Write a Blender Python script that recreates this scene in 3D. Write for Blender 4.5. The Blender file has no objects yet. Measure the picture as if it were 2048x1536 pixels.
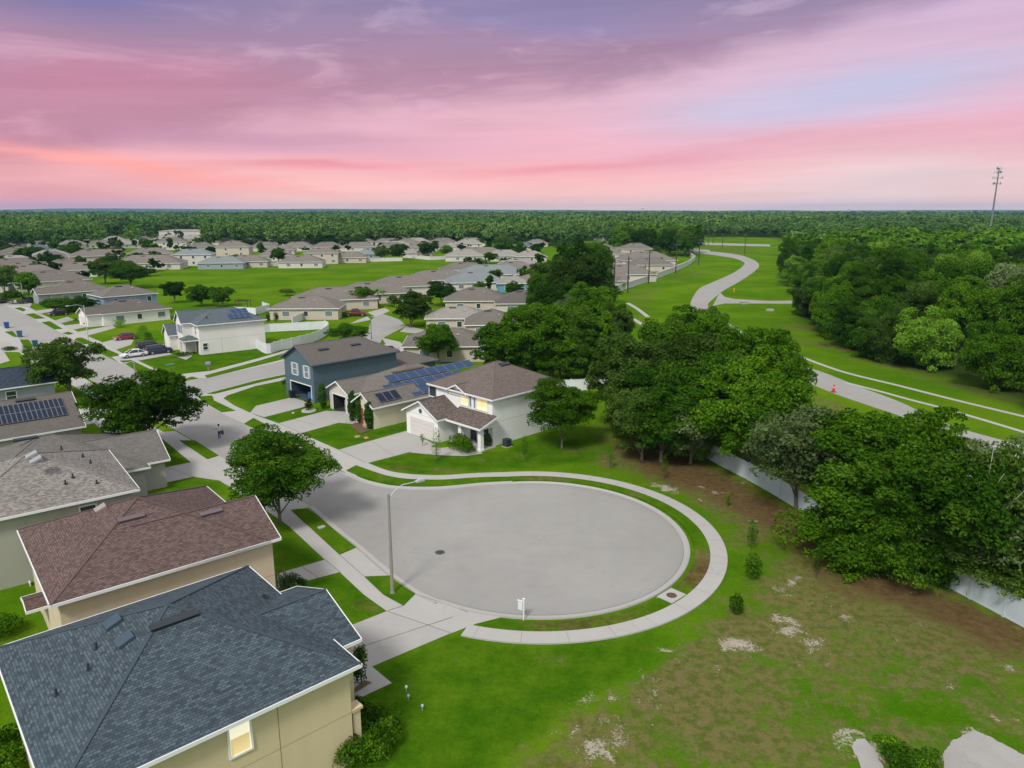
import bpy, bmesh, math, random
import numpy as np
from mathutils import Vector, Matrix
SC = bpy.context.scene
COL = SC.collection
R = math.radians

# ------------------------------------------------------------------ camera
F, HC, T = 1450.0, 26.0, math.atan(346 / 1450.0)
cd = bpy.data.cameras.new('camera')
cam = bpy.data.objects.new('camera', cd)
COL.objects.link(cam)
cam.location = (0, 0, HC)
cam.rotation_euler = (math.pi / 2 - T, 0, 0)
cd.sensor_width = 36
cd.lens = F / 2048 * 36
cd.clip_start = 0.5
cd.clip_end = 40000
SC.camera = cam

def S(r, g, b):
    def f(c):
        c /= 255.0
        return c / 12.92 if c <= 0.04045 else ((c + 0.055) / 1.055) ** 2.4
    return (f(r), f(g), f(b), 1.0)

# ------------------------------------------------------------------ node helpers
class NT:
    def __init__(s, nt):
        s.nt = nt
        nt.nodes.clear()
    def n(s, t, **kw):
        nd = s.nt.nodes.new(t)
        for k, v in kw.items():
            setattr(nd, k, v)
        return nd
    def put(s, sock, v):
        if isinstance(v, bpy.types.NodeSocket):
            s.nt.links.new(v, sock)
        elif v is not None:
            if isinstance(v, tuple):
                n = len(sock.default_value)
                v = (tuple(v) + (1.0,))[:n]
            sock.default_value = v
    def m(s, op, a, b=None, c=None, clamp=False):
        nd = s.n('ShaderNodeMath', operation=op)
        nd.use_clamp = clamp
        for i, v in enumerate((a, b, c)):
            if v is not None:
                s.put(nd.inputs[i], v)
        return nd.outputs[0]
    def mix(s, f, a, b, mode='MIX'):
        nd = s.n('ShaderNodeMix', data_type='RGBA', blend_type=mode)
        nd.clamp_factor = True
        s.put(nd.inputs[0], f); s.put(nd.inputs[6], a); s.put(nd.inputs[7], b)
        return nd.outputs[2]
    def ramp(s, f, pts, interp='LINEAR'):
        nd = s.n('ShaderNodeValToRGB')
        cr = nd.color_ramp
        cr.interpolation = interp
        while len(cr.elements) < len(pts):
            cr.elements.new(0.5)
        for e, (p, c) in zip(cr.elements, pts):
            e.position = p
            e.color = c if isinstance(c, tuple) else (c, c, c, 1)
        s.put(nd.inputs[0], f)
        return nd.outputs[0]
    def noise(s, vec, scale, detail=3, rough=0.55, dist=0.0):
        nd = s.n('ShaderNodeTexNoise')
        if vec is not None:
            s.put(nd.inputs['Vector'], vec)
        nd.inputs['Scale'].default_value = scale
        nd.inputs['Detail'].default_value = detail
        nd.inputs['Roughness'].default_value = rough
        nd.inputs['Distortion'].default_value = dist
        return nd.outputs[0]
    def xyz(s, x, y, z):
        nd = s.n('ShaderNodeCombineXYZ')
        for i, v in enumerate((x, y, z)):
            s.put(nd.inputs[i], v)
        return nd.outputs[0]
    def sep(s, v):
        nd = s.n('ShaderNodeSeparateXYZ')
        s.put(nd.inputs[0], v)
        return nd.outputs
    def ss(s, x, lo, hi):   # smoothstep
        nd = s.n('ShaderNodeMapRange', interpolation_type='SMOOTHSTEP')
        s.put(nd.inputs[0], x)
        for i, v in ((1, lo), (2, hi)):
            s.put(nd.inputs[i], v)
        return nd.outputs[0]

# ------------------------------------------------------------------ sky (world)
SUN_EL, SUN_AZ = 48.0, 205.0      # azimuth measured from +Y towards +X
w = bpy.data.worlds.new('World')
SC.world = w
w.use_nodes = True
g = NT(w.node_tree)
tc = g.n('ShaderNodeTexCoord')
dx, dy, dz = g.sep(tc.outputs['Generated'])
el = g.m('MULTIPLY', g.m('ARCSINE', dz), 57.2958)
az = g.m('MULTIPLY', g.m('ARCTAN2', dx, dy), 57.2958)
azn = g.m('ADD', g.m('DIVIDE', az, 80.0), 0.5, clamp=True)          # -40..40 deg -> 0..1
warp_v = g.xyz(g.m('MULTIPLY', az, 0.055), g.m('MULTIPLY', el, 0.22), 3.7)
warp = g.m('SUBTRACT', g.noise(warp_v, 1.0, 4, 0.5), 0.5)
streak_v = g.xyz(g.m('MULTIPLY', az, 0.045), g.m('SUBTRACT', g.m('MULTIPLY', el, 0.75), g.m('MULTIPLY', az, 0.035)), 1.3)
streak = g.m('SUBTRACT', g.noise(streak_v, 1.0, 5, 0.55, 0.4), 0.5)
fine_v = g.xyz(g.m('MULTIPLY', az, 0.10), g.m('SUBTRACT', g.m('MULTIPLY', el, 1.7), g.m('MULTIPLY', az, 0.05)), 8.1)
fine = g.m('SUBTRACT', g.noise(fine_v, 1.0, 5, 0.55, 0.3), 0.5)
elw = g.m('ADD', el, g.m('ADD', g.m('MULTIPLY', warp, 2.6), g.m('MULTIPLY', streak, 1.6)))
e20 = g.m('DIVIDE', elw, 20.0, clamp=True)
low = g.ramp(e20, [(0.0, S(255, 204, 190)), (0.06, S(254, 194, 186)), (0.14, S(245, 178, 180)), (0.22, S(230, 171, 184)),
                   (0.34, S(226, 176, 192)), (0.5, S(214, 176, 196)), (0.75, S(196, 176, 204)), (1.0, S(180, 176, 210))])
high = g.ramp(e20, [(0.0, S(206, 136, 150)), (0.22, S(194, 134, 152)), (0.36, S(182, 136, 156)), (0.52, S(166, 132, 158)),
                    (0.64, S(152, 130, 160)), (0.76, S(128, 124, 162)), (1.0, S(120, 124, 166))])
# lower edge of the mauve deck, in degrees of elevation along the azimuth
edge = g.ramp(azn, [(0.08, 0.10), (0.18, 0.22), (0.30, 0.33), (0.42, 0.375), (0.55, 0.41), (0.64, 0.47), (0.74, 0.56), (0.82, 0.62), (0.92, 0.72)], 'EASE')
edge_el = g.m('MULTIPLY', edge, 20.0)
puff_v = g.xyz(g.m('MULTIPLY', az, 0.11), g.m('SUBTRACT', g.m('MULTIPLY', el, 0.42), g.m('MULTIPLY', az, 0.02)), 5.2)
puff = g.m('SUBTRACT', g.noise(puff_v, 1.0, 5, 0.6, 0.6), 0.5)
deck = g.ss(g.m('ADD', g.m('SUBTRACT', elw, edge_el), g.m('MULTIPLY', puff, 3.4)), -1.2, 1.5)
deck = g.m('SUBTRACT', deck, g.m('MULTIPLY', g.ss(puff, 0.0, 0.20), 0.46), clamp=True)
c = g.mix(deck, low, high)
def blob(a0, e0, sa, se, col, k, slope=0.0):
    global c
    da = g.m('DIVIDE', g.m('SUBTRACT', az, a0), sa)
    de = g.m('DIVIDE', g.m('SUBTRACT', g.m('SUBTRACT', elw, e0), g.m('MULTIPLY', g.m('SUBTRACT', az, a0), slope)), se)
    r2 = g.m('ADD', g.m('MULTIPLY', da, da), g.m('MULTIPLY', de, de))
    f = g.m('MULTIPLY', g.m('POWER', 2.718, g.m('MULTIPLY', r2, -1.0)), k)
    c = g.mix(f, c, col)
blob(25, 8.0, 11, 2.0, S(184, 190, 220), 0.85, 0.06)
blob(16, 7.2, 6, 1.4, S(196, 192, 218), 0.6, 0.06)
blob(31, 12.0, 9, 1.6, S(196, 168, 196), 0.6, 0.08)
blob(26, 5.0, 14, 0.9, S(228, 164, 178), 0.42, 0.10)
blob(28, 1.9, 13, 2.0, S(228, 206, 208), 0.85, 0.03)
blob(-27, 2.7, 13, 0.6, S(255, 168, 158), 0.95, -0.13)
blob(-33, 0.8, 11, 1.4, S(226, 140, 154), 0.75, 0.0)
blob(-14, 3.2, 7, 0.30, S(236, 138, 152), 0.7, 0.05)
blob(4, 3.3, 8, 0.28, S(240, 146, 156), 0.7, 0.05)
blob(12, 3.9, 6, 0.5, S(226, 158, 178), 0.5, 0.04)
blob(-20, 5.0, 13, 1.0, S(178, 132, 162), 0.55, 0.03)
blob(-28, 8.2, 12, 1.6, S(196, 126, 152), 0.6, 0.04)
blob(2, 13.2, 10, 1.0, S(138, 132, 178), 0.6, 0.0)
blob(-30, 14.0, 9, 2.2, S(108, 108, 162), 0.7, 0.0)
shade = g.m('ADD', 1.0, g.m('ADD', g.m('MULTIPLY', streak, 0.34), g.m('MULTIPLY', fine, 0.16)))
sh = g.n('ShaderNodeVectorMath', operation='SCALE')
g.put(sh.inputs[0], c); g.put(sh.inputs[3], shade)
sunset = sh.outputs[0]
nish = g.n('ShaderNodeTexSky', sky_type='NISHITA')
nish.sun_disc = False
nish.sun_elevation = R(SUN_EL)
nish.sun_rotation = R(SUN_AZ)
nsc = g.n('ShaderNodeVectorMath', operation='SCALE')
g.put(nsc.inputs[0], nish.outputs[0]); g.put(nsc.inputs[3], 0.10)
veil = g.noise(tc.outputs['Generated'], 2.2, 4, 0.5)
cloudy = g.mix(g.m('ADD', g.m('MULTIPLY', veil, 0.2), 0.72), nsc.outputs[0], (0.80, 0.79, 0.77, 1))
up = g.ss(el, 16.0, 34.0)
back = g.ss(dy, 0.35, -0.25)
mask = g.m('MAXIMUM', up, back)
sky = g.mix(mask, sunset, cloudy)
bg = g.n('ShaderNodeBackground')
g.put(bg.inputs[0], sky)
bg.inputs[1].default_value = 1.0
wo = g.n('ShaderNodeOutputWorld')
g.nt.links.new(bg.outputs[0], wo.inputs[0])

# ------------------------------------------------------------------ sun, exposure
sl = bpy.data.lights.new('sun', 'SUN')
sl.energy = 2.6
sl.angle = R(11)
sl.color = (1.0, 0.95, 0.88)
sun = bpy.data.objects.new('sun', sl)
COL.objects.link(sun)
sd = Vector((math.sin(R(SUN_AZ)) * math.cos(R(SUN_EL)), math.cos(R(SUN_AZ)) * math.cos(R(SUN_EL)), math.sin(R(SUN_EL))))
sun.rotation_euler = sd.to_track_quat('Z', 'Y').to_euler()
SC.view_settings.view_transform = 'Standard'
SC.view_settings.look = 'None'
SC.view_settings.exposure = 0.2
SC.view_settings.gamma = 1.0
SC.render.engine = 'CYCLES'
SC.cycles.max_bounces = 5
SC.cycles.diffuse_bounces = 3
SC.cycles.transmission_bounces = 3
SC.cycles.transparent_max_bounces = 6
SC.cycles.volume_bounces = 0
SC.cycles.use_denoising = True
# ------------------------------------------------------------------ photo pixel -> place on the ground (or at a height)
ST, CT = math.sin(T), math.cos(T)
def ray(x, y):
    u, v = (x - 1024) / F, (y - 768) / F
    return Vector((u, CT - v * ST, -(ST + v * CT)))
def at(x, y, z=0.0):
    d = ray(x, y)
    k = (HC - z) / -d.z
    return Vector((d.x * k, d.y * k, z))
def hit(x, y, p, n):
    d = ray(x, y)
    o = Vector((0, 0, HC))
    return o + d * ((p - o).dot(n) / d.dot(n))
def topz(x, y, yt):
    g0 = at(x, y)
    d = ray(x, yt)
    return HC + d.z / d.y * g0.y
def depth(p):
    return p.y * CT + (HC - p.z) * ST
def mpp(p):            # metres per photo pixel at a point
    return depth(p) / F
def fbm(x, y, seed=0, octv=4):
    # value-noise fbm, vectorised
    rs = np.random.RandomState(seed)
    tab = rs.rand(256, 256)
    out = np.zeros_like(x, dtype=float); a = 0.5; f = 1.0
    for o in range(octv):
        xx, yy = x * f + 17.3 * o, y * f + 5.1 * o
        xi, yi = np.floor(xx).astype(int), np.floor(yy).astype(int)
        fx, fy = xx - xi, yy - yi
        fx, fy = fx * fx * (3 - 2 * fx), fy * fy * (3 - 2 * fy)
        t = lambda i, j: tab[(xi + i) & 255, (yi + j) & 255]
        out += a * ((t(0, 0) * (1 - fx) + t(1, 0) * fx) * (1 - fy) + (t(0, 1) * (1 - fx) + t(1, 1) * fx) * fy)
        a *= 0.5; f *= 2.03
    return out

# ------------------------------------------------------------------ materials
MATS = {}
def mat(name, col, rough=0.75, var=0.0, vscale=1.0, bump=0.0, bscale=8.0, emit=0.0, metal=0.0, spec=0.35, tintobj=0.0):
    if name in MATS:
        return MATS[name]
    m = bpy.data.materials.new(name)
    m.use_nodes = True
    g = NT(m.node_tree)
    out = g.n('ShaderNodeOutputMaterial')
    p = g.n('ShaderNodeBsdfPrincipled')
    g.nt.links.new(p.outputs[0], out.inputs[0])
    col = tuple(col[:3]) + (1.0,)
    p.inputs['Roughness'].default_value = rough
    p.inputs['Metallic'].default_value = metal
    p.inputs['Specular IOR Level'].default_value = spec
    geo = g.n('ShaderNodeNewGeometry')
    c = col
    if var:
        nz = g.noise(geo.outputs['Position'], vscale, 4, 0.6)
        k = g.m('ADD', 1.0 - var, g.m('MULTIPLY', nz, 2 * var))
        sc = g.n('ShaderNodeVectorMath', operation='SCALE')
        g.put(sc.inputs[0], col); g.put(sc.inputs[3], k)
        c = sc.outputs[0]
    if tintobj:
        oi = g.n('ShaderNodeObjectInfo')
        sc = g.n('ShaderNodeVectorMath', operation='SCALE')
        g.put(sc.inputs[0], c); g.put(sc.inputs[3], g.m('ADD', 1 - tintobj, g.m('MULTIPLY', oi.outputs['Random'], 2 * tintobj)))
        c = sc.outputs[0]
    g.put(p.inputs['Base Color'], c)
    if emit:
        g.put(p.inputs['Emission Color'], c)
        p.inputs['Emission Strength'].default_value = emit
    if bump:
        nb = g.noise(geo.outputs['Position'], bscale, 3, 0.6)
        b = g.n('ShaderNodeBump')
        b.inputs['Strength'].default_value = bump
        b.inputs['Distance'].default_value = 0.05
        g.put(b.inputs['Height'], nb)
        g.nt.links.new(b.outputs[0], p.inputs['Normal'])
    MATS[name] = m
    return m

def shingle(name, col, contrast=0.35, row=0.16, length=0.34, patch=0.12):
    if name in MATS:
        return MATS[name]
    m = bpy.data.materials.new(name)
    m.use_nodes = True
    g = NT(m.node_tree)
    out = g.n('ShaderNodeOutputMaterial')
    p = g.n('ShaderNodeBsdfPrincipled')
    g.nt.links.new(p.outputs[0], out.inputs[0])
    uv = g.n('ShaderNodeUVMap')
    uv.uv_map = 'UVMap'
    # wobble the courses a little so that they do not read as a printed grid
    nv = g.n('ShaderNodeTexNoise'); nv.inputs['Scale'].default_value = 1.3; nv.inputs['Detail'].default_value = 2
    g.nt.links.new(uv.outputs[0], nv.inputs['Vector'])
    wob = g.n('ShaderNodeVectorMath', operation='SCALE'); g.put(wob.inputs[0], nv.outputs['Color']); wob.inputs[3].default_value = 0.10
    ad = g.n('ShaderNodeVectorMath', operation='ADD'); g.put(ad.inputs[0], uv.outputs[0]); g.put(ad.inputs[1], wob.outputs[0])
    br = g.n('ShaderNodeTexBrick')
    br.offset = 0.5
    br.inputs['Scale'].default_value = 1.0
    br.inputs['Mortar Size'].default_value = 0.012
    br.inputs['Mortar Smooth'].default_value = 0.3
    br.inputs['Brick Width'].default_value = length
    br.inputs['Row Height'].default_value = row
    br.inputs['Bias'].default_value = 0.0
    k0, k1 = 1 - contrast, 1 + contrast
    cl = lambda k: tuple(min(1, x * k) for x in col[:3]) + (1,)
    g.put(br.inputs['Color1'], cl(k0)); g.put(br.inputs['Color2'], cl(k1)); g.put(br.inputs['Mortar'], cl(0.45))
    g.nt.links.new(ad.outputs[0], br.inputs['Vector'])
    gran = g.noise(uv.outputs[0], 9.0, 3, 0.75)
    big = g.noise(uv.outputs[0], 0.35, 4, 0.6)
    k = g.m('ADD', 1 - patch - 0.36, g.m('ADD', g.m('MULTIPLY', big, 2 * patch), g.m('MULTIPLY', gran, 0.72)))
    sc = g.n('ShaderNodeVectorMath', operation='SCALE')
    g.put(sc.inputs[0], br.outputs['Color']); g.put(sc.inputs[3], k)
    g.put(p.inputs['Base Color'], sc.outputs[0])
    p.inputs['Roughness'].default_value = 0.9
    p.inputs['Specular IOR Level'].default_value = 0.2
    b = g.n('ShaderNodeBump')
    b.inputs['Strength'].default_value = 0.5
    b.inputs['Distance'].default_value = 0.03
    h = g.m('ADD', g.m('MULTIPLY', br.outputs['Fac'], -1.0), gran)
    g.put(b.inputs['Height'], h)
    g.nt.links.new(b.outputs[0], p.inputs['Normal'])
    MATS[name] = m
    return m

def stucco(name, col, joint=True):
    if name in MATS:
        return MATS[name]
    m = bpy.data.materials.new(name)
    m.use_nodes = True
    g = NT(m.node_tree)
    out = g.n('ShaderNodeOutputMaterial')
    p = g.n('ShaderNodeBsdfPrincipled')
    g.nt.links.new(p.outputs[0], out.inputs[0])
    geo = g.n('ShaderNodeNewGeometry')
    x, y, z = g.sep(geo.outputs['Position'])
    big = g.noise(geo.outputs['Position'], 0.5, 4, 0.6)
    drip = g.noise(g.xyz(g.m('MULTIPLY', x, 1.6), g.m('MULTIPLY', y, 1.6), g.m('MULTIPLY', z, 0.22)), 1.0, 3, 0.6)
    k = g.m('ADD', 0.86, g.m('ADD', g.m('MULTIPLY', big, 0.13), g.m('MULTIPLY', drip, 0.13)))
    sc = g.n('ShaderNodeVectorMath', operation='SCALE')
    g.put(sc.inputs[0], tuple(col[:3])); g.put(sc.inputs[3], k)
    c = sc.outputs[0]
    if joint:
        dd = g.m('ABSOLUTE', g.m('SUBTRACT', z, 2.75))
        c = g.mix(g.m('MULTIPLY', g.m('LESS_THAN', dd, 0.028), 0.55), c, tuple(v * 0.45 for v in col[:3]) + (1,))
    g.put(p.inputs['Base Color'], c)
    p.inputs['Roughness'].default_value = 0.9
    p.inputs['Specular IOR Level'].default_value = 0.2
    b = g.n('ShaderNodeBump')
    b.inputs['Strength'].default_value = 0.25
    b.inputs['Distance'].default_value = 0.02
    g.put(b.inputs['Height'], g.noise(geo.outputs['Position'], 14.0, 3, 0.6))
    g.nt.links.new(b.outputs[0], p.inputs['Normal'])
    MATS[name] = m
    return m

def concrete(name, col, stain=0.12, speck=0.10, arcs=None):
    if name in MATS:
        return MATS[name]
    m = bpy.data.materials.new(name)
    m.use_nodes = True
    g = NT(m.node_tree)
    out = g.n('ShaderNodeOutputMaterial')
    p = g.n('ShaderNodeBsdfPrincipled')
    g.nt.links.new(p.outputs[0], out.inputs[0])
    geo = g.n('ShaderNodeNewGeometry')
    P = geo.outputs['Position']
    big = g.noise(P, 0.12, 5, 0.6)
    mid = g.noise(P, 0.9, 4, 0.65)
    sp = g.noise(P, 11.0, 2, 0.8)
    k = g.m('ADD', 1 - stain - speck * .5 - 0.05, g.m('ADD', g.m('MULTIPLY', big, stain * 1.6), g.m('ADD', g.m('MULTIPLY', mid, 0.10 + stain * .4), g.m('MULTIPLY', sp, speck))))
    # dark tyre scuffs / damp marks: thin warped bands with a shape of their own
    vor = g.n('ShaderNodeTexVoronoi', feature='DISTANCE_TO_EDGE')
    vor.inputs['Scale'].default_value = 0.09
    wn = g.n('ShaderNodeTexNoise'); wn.inputs['Scale'].default_value = 0.6; wn.inputs['Detail'].default_value = 4
    g.nt.links.new(P, wn.inputs['Vector'])
    wv = g.n('ShaderNodeVectorMath', operation='SCALE'); g.put(wv.inputs[0], wn.outputs['Color']); wv.inputs[3].default_value = 3.0
    av = g.n('ShaderNodeVectorMath', operation='ADD'); g.put(av.inputs[0], P); g.put(av.inputs[1], wv.outputs[0])
    g.nt.links.new(av.outputs[0], vor.inputs['Vector'])
    crack = g.m('LESS_THAN', vor.outputs['Distance'], 0.0022)
    k = g.m('MULTIPLY', k, g.m('SUBTRACT', 1.0, g.m('MULTIPLY', crack, 0.10)))
    if arcs:      # faint curved tyre tracks worn into the turning circle
        px_, py_, pz_ = g.sep(P)
        ex, ey = g.m('SUBTRACT', px_, arcs[0]), g.m('SUBTRACT', py_, arcs[1])
        rr = g.m('SQRT', g.m('ADD', g.m('MULTIPLY', ex, ex), g.m('MULTIPLY', ey, ey)))
        aa = g.m('ARCTAN2', ey, ex)
        tr = g.noise(g.xyz(g.m('MULTIPLY', rr, 2.1), g.m('MULTIPLY', aa, 0.8), 0.5), 1.0, 4, 0.6)
        k = g.m('MULTIPLY', k, g.m('SUBTRACT', 1.0, g.m('MULTIPLY', g.ss(tr, 0.54, 0.76), 0.045)))
        k = g.m('MULTIPLY', k, g.m('SUBTRACT', 1.0, g.m('MULTIPLY', g.ss(g.m('ADD', rr, g.m('MULTIPLY', mid, 2.0)), 11.6, 13.2), 0.06)))
    sc = g.n('ShaderNodeVectorMath', operation='SCALE')
    g.put(sc.inputs[0], tuple(col[:3])); g.put(sc.inputs[3], k)
    g.put(p.inputs['Base Color'], sc.outputs[0])
    p.inputs['Roughness'].default_value = 0.9
    p.inputs['Specular IOR Level'].default_value = 0.25
    b = g.n('ShaderNodeBump'); b.inputs['Strength'].default_value = 0.2; b.inputs['Distance'].default_value = 0.02
    g.put(b.inputs['Height'], sp)
    g.nt.links.new(b.outputs[0], p.inputs['Normal'])
    MATS[name] = m
    return m

def leafmat(name, dark, mid, lite, trans=0.25):
    if name in MATS:
        return MATS[name]
    m = bpy.data.materials.new(name)
    m.use_nodes = True
    g = NT(m.node_tree)
    out = g.n('ShaderNodeOutputMaterial')
    p = g.n('ShaderNodeBsdfPrincipled')
    at_ = g.n('ShaderNodeAttribute', attribute_name='tint')
    oi = g.n('ShaderNodeObjectInfo')
    t = g.m('ADD', at_.outputs['Fac'], g.m('MULTIPLY', g.m('SUBTRACT', oi.outputs['Random'], 0.5), 0.30))
    c = g.ramp(t, [(0.0, dark), (0.5, mid), (1.0, lite)])
    k = g.m('ADD', 0.72, g.m('MULTIPLY', oi.outputs['Random'], 0.56))
    sc = g.n('ShaderNodeVectorMath', operation='SCALE')
    g.put(sc.inputs[0], c); g.put(sc.inputs[3], k)
    g.put(p.inputs['Base Color'], sc.outputs[0])
    p.inputs['Roughness'].default_value = 0.75
    p.inputs['Specular IOR Level'].default_value = 0.04
    tr = g.n('ShaderNodeBsdfTranslucent')
    g.put(tr.inputs[0], sc.outputs[0])
    mx = g.n('ShaderNodeMixShader')
    mx.inputs[0].default_value = trans
    g.nt.links.new(p.outputs[0], mx.inputs[1]); g.nt.links.new(tr.outputs[0], mx.inputs[2])
    g.nt.links.new(mx.outputs[0], out.inputs[0])
    MATS[name] = m
    return m

# ------------------------------------------------------------------ object helpers
def tag(o, label=None, cat=None, group=None, kind=None):
    if label: o['label'] = label
    if cat: o['category'] = cat
    if group: o['group'] = group
    if kind: o['kind'] = kind
    return o
def empty(name, loc, label, cat, group=None, rz=0.0):
    o = bpy.data.objects.new(name, None)
    COL.objects.link(o)
    o.location = loc
    o.rotation_euler = (0, 0, rz)
    o.empty_display_size = 0.5
    return tag(o, label, cat, group)
class MB:
    """collects faces in one mesh"""
    def __init__(s):
        s.v, s.f, s.mi, s.uv = [], [], [], []
    def face(s, pts, mi=0, uv=None):
        b = len(s.v)
        s.v += [tuple(p) for p in pts]
        s.f.append(tuple(range(b, b + len(pts))))
        s.mi.append(mi)
        s.uv.append(uv)
    def obox(s, c, ux, uy, uz, mi=0):
        """box with centre c and half-axis vectors"""
        c, ux, uy, uz = Vector(c), Vector(ux), Vector(uy), Vector(uz)
        if ux.cross(uy).dot(uz) < 0:
            ux = -ux
        q = lambda a, b, d: c + ux * a + uy * b + uz * d
        for F4 in (((-1, -1, -1), (-1, 1, -1), (1, 1, -1), (1, -1, -1)), ((-1, -1, 1), (1, -1, 1), (1, 1, 1), (-1, 1, 1)),
                   ((-1, -1, -1), (1, -1, -1), (1, -1, 1), (-1, -1, 1)), ((1, -1, -1), (1, 1, -1), (1, 1, 1), (1, -1, 1)),
                   ((1, 1, -1), (-1, 1, -1), (-1, 1, 1), (1, 1, 1)), ((-1, 1, -1), (-1, -1, -1), (-1, -1, 1), (-1, 1, 1))):
            s.face([q(*k) for k in F4], mi)
    def box(s, x0, y0, z0, x1, y1, z1, mi=0):
        s.obox(((x0 + x1) / 2, (y0 + y1) / 2, (z0 + z1) / 2), ((x1 - x0) / 2, 0, 0), (0, (y1 - y0) / 2, 0), (0, 0, (z1 - z0) / 2), mi)
    def tube(s, pts, rad, n=8, mi=0, cap=True):
        pts = [Vector(p) for p in pts]
        rings = []
        for i, p in enumerate(pts):
            d = (pts[min(i + 1, len(pts) - 1)] - pts[max(i - 1, 0)]).normalized()
            a = Vector((0, 0, 1)) if abs(d.z) < 0.9 else Vector((1, 0, 0))
            e1 = d.cross(a).normalized(); e2 = d.cross(e1)
            r = rad[i] if isinstance(rad, (list, tuple)) else rad
            rings.append([p + e1 * (r * math.cos(2 * math.pi * k / n)) + e2 * (r * math.sin(2 * math.pi * k / n)) for k in range(n)])
        b = len(s.v)
        for rg in rings:
            s.v += [tuple(p) for p in rg]
        for i in range(len(rings) - 1):
            for k in range(n):
                k2 = (k + 1) % n
                s.f.append((b + i * n + k, b + (i + 1) * n + k, b + (i + 1) * n + k2, b + i * n + k2)); s.mi.append(mi); s.uv.append(None)
        if cap:
            s.f.append(tuple(b + k for k in range(n))); s.mi.append(mi); s.uv.append(None)
            s.f.append(tuple(b + (len(rings) - 1) * n + k for k in reversed(range(n)))); s.mi.append(mi); s.uv.append(None)
    def prism(s, poly, z0, z1, mi=0, bottom=False):
        """extruded ground polygon, any winding"""
        poly = [Vector((p[0], p[1], 0)) for p in poly]
        ar = sum(poly[i].x * poly[(i + 1) % len(poly)].y - poly[(i + 1) % len(poly)].x * poly[i].y for i in range(len(poly)))
        if ar < 0: poly = poly[::-1]
        s.face([(p.x, p.y, z1) for p in poly], mi)
        if bottom: s.face([(p.x, p.y, z0) for p in reversed(poly)], mi)
        for i in range(len(poly)):
            a, b = poly[i], poly[(i + 1) % len(poly)]
            s.face([(a.x, a.y, z0), (b.x, b.y, z0), (b.x, b.y, z1), (a.x, a.y, z1)], mi)
    def build(s, name, mats, parent=None, smooth=False, loc=None):
        me = bpy.data.meshes.new(name)
        vs = s.v
        if parent is not None and loc is None:
            o0 = parent.get('_o')
        me.from_pydata(vs, [], s.f)
        if any(u is not None for u in s.uv):
            ul = me.uv_layers.new(name='UVMap')
            for pi, p in enumerate(me.polygons):
                u = s.uv[pi]
                for j, li in enumerate(p.loop_indices):
                    if u is not None:
                        ul.data[li].uv = u[j]
                    else:
                        co = me.vertices[me.loops[li].vertex_index].co
                        ul.data[li].uv = (co.x, co.y)
        if not isinstance(mats, (list, tuple)): mats = [mats]
        for m in mats: me.materials.append(m)
        for p, i in zip(me.polygons, s.mi):
            p.material_index = i
            p.use_smooth = smooth
        me.validate()
        o = bpy.data.objects.new(name, me)
        COL.objects.link(o)
        if parent is not None:
            attach(o, parent)
        return o
def attach(o, parent):
    """parent o so that its world-space mesh stays where it is"""
    o.parent = parent
    o.matrix_parent_inverse = world_of(parent).inverted()
def world_of(o):
    m = o.matrix_basis.copy()
    if o.parent is not None:
        m = world_of(o.parent) @ o.matrix_parent_inverse @ m
    return m
def struct(name, mb, m, label, smooth=False):
    o = mb.build(name, m, None, smooth)
    tag(o, label, name.replace('_', ' ') if len(name.split('_')) < 3 else name.split('_')[-1], None, 'structure')
    return o
def copy_tree(o, parent=None):
    c = o.copy()
    COL.objects.link(c)
    if parent is not None:
        c.parent = parent
    for ch in list(o.children):
        copy_tree(ch, c)
    return c
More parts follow.
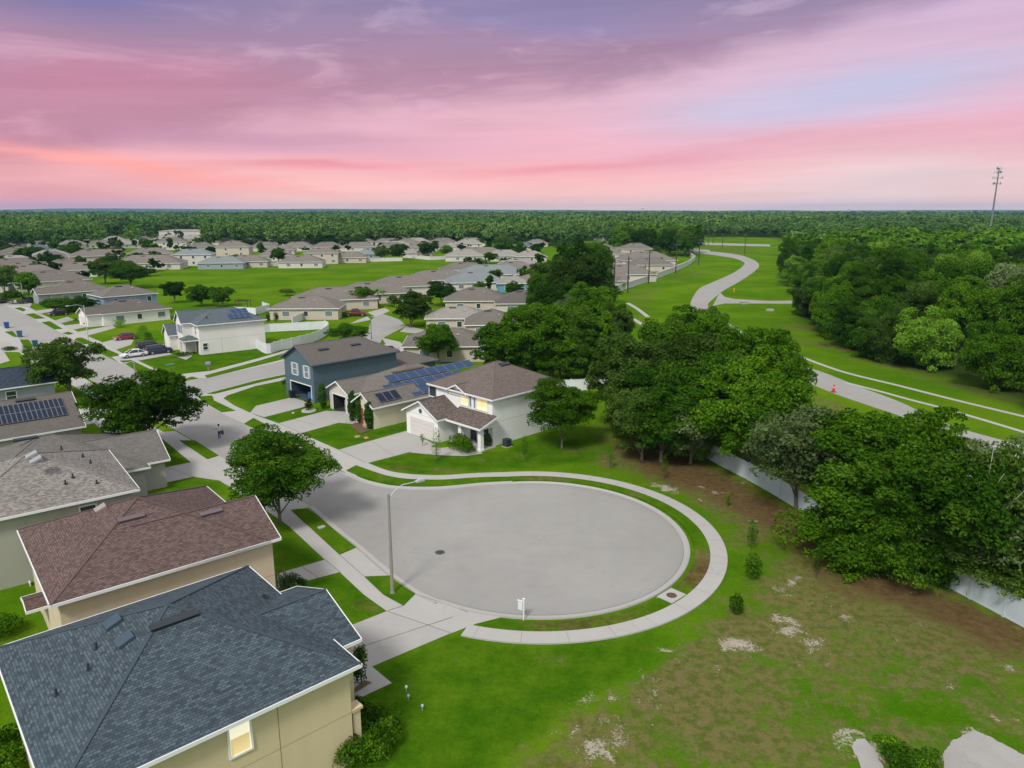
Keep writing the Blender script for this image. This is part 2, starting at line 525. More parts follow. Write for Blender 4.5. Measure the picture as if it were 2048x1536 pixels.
# ================================================================== THE GROUND
def ground_material():
    m = bpy.data.materials.new('grass_ground')
    m.use_nodes = True
    g = NT(m.node_tree)
    out = g.n('ShaderNodeOutputMaterial')
    p = g.n('ShaderNodeBsdfPrincipled')
    g.nt.links.new(p.outputs[0], out.inputs[0])
    geo = g.n('ShaderNodeNewGeometry')
    P = geo.outputs['Position']
    A = lambda nm: g.n('ShaderNodeAttribute', attribute_name=nm).outputs['Fac']
    dry, sand, brown, lush, rough = A('dry'), A('sand'), A('brown'), A('lush'), A('rough')
    n1 = g.noise(P, 0.05, 4, 0.6)
    n2 = g.noise(P, 0.35, 4, 0.65)
    n3 = g.noise(P, 1.6, 4, 0.7)
    n4 = g.noise(P, 7.0, 3, 0.75)
    n5 = g.noise(P, 0.8, 5, 0.7, 1.2)
    c = g.mix(g.ss(n1, 0.35, 0.65), (0.062, 0.158, 0.004, 1), (0.114, 0.202, 0.008, 1))
    c = g.mix(g.m('MULTIPLY', g.ss(n2, 0.5, 0.75), 0.55), c, (0.125, 0.215, 0.008, 1))
    c = g.mix(lush, c, g.mix(g.ss(n2, 0.3, 0.7), (0.030, 0.102, 0.003, 1), (0.072, 0.148, 0.006, 1)))
    # thin, yellowing turf
    fd = g.ss(g.m('ADD', dry, g.m('ADD', g.m('MULTIPLY', g.m('SUBTRACT', n5, 0.5), 1.5), g.m('ADD', g.m('MULTIPLY', g.m('SUBTRACT', n2, 0.5), 1.0), g.m('MULTIPLY', g.m('SUBTRACT', n4, 0.5), 0.6)))), 0.30, 0.78)
    drycol = g.mix(g.ss(n3, 0.40, 0.62), (0.172, 0.140, 0.062, 1), (0.078, 0.096, 0.020, 1))
    c = g.mix(g.m('MULTIPLY', fd, 0.90), c, drycol)
    fb = g.ss(g.m('ADD', brown, g.m('ADD', g.m('MULTIPLY', g.m('SUBTRACT', n5, 0.5), 1.5), g.m('MULTIPLY', g.m('SUBTRACT', n4, 0.5), 0.5))), 0.32, 0.90)
    brcol = g.mix(g.ss(n3, 0.3, 0.7), (0.085, 0.048, 0.022, 1), (0.150, 0.095, 0.048, 1))
    c = g.mix(g.m('MULTIPLY', fb, 0.85), c, brcol)
    fs = g.ss(g.m('ADD', g.m('MULTIPLY', sand, 1.30), g.m('ADD', g.m('MULTIPLY', g.m('SUBTRACT', n5, 0.5), 1.3), g.m('MULTIPLY', g.m('SUBTRACT', n4, 0.5), 0.9))), 0.50, 0.72)
    c = g.mix(g.m('MULTIPLY', fs, 0.9), c, g.mix(n3, (0.30, 0.25, 0.19, 1), (0.46, 0.43, 0.38, 1)))
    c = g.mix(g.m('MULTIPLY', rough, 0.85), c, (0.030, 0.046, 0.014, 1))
    # blade-scale and clump-scale tone
    vo = g.n('ShaderNodeTexVoronoi'); vo.inputs['Scale'].default_value = 1.7
    g.nt.links.new(P, vo.inputs['Vector'])
    fleck = g.m('MULTIPLY', g.m('LESS_THAN', vo.outputs['Distance'], g.m('MULTIPLY', g.ss(n3, 0.52, 0.75), 0.17)), g.ss(dry, 0.3, 0.6))
    c = g.mix(g.m('MULTIPLY', fleck, 0.8), c, (0.42, 0.40, 0.37, 1))
    n6 = g.noise(P, 2.8, 5, 0.8)
    k = g.m('ADD', 0.13, g.m('ADD', g.m('MULTIPLY', n4, 0.62), g.m('ADD', g.m('MULTIPLY', n3, 0.46), g.m('MULTIPLY', n6, 0.44))))
    sc = g.n('ShaderNodeVectorMath', operation='SCALE')
    g.put(sc.inputs[0], c); g.put(sc.inputs[3], k)
    g.put(p.inputs['Base Color'], sc.outputs[0])
    p.inputs['Roughness'].default_value = 0.95
    p.inputs['Specular IOR Level'].default_value = 0.0
    b = g.n('ShaderNodeBump'); b.inputs['Strength'].default_value = 0.6; b.inputs['Distance'].default_value = 0.06
    g.put(b.inputs['Height'], g.m('ADD', n4, g.m('MULTIPLY', n3, 0.7)))
    g.nt.links.new(b.outputs[0], p.inputs['Normal'])
    return m
GRASS = ground_material()

def axis(lo, hi, step, far):
    a = list(np.arange(lo, hi + 1e-6, step))
    k = step
    x = hi
    while x < far:
        k *= 1.35; x += k; a.append(x)
    k = step; x = lo; pre = []
    while x > -far:
        k *= 1.35; x -= k; pre.append(x)
    return np.array(pre[::-1] + a)
gx = axis(-150, 150, 0.9, 16000)
gy = axis(14, 300, 0.9, 16000)
GX, GY = np.meshgrid(gx, gy)
gxf, gyf = GX.ravel(), GY.ravel()
CH = {k: np.zeros(len(gxf)) for k in ('dry', 'sand', 'brown', 'lush', 'rough')}
def paint(ch, x, y, rx, ry, k, rot=45):
    c0 = at(x, y)
    a = R(rot)
    X, Y = gxf - c0.x, gyf - c0.y
    u = (X * math.cos(a) + Y * math.sin(a)) / rx
    v = (-X * math.sin(a) + Y * math.cos(a)) / ry
    CH[ch] = np.maximum(CH[ch], k * np.exp(-(u * u + v * v)))
def paint_poly(ch, pix, k, soft=1.5, world=False, op='max'):
    P = [Vector((p[0], p[1])) if world else at(*p).to_2d() for p in pix]
    ins = np.zeros(len(gxf), bool); dist = np.full(len(gxf), 1e9)
    for i in range(len(P)):
        a, b = P[i], P[(i + 1) % len(P)]
        cond = ((a.y > gyf) != (b.y > gyf))
        with np.errstate(divide='ignore', invalid='ignore'):
            xi = (b.x - a.x) * (gyf - a.y) / (b.y - a.y) + a.x
        ins ^= cond & (gxf < xi)
        ex, ey = b.x - a.x, b.y - a.y
        L2 = max(ex * ex + ey * ey, 1e-9)
        t = np.clip(((gxf - a.x) * ex + (gyf - a.y) * ey) / L2, 0, 1)
        dist = np.minimum(dist, np.hypot(gxf - a.x - t * ex, gyf - a.y - t * ey))
    s = np.where(ins, dist, -dist)
    mk = k * np.clip(0.5 + s / (2 * soft), 0, 1)
    if op == 'max': CH[ch] = np.maximum(CH[ch], mk)
    else: CH[ch] = CH[ch] * (1 - np.clip(0.5 + s / (2 * soft), 0, 1))
# the empty lot beside the cul-de-sac: mottled thin turf, pine straw along the fence, sandy scars
paint_poly('dry', [(1230, 870), (1420, 925), (1640, 1060), (1880, 1170), (2080, 1260), (2080, 1560), (980, 1560), (1120, 1440), (1330, 1290), (1440, 1220), (1470, 1110), (1420, 1030), (1300, 960), (1180, 925)], 0.88, 2.5)
paint_poly('brown', [(1215, 830), (1290, 880), (1420, 922), (1500, 960), (1640, 1060), (1700, 1130), (1880, 1172), (2080, 1262), (2080, 1330), (1950, 1290), (1800, 1210), (1670, 1195), (1530, 1065), (1430, 1010), (1300, 965), (1225, 890)], 0.95, 2.8)
paint('brown', 1300, 900, 9, 3.5, 0.95, -45); paint('brown', 1200, 855, 5, 3, 0.5, -20)
paint('brown', 1990, 1262, 8, 2.6, 1.1, -52); paint('brown', 1770, 1175, 7, 2.4, 1.1, -50); paint('brown', 1560, 1020, 7, 2.4, 0.9, -50)
for x, y, rx, ry, k in ((1325, 975, 2.0, 1.0, .7), (1480, 1290, 1.8, 1.3, .60), (1570, 1240, 1.7, 1.0, .60), (1585, 1165, 0.7, 2.0, .55), (1620, 1280, 2.6, .9, .5),
                        (1740, 1260, 2, .6, .5), (1425, 1140, 1, 1.4, .45), (1260, 1250, 2, 1, .35), (1190, 1500, 1.6, 1.3, .55), (1230, 1480, 1.0, 2.2, .5), (1300, 1400, 3, 2, .33),
                        (1830, 1340, 2.0, .7, .45), (1960, 1300, 2, .6, .4), (1500, 1040, 1.2, .6, .5), (1430, 985, 3.0, .8, .45), (1400, 1000, 2, 1, .4), (2000, 1430, 1.6, .8, .45), (1640, 1340, 2, .9, .36), (1160, 1400, 1.5, 1, .4), (1600, 1200, 1.6, .6, .55), (1680, 1230, 1.5, .5, .5), (1540, 1185, .8, .6, .6), (1350, 1310, 2, .7, .45), (1290, 1345, 2.4, .8, .42), (1230, 1400, 2, .7, .45), (1850, 1250, 1.4, .5, .45), (1900, 1380, 1.6, .5, .5), (2030, 1340, 1.4, .5, .45), (1560, 1330, 1.5, .6, .45), (1400, 1270, 1.6, .6, .45), (1720, 1480, 2.2, 1.0, .55), (1130, 1470, 1.5, .7, .5), (1455, 1300, 1.2, .5, .55), (1560, 1262, 1.0, .8, .6), (1600, 1150, .6, .5, .6), (1505, 1180, .8, .4, .6), (1440, 1010, .9, .35, .65), (1345, 985, .8, .4, .65), (1410, 975, 1.2, .4, .6), (1480, 965, 1.2, .4, .6), (1215, 1455, 1.0, .5, .6), (1255, 1500, 1.2, .4, .6), (1170, 1520, 1.0, .4, .55), (1330, 1380, 1.0, .4, .5), (1430, 1330, 1.2, .5, .5), (1640, 1305, 1.4, .4, .55), (1800, 1290, 1.2, .4, .5)):
    paint('sand', x, y, rx, ry, k, -40)
for x_, y_ in ((1880, 1520), (1960, 1475), (2040, 1520), (1705, 1500), (1745, 1510)): paint('sand', x_, y_, 1.2, .7, .62, -40); paint('dry', x_, y_, 2.4, 1.5, .9, -40)
for x, y, rx, ry in ((1620, 1400, 4.5, 2.6), (1800, 1400, 5, 2.5), (1900, 1440, 4, 2), (1760, 1300, 3, 1.5), (1500, 1200, 2.5, 2), (1540, 1100, 2.5, 4), (1490, 1130, 2, 3), (1250, 985, 4, 2), (1140, 985, 3, 1.2), (1300, 1460, 3, 1.5), (1700, 1500, 3, 1.5), (2020, 1380, 3, 2)):
    paint('lush', x, y, rx, ry, 0.45, -40)
    c0 = at(x, y); a = R(-40); X, Y = gxf - c0.x, gyf - c0.y
    u = (X * math.cos(a) + Y * math.sin(a)) / rx; v = (-X * math.sin(a) + Y * math.cos(a)) / ry
    CH['dry'] *= 1 - 0.42 * np.exp(-(u * u + v * v))
# clipped lawns
LUSH = [[(744, 1340), (905, 1268), (960, 1282), (1110, 1290), (1300, 1262), (1330, 1292), (1120, 1440), (960, 1560), (690, 1560), (700, 1410)],
        [(680, 1145), (774, 1223), (707, 1250), (640, 1190), (610, 1165)], [(553, 1150), (650, 1120), (577, 1052), (540, 1060)],
        [(440, 795), (470, 778), (580, 755), (584, 795), (512, 815)], [(528, 835), (601, 816), (652, 822), (557, 847)], [(602, 867), (677, 846), (740, 862), (813, 845), (813, 862), (677, 900)],
        [(734, 927), (820, 905), (1000, 905), (1060, 880), (1150, 880), (1190, 920), (1060, 938), (830, 950)],
        [(255, 715), (380, 712), (520, 690), (585, 700), (512, 727), (365, 752)], [(145, 780), (160, 780), (206, 812), (150, 819)], [(331, 880), (382, 925), (334, 935)], [(336, 965), (387, 955), (440, 965), (470, 990), (340, 990)]]
for pl in LUSH:
    paint_poly('lush', pl, 0.9, 0.5)
paint_poly('dry', LUSH[0], 1, 1.2, op='cut')
for x, y, rx, ry, k, ch in ((780, 1100 + 260, .8, .5, .6, 'dry'), (790, 1385, 1.0, .6, .7, 'brown'), (720, 1205, 1.3, .8, .6, 'brown'), (735, 1215, 1.6, .8, .6, 'dry'), (870, 940, 4, 1.2, .62, 'dry'), (800, 935, 3, 1.0, .7, 'brown'), (980, 925, 5, 1.5, .5, 'dry'),
                          (1050, 910, 3, 1.2, .55, 'dry'), (1110, 1320, 2, 1, .35, 'dry'), (770, 1490, 1, .6, .5, 'brown'), (770, 905, 2, .8, .4, 'dry'), (1170, 900, 3, 2, .5, 'dry')):
    paint(ch, x, y, rx, ry, k, 0)
# big field, verge of the winding road, dirt track below the power line, dry strip before the wood
paint_poly('dry', [(930, 520), (600, 528), (560, 545), (760, 540), (930, 530)], 0.35, 6)
for x, y, rx, ry in ((1700, 700, 26, 4), (1600, 655, 10, 4), (1800, 735, 14, 3), (1930, 775, 14, 3), (2010, 800, 12, 2.5)):
    paint('brown', x, y, rx * .6, ry * .7, 0.66, -62)
    paint('dry', x, y, rx, ry, 0.62, -62)
paint_poly('lush', [(1440, 560), (1500, 590), (1600, 600), (1600, 640), (1760, 735), (2060, 830), (2060, 880), (1800, 800), (1590, 725), (1460, 640)], 0.25, 4)
paint_poly('brown', [(1258, 594), (1300, 575), (1340, 553), (1400, 536), (1412, 539), (1345, 558), (1300, 580), (1262, 598)], 0.62, 1.6)
paint_poly('dry', [(1240, 590), (1420, 532), (1440, 540), (1330, 575), (1300, 640), (1260, 660), (1250, 620)], 0.45, 4)
paint_poly('brown', [(1640, 790), (1720, 830), (1800, 870), (1760, 880), (1680, 840)], 0.55, 2)
paint_poly('dry', [(1600, 770), (1800, 850), (1900, 900), (1860, 930), (1700, 870), (1610, 800)], 0.6, 2)
paint_poly('dry', [(1385, 490), (1530, 490), (1530, 512), (1385, 505)], 0.5, 6)
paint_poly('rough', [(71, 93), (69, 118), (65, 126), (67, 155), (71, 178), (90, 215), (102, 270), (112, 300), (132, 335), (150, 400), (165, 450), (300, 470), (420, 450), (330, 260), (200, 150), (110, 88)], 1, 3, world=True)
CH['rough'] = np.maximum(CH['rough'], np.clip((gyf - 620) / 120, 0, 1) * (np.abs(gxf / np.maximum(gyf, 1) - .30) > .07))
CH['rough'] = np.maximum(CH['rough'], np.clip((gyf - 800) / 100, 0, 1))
CH['dry'] += 0.30 * (fbm(gxf * .03, gyf * .03, 5) - .5)

gm = bpy.data.meshes.new('ground')
nx, ny = len(gx), len(gy)
co = np.zeros((nx * ny, 3)); co[:, 0] = gxf; co[:, 1] = gyf
ii, jj = np.meshgrid(np.arange(nx - 1), np.arange(ny - 1))
b0 = (jj * nx + ii).ravel()
quads = np.stack([b0, b0 + 1, b0 + nx + 1, b0 + nx], 1)
def fast_mesh(me, co, quads, n=4):
    me.vertices.add(len(co)); me.vertices.foreach_set('co', co.astype(np.float32).ravel())
    me.loops.add(quads.size); me.loops.foreach_set('vertex_index', quads.astype(np.int32).ravel())
    me.polygons.add(len(quads))
    me.polygons.foreach_set('loop_start', np.arange(0, quads.size, n, dtype=np.int32))
    me.update(calc_edges=True)
fast_mesh(gm, co, quads)
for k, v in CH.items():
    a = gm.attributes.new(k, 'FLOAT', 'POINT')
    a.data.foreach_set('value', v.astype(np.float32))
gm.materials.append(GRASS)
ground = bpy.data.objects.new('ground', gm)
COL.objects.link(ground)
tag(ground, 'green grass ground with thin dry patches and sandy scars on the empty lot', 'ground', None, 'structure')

# ------------------------------------------------------------------ paving
ROADC = concrete('road_concrete', (0.290, 0.285, 0.276), 0.20, 0.20)
BULBC = concrete('turning_circle_concrete', (0.288, 0.284, 0.275), 0.20, 0.20, arcs=(1.9, 54.9))
WALKC = concrete('walk_concrete', (0.375, 0.368, 0.358), 0.12, 0.08)
KERBC = concrete('kerb_concrete', (0.350, 0.346, 0.338), 0.12, 0.08)
DRIVEC = concrete('drive_concrete', (0.350, 0.343, 0.332), 0.15, 0.09)
JOINT = mat('joint_dark', (0.16, 0.155, 0.145), 0.9)
CC, RR = Vector((1.9, 54.9, 0)), 12.3
D1, D2, C0 = Vector((0.724, 0.690, 0)), Vector((-0.690, 0.724, 0)), Vector((-17.4, 65.2, 0))
def SF(s, t): return C0 + D2 * s + D1 * t
def arc(r, a0, a1, n=40, c=CC):
    return [Vector((c.x + r * math.cos(R(a0 + (a1 - a0) * i / n)), c.y + r * math.sin(R(a0 + (a1 - a0) * i / n)), 0)) for i in range(n + 1)]
def ang(p): return math.degrees(math.atan2(p.y - CC.y, p.x - CC.x))
def smooth_line(P, n=6):
    out = []
    for i in range(len(P) - 1):
        p0, p1, p2, p3 = P[max(i - 1, 0)], P[i], P[i + 1], P[min(i + 2, len(P) - 1)]
        for k in range(n):
            t = k / n
            out.append(0.5 * ((2 * p1) + (p2 - p0) * t + (2 * p0 - 5 * p1 + 4 * p2 - p3) * t * t + (3 * p1 - p0 - 3 * p2 + p3) * t ** 3))
    return out + [P[-1]]
left_k = smooth_line([at(*p) for p in ((617, 1014), (660, 1052), (690, 1077), (720, 1101), (746, 1124), (772, 1146), (800, 1168), (835, 1190), (872, 1207))], 4)
right_k = smooth_line([at(*p) for p in ((1024, 964.5), (960, 968), (887, 975), (837, 976), (790, 974), (764, 970), (729, 961), (692, 945))], 4)
a_l, a_r = ang(left_k[-1]), ang(right_k[0])
bulb_arc = arc(RR, a_l if a_l < 0 else a_l - 360, a_r, 60)
road_poly = [SF(4, 0.0)] + left_k + bulb_arc + right_k
mb = MB(); mb.face([(p.x, p.y, 0.012) for p in road_poly])
struct('cul_de_sac_road', mb, BULBC, 'round grey concrete turning circle at the end of the street')
mb = MB()
L_ = [SF(-2.3, -3.55), SF(18, -3.65), SF(60, -3.6), SF(110, -3.6), SF(150, -3.4), SF(260, -3.0)]
R_ = [SF(260, 5.6), SF(177, 5.3), SF(110, 4.0), SF(78, 3.8), SF(60, 4.6), SF(40, 4.0), SF(20, 3.5), SF(3, 3.5)]
mb.face([(p.x, p.y, 0.008) for p in L_ + R_])
struct('street', mb, ROADC, 'pale grey residential street running up between the houses')
mb = MB()
pl = [(330, 790), (396, 796), (414, 787), (512, 761), (578, 747), (650, 728), (720, 708), (755, 694), (766, 676), (790, 663), (813, 652), (800, 640), (782, 633), (762, 627), (742, 640), (736, 665), (700, 681), (640, 698), (577, 716), (512, 734), (440, 750), (405, 756), (365, 763), (322, 757), (300, 760)]
mb.face([(p.x, p.y, 0.004) for p in (at(*q) for q in pl)])
struct('side_street', mb, ROADC, 'pale side street curving away behind the dark blue house')
# winding road on the right
up_ = [(2120, 925), (2048, 893), (1900, 850), (1800, 804), (1720, 774), (1650, 746), (1595, 727), (1530, 690), (1470, 655), (1425, 625), (1416, 610), (1424, 600), (1449, 580), (1481, 562), (1511, 541), (1518, 530), (1506, 519), (1474, 509), (1424, 503), (1385, 501)]
lo_ = [(2120, 950), (2048, 920), (1890, 868), (1805, 834), (1740, 812), (1660, 784), (1595, 755), (1500, 710), (1430, 668), (1396, 640), (1382, 612), (1384, 598), (1399, 577), (1424, 565), (1464, 547), (1485, 533), (1488, 525), (1469, 517), (1434, 511), (1385, 506)]
mb = MB()
U = smooth_line([at(*p) for p in up_], 6); Lw = smooth_line([at(*p) for p in lo_], 6)
for i in range(len(U) - 1):
    mb.face([(q.x, q.y, 0.012) for q in (Lw[i], U[i], U[i + 1], Lw[i + 1])])
struct('winding_road', mb, ROADC, 'pale empty road curving past the wood')
mb = MB()
pl = [(1440, 585), (1450, 594), (1470, 598), (1536, 602), (1610, 601), (1610, 608), (1536, 607), (1450, 607), (1425, 612)]
mb.face([(p.x, p.y, 0.018) for p in (at(*q) for q in pl)])
struct('side_road', mb, ROADC, 'short paved spur leaving the winding road towards the wood')
mb = MB()
for P, wd in (([(1590, 709), (1680, 742), (1800, 772), (1910, 800), (2060, 836)], 0.85), ([(1690, 765), (1760, 783), (1822, 800), (1880, 815), (1960, 838), (2060, 868)], 0.75), ([(1255, 606), (1275, 618), (1296, 634)], 1.2), ([(1258, 634), (1275, 643), (1300, 660)], 1.2)):
    Q = smooth_line([at(*p) for p in P], 5)
    for i in range(len(Q) - 1):
        d = (Q[i + 1] - Q[i]).normalized(); nn = Vector((-d.y, d.x, 0)) * wd / 2
        mb.prism([Q[i] + nn, Q[i + 1] + nn, Q[i + 1] - nn, Q[i] - nn], -0.05, 0.03)
struct('footpath', mb, WALKC, 'narrow pale footpaths beside the winding road')
mb = MB()
mb.face([(p.x, p.y, 0.006) for p in (at(*q) for q in [(1372, 484), (1540, 489), (1540, 493), (1372, 489)])])
mb.face([(p.x, p.y, 0.010) for p in (at(*q) for q in [(1372, 496), (1420, 500), (1420, 504), (1372, 501)])])
struct('crossing_road', mb, ROADC, 'distant road crossing the grass at the end of the winding road')

# sidewalks, driveways (each sheet a few mm over the last)
def sheet(name, polys, z, m, label, px=True):
    mb = MB()
    for pi_, pl in enumerate(polys):
        pts = [at(*q) for q in pl] if px else pl
        ar = sum(pts[i].x * pts[(i + 1) % len(pts)].y - pts[(i + 1) % len(pts)].x * pts[i].y for i in range(len(pts)))
        if ar < 0: pts = pts[::-1]
        mb.face([(p.x, p.y, z + 0.0006 * pi_) for p in pts])
    return struct(name, mb, m, label)
# concrete strip between kerb and the house side of the sidewalk; grass islands are set on top of it
stripR = [(10, 605), (57, 614), (79, 626), (110, 641), (156, 664), (205, 685), (246, 707), (300, 733), (345, 752), (322, 757), (240, 727), (224, 715), (183, 698), (149, 681), (109, 660), (83, 647), (52, 630), (0, 606)]
stripN = [(345, 752), (365, 748), (420, 742), (512, 718), (585, 697), (585, 718), (512, 735), (410, 757), (322, 757)]
stripS = [(393, 797), (414, 786), (512, 760), (585, 744), (585, 757), (512, 772), (455, 791), (447, 797), (470, 812), (512, 831), (557, 847), (602, 867), (677, 900), (734, 927), (762, 939), (712, 952), (692, 946), (640, 918), (600, 899), (540, 870), (443, 827), (402, 804)]
stripL = [(300, 866), (327, 880), (382, 925), (440, 962), (520, 1013), (577, 1052), (650, 1120), (680, 1145), (728, 1190), (774, 1223), (807, 1235), (900, 1268), (952, 1248), (1011, 1233), (960, 1223), (900, 1210), (836, 1184), (786, 1150), (718, 1091), (619, 1012), (437, 911), (350, 862)]
stripLL = [(-40, 650), (2, 652), (26, 666), (40, 678), (62, 692), (52, 704), (-40, 704)]
stripLM = [(20, 690), (60, 722), (110, 750), (160, 780), (206, 812), (290, 866), (330, 866), (300, 850), (222, 795), (160, 750), (100, 712), (60, 690), (35, 676)]
sheet('sidewalk', [stripR, stripN, stripS, stripL, stripLM, stripLL], 0.020, WALKC, 'pale concrete sidewalks and driveway aprons along the street')
drives = [[(813, 862), (872, 890), (818, 905), (734, 927), (677, 900)], [(557, 847), (652, 822), (700, 824), (722, 850), (677, 846), (602, 867)], [(512, 812), (584, 795), (625, 808), (601, 816), (528, 835), (500, 826)],
          [(554, 1148), (650, 1120), (680, 1145), (608, 1164), (556, 1178)], [(660, 1268), (774, 1223), (807, 1235), (900, 1268), (744, 1334), (784, 1367), (700, 1406), (660, 1420), (690, 1330), (660, 1290)],
          [(300, 950), (334, 935), (382, 925), (440, 962), (387, 954), (336, 965), (300, 975)], [(140, 822), (206, 812), (240, 832), (175, 850)],
          [(178, 838), (262, 840), (330, 874), (318, 886), (240, 890)],
          [(246, 707), (283, 695), (320, 697), (345, 709), (275, 722)], [(205, 685), (240, 676), (268, 680), (262, 690), (232, 700)], [(156, 664), (225, 651), (232, 656), (174, 672)], [(110, 641), (135, 634), (150, 640), (122, 647)], [(125, 652), (186, 644), (196, 650), (145, 660)],
          [(70, 622), (118, 616), (122, 621), (80, 628)], [(345, 711), (371, 707), (385, 712), (372, 720)], [(60, 614), (64, 607), (30, 600), (10, 605)],
          [(-40, 706), (8, 704), (20, 722), (-40, 740)], [(735, 625), (770, 616), (780, 622), (752, 634)], [(742, 640), (700, 648), (716, 640), (735, 633)], [(813, 652), (850, 660), (836, 668), (800, 664)], [(764, 676), (800, 684), (815, 700), (780, 704)], [(540, 655), (590, 645), (600, 652), (540, 664)]]
sheet('driveway', drives, 0.032, DRIVEC, 'plain concrete driveways leading to the garages')
# ring sidewalk and ring verge as low slabs
RI, RO, VI = 13.88, 15.15, 12.72
def ring(r0, r1, a0, a1, z, n=90):
    A, B = arc(r0, a0, a1, n), arc(r1, a0, a1, n)
    mb = MB()
    for i in range(n):
        mb.face([(q.x, q.y, z) for q in (A[i], B[i], B[i + 1], A[i + 1])])
        mb.face([(B[i].x, B[i].y, 0), (B[i + 1].x, B[i + 1].y, 0), (B[i + 1].x, B[i + 1].y, z), (B[i].x, B[i].y, z)])
        mb.face([(A[i + 1].x, A[i + 1].y, 0), (A[i].x, A[i].y, 0), (A[i].x, A[i].y, z), (A[i + 1].x, A[i + 1].y, z)])
    return mb
a0 = ang(at(930, 1262)); a1 = ang(at(1010, 944))
if a0 > 0: a0 -= 360
struct('ring_sidewalk', ring(RI, RO, a0, a1, 0.105), WALKC, 'pale sidewalk ring round the turning circle')
# its run into the street
tl_o = smooth_line([at(*p) for p in ((1010, 940), (950, 944), (887, 950), (840, 951), (812, 949), (785, 945), (762, 938), (734, 927))], 4)
tl_i = smooth_line([at(*p) for p in ((1010, 948.5), (950, 952), (887, 958.5), (840, 960), (812, 959), (785, 955), (758, 948), (712, 932))], 4)
for q_, r_ in ((tl_o, RO), (tl_i, RI)):
    e_ = Vector((CC.x + r_ * math.cos(R(a1)), CC.y + r_ * math.sin(R(a1)), 0)); d_ = e_ - q_[0]
    for j_ in range(len(q_)): q_[j_] = q_[j_] + d_ * max(0.0, 1 - j_ / 12.0)
mb = MB()
for i in range(len(tl_o) - 1):
    mb.prism([tl_o[i], tl_o[i + 1], tl_i[i + 1], tl_i[i]], -0.05, 0.102)
struct('sidewalk_bend', mb, WALKC, 'sidewalk bend joining the ring to the street')
mbv = ring(VI, RI, ang(at(1008, 1241)) - (0 if ang(at(1008, 1241)) < 0 else 360), a1, 0.095)
tl_k = smooth_line([at(*p) for p in ((1010, 963), (950, 967), (887, 973), (840, 974), (800, 972), (770, 967), (735, 959), (693, 942))], 4)
e_ = Vector((CC.x + VI * math.cos(R(a1)), CC.y + VI * math.sin(R(a1)), 0)); d_ = e_ - tl_k[0]
for j_ in range(len(tl_k)): tl_k[j_] = tl_k[j_] + d_ * max(0.0, 1 - j_ / 12.0)
n = len(tl_i)
for i in range(n - 1):
    mbv.prism([tl_i[i], tl_i[i + 1], tl_k[i + 1], tl_k[i]], -0.05, 0.095)
mbv.prism([at(*q) for q in [(945, 1254), (1000, 1238), (1012, 1240), (1012, 1262), (960, 1256)]], -0.05, 0.094)
isl = [[(29, 617), (42, 615), (52, 620), (46, 623)], [(52, 629), (68, 627), (90, 637), (70, 638)], [(83, 645), (100, 643), (125, 658), (109, 659)], [(125, 667), (136, 664), (147, 667), (138, 670)], [(149, 680), (155, 676), (164, 676), (187, 686), (169, 689)],
       [(183, 698), (203, 694), (242, 711), (222, 714)], [(240, 722), (262, 721), (324, 750), (322, 757), (287, 750)], [(374, 757), (384, 754), (395, 757)], [(409, 752), (512, 724), (585, 702), (585, 714), (512, 732), (415, 756)],
       [(414, 788), (512, 762), (578, 748), (578, 752), (512, 767), (430, 788)], [(396, 794), (424, 792), (428, 802), (470, 822), (443, 825), (405, 803)], [(489, 848), (507, 837), (537, 853), (510, 858)], [(572, 867), (608, 882), (645, 903), (600, 892)],
       [(583, 1021), (615, 1018), (714, 1095), (679, 1110)], [(730, 1155), (781, 1153), (831, 1188), (807, 1212), (767, 1190)], [(360, 882), (390, 882), (437, 912), (415, 919)], [(181, 776), (205, 777), (227, 792), (212, 796)], [(40, 680), (57, 680), (66, 692), (60, 700), (48, 695)], [(10, 664), (25, 663), (35, 674), (28, 674)]]
for pl in isl:
    mbv.prism([at(*q) for q in pl], -0.05, 0.095)
GRASSV = GRASS
vo = struct('grass_verge', mbv, GRASSV, 'mown grass verge strips between kerb and sidewalk')
vn = len(vo.data.vertices)
vco = np.zeros(vn * 3, np.float32); vo.data.vertices.foreach_get('co', vco); vco = vco.reshape(-1, 3)
for k in CH:
    a = vo.data.attributes.new(k, 'FLOAT', 'POINT')
    if k == 'lush': v = np.full(vn, 0.65)
    elif k in ('dry', 'brown'):
        v = np.zeros(vn)
        for (x, y, r, q, ch) in ((1385, 1150, 2.9, 1.0, 'brown'), (1400, 1120, 2.2, .9, 'dry'), (785, 1195, 1.2, .8, 'brown'), (1150, 1247, 5, .72, 'brown'), (1250, 1235, 3, .6, 'brown'), (1050, 1250, 2, .45, 'dry'), (800, 962, 3, .4, 'dry'), (1080, 955, 4, .6, 'dry'), (1250, 1000, 3, .5, 'dry'), (1200, 1235, 2.5, .4, 'brown')):
            if ch == k:
                c0 = at(x, y); v = np.maximum(v, q * np.exp(-((vco[:, 0] - c0.x) ** 2 + (vco[:, 1] - c0.y) ** 2) / r ** 2))
    else: v = np.zeros(vn)
    a.data.foreach_set('value', v.astype(np.float32))
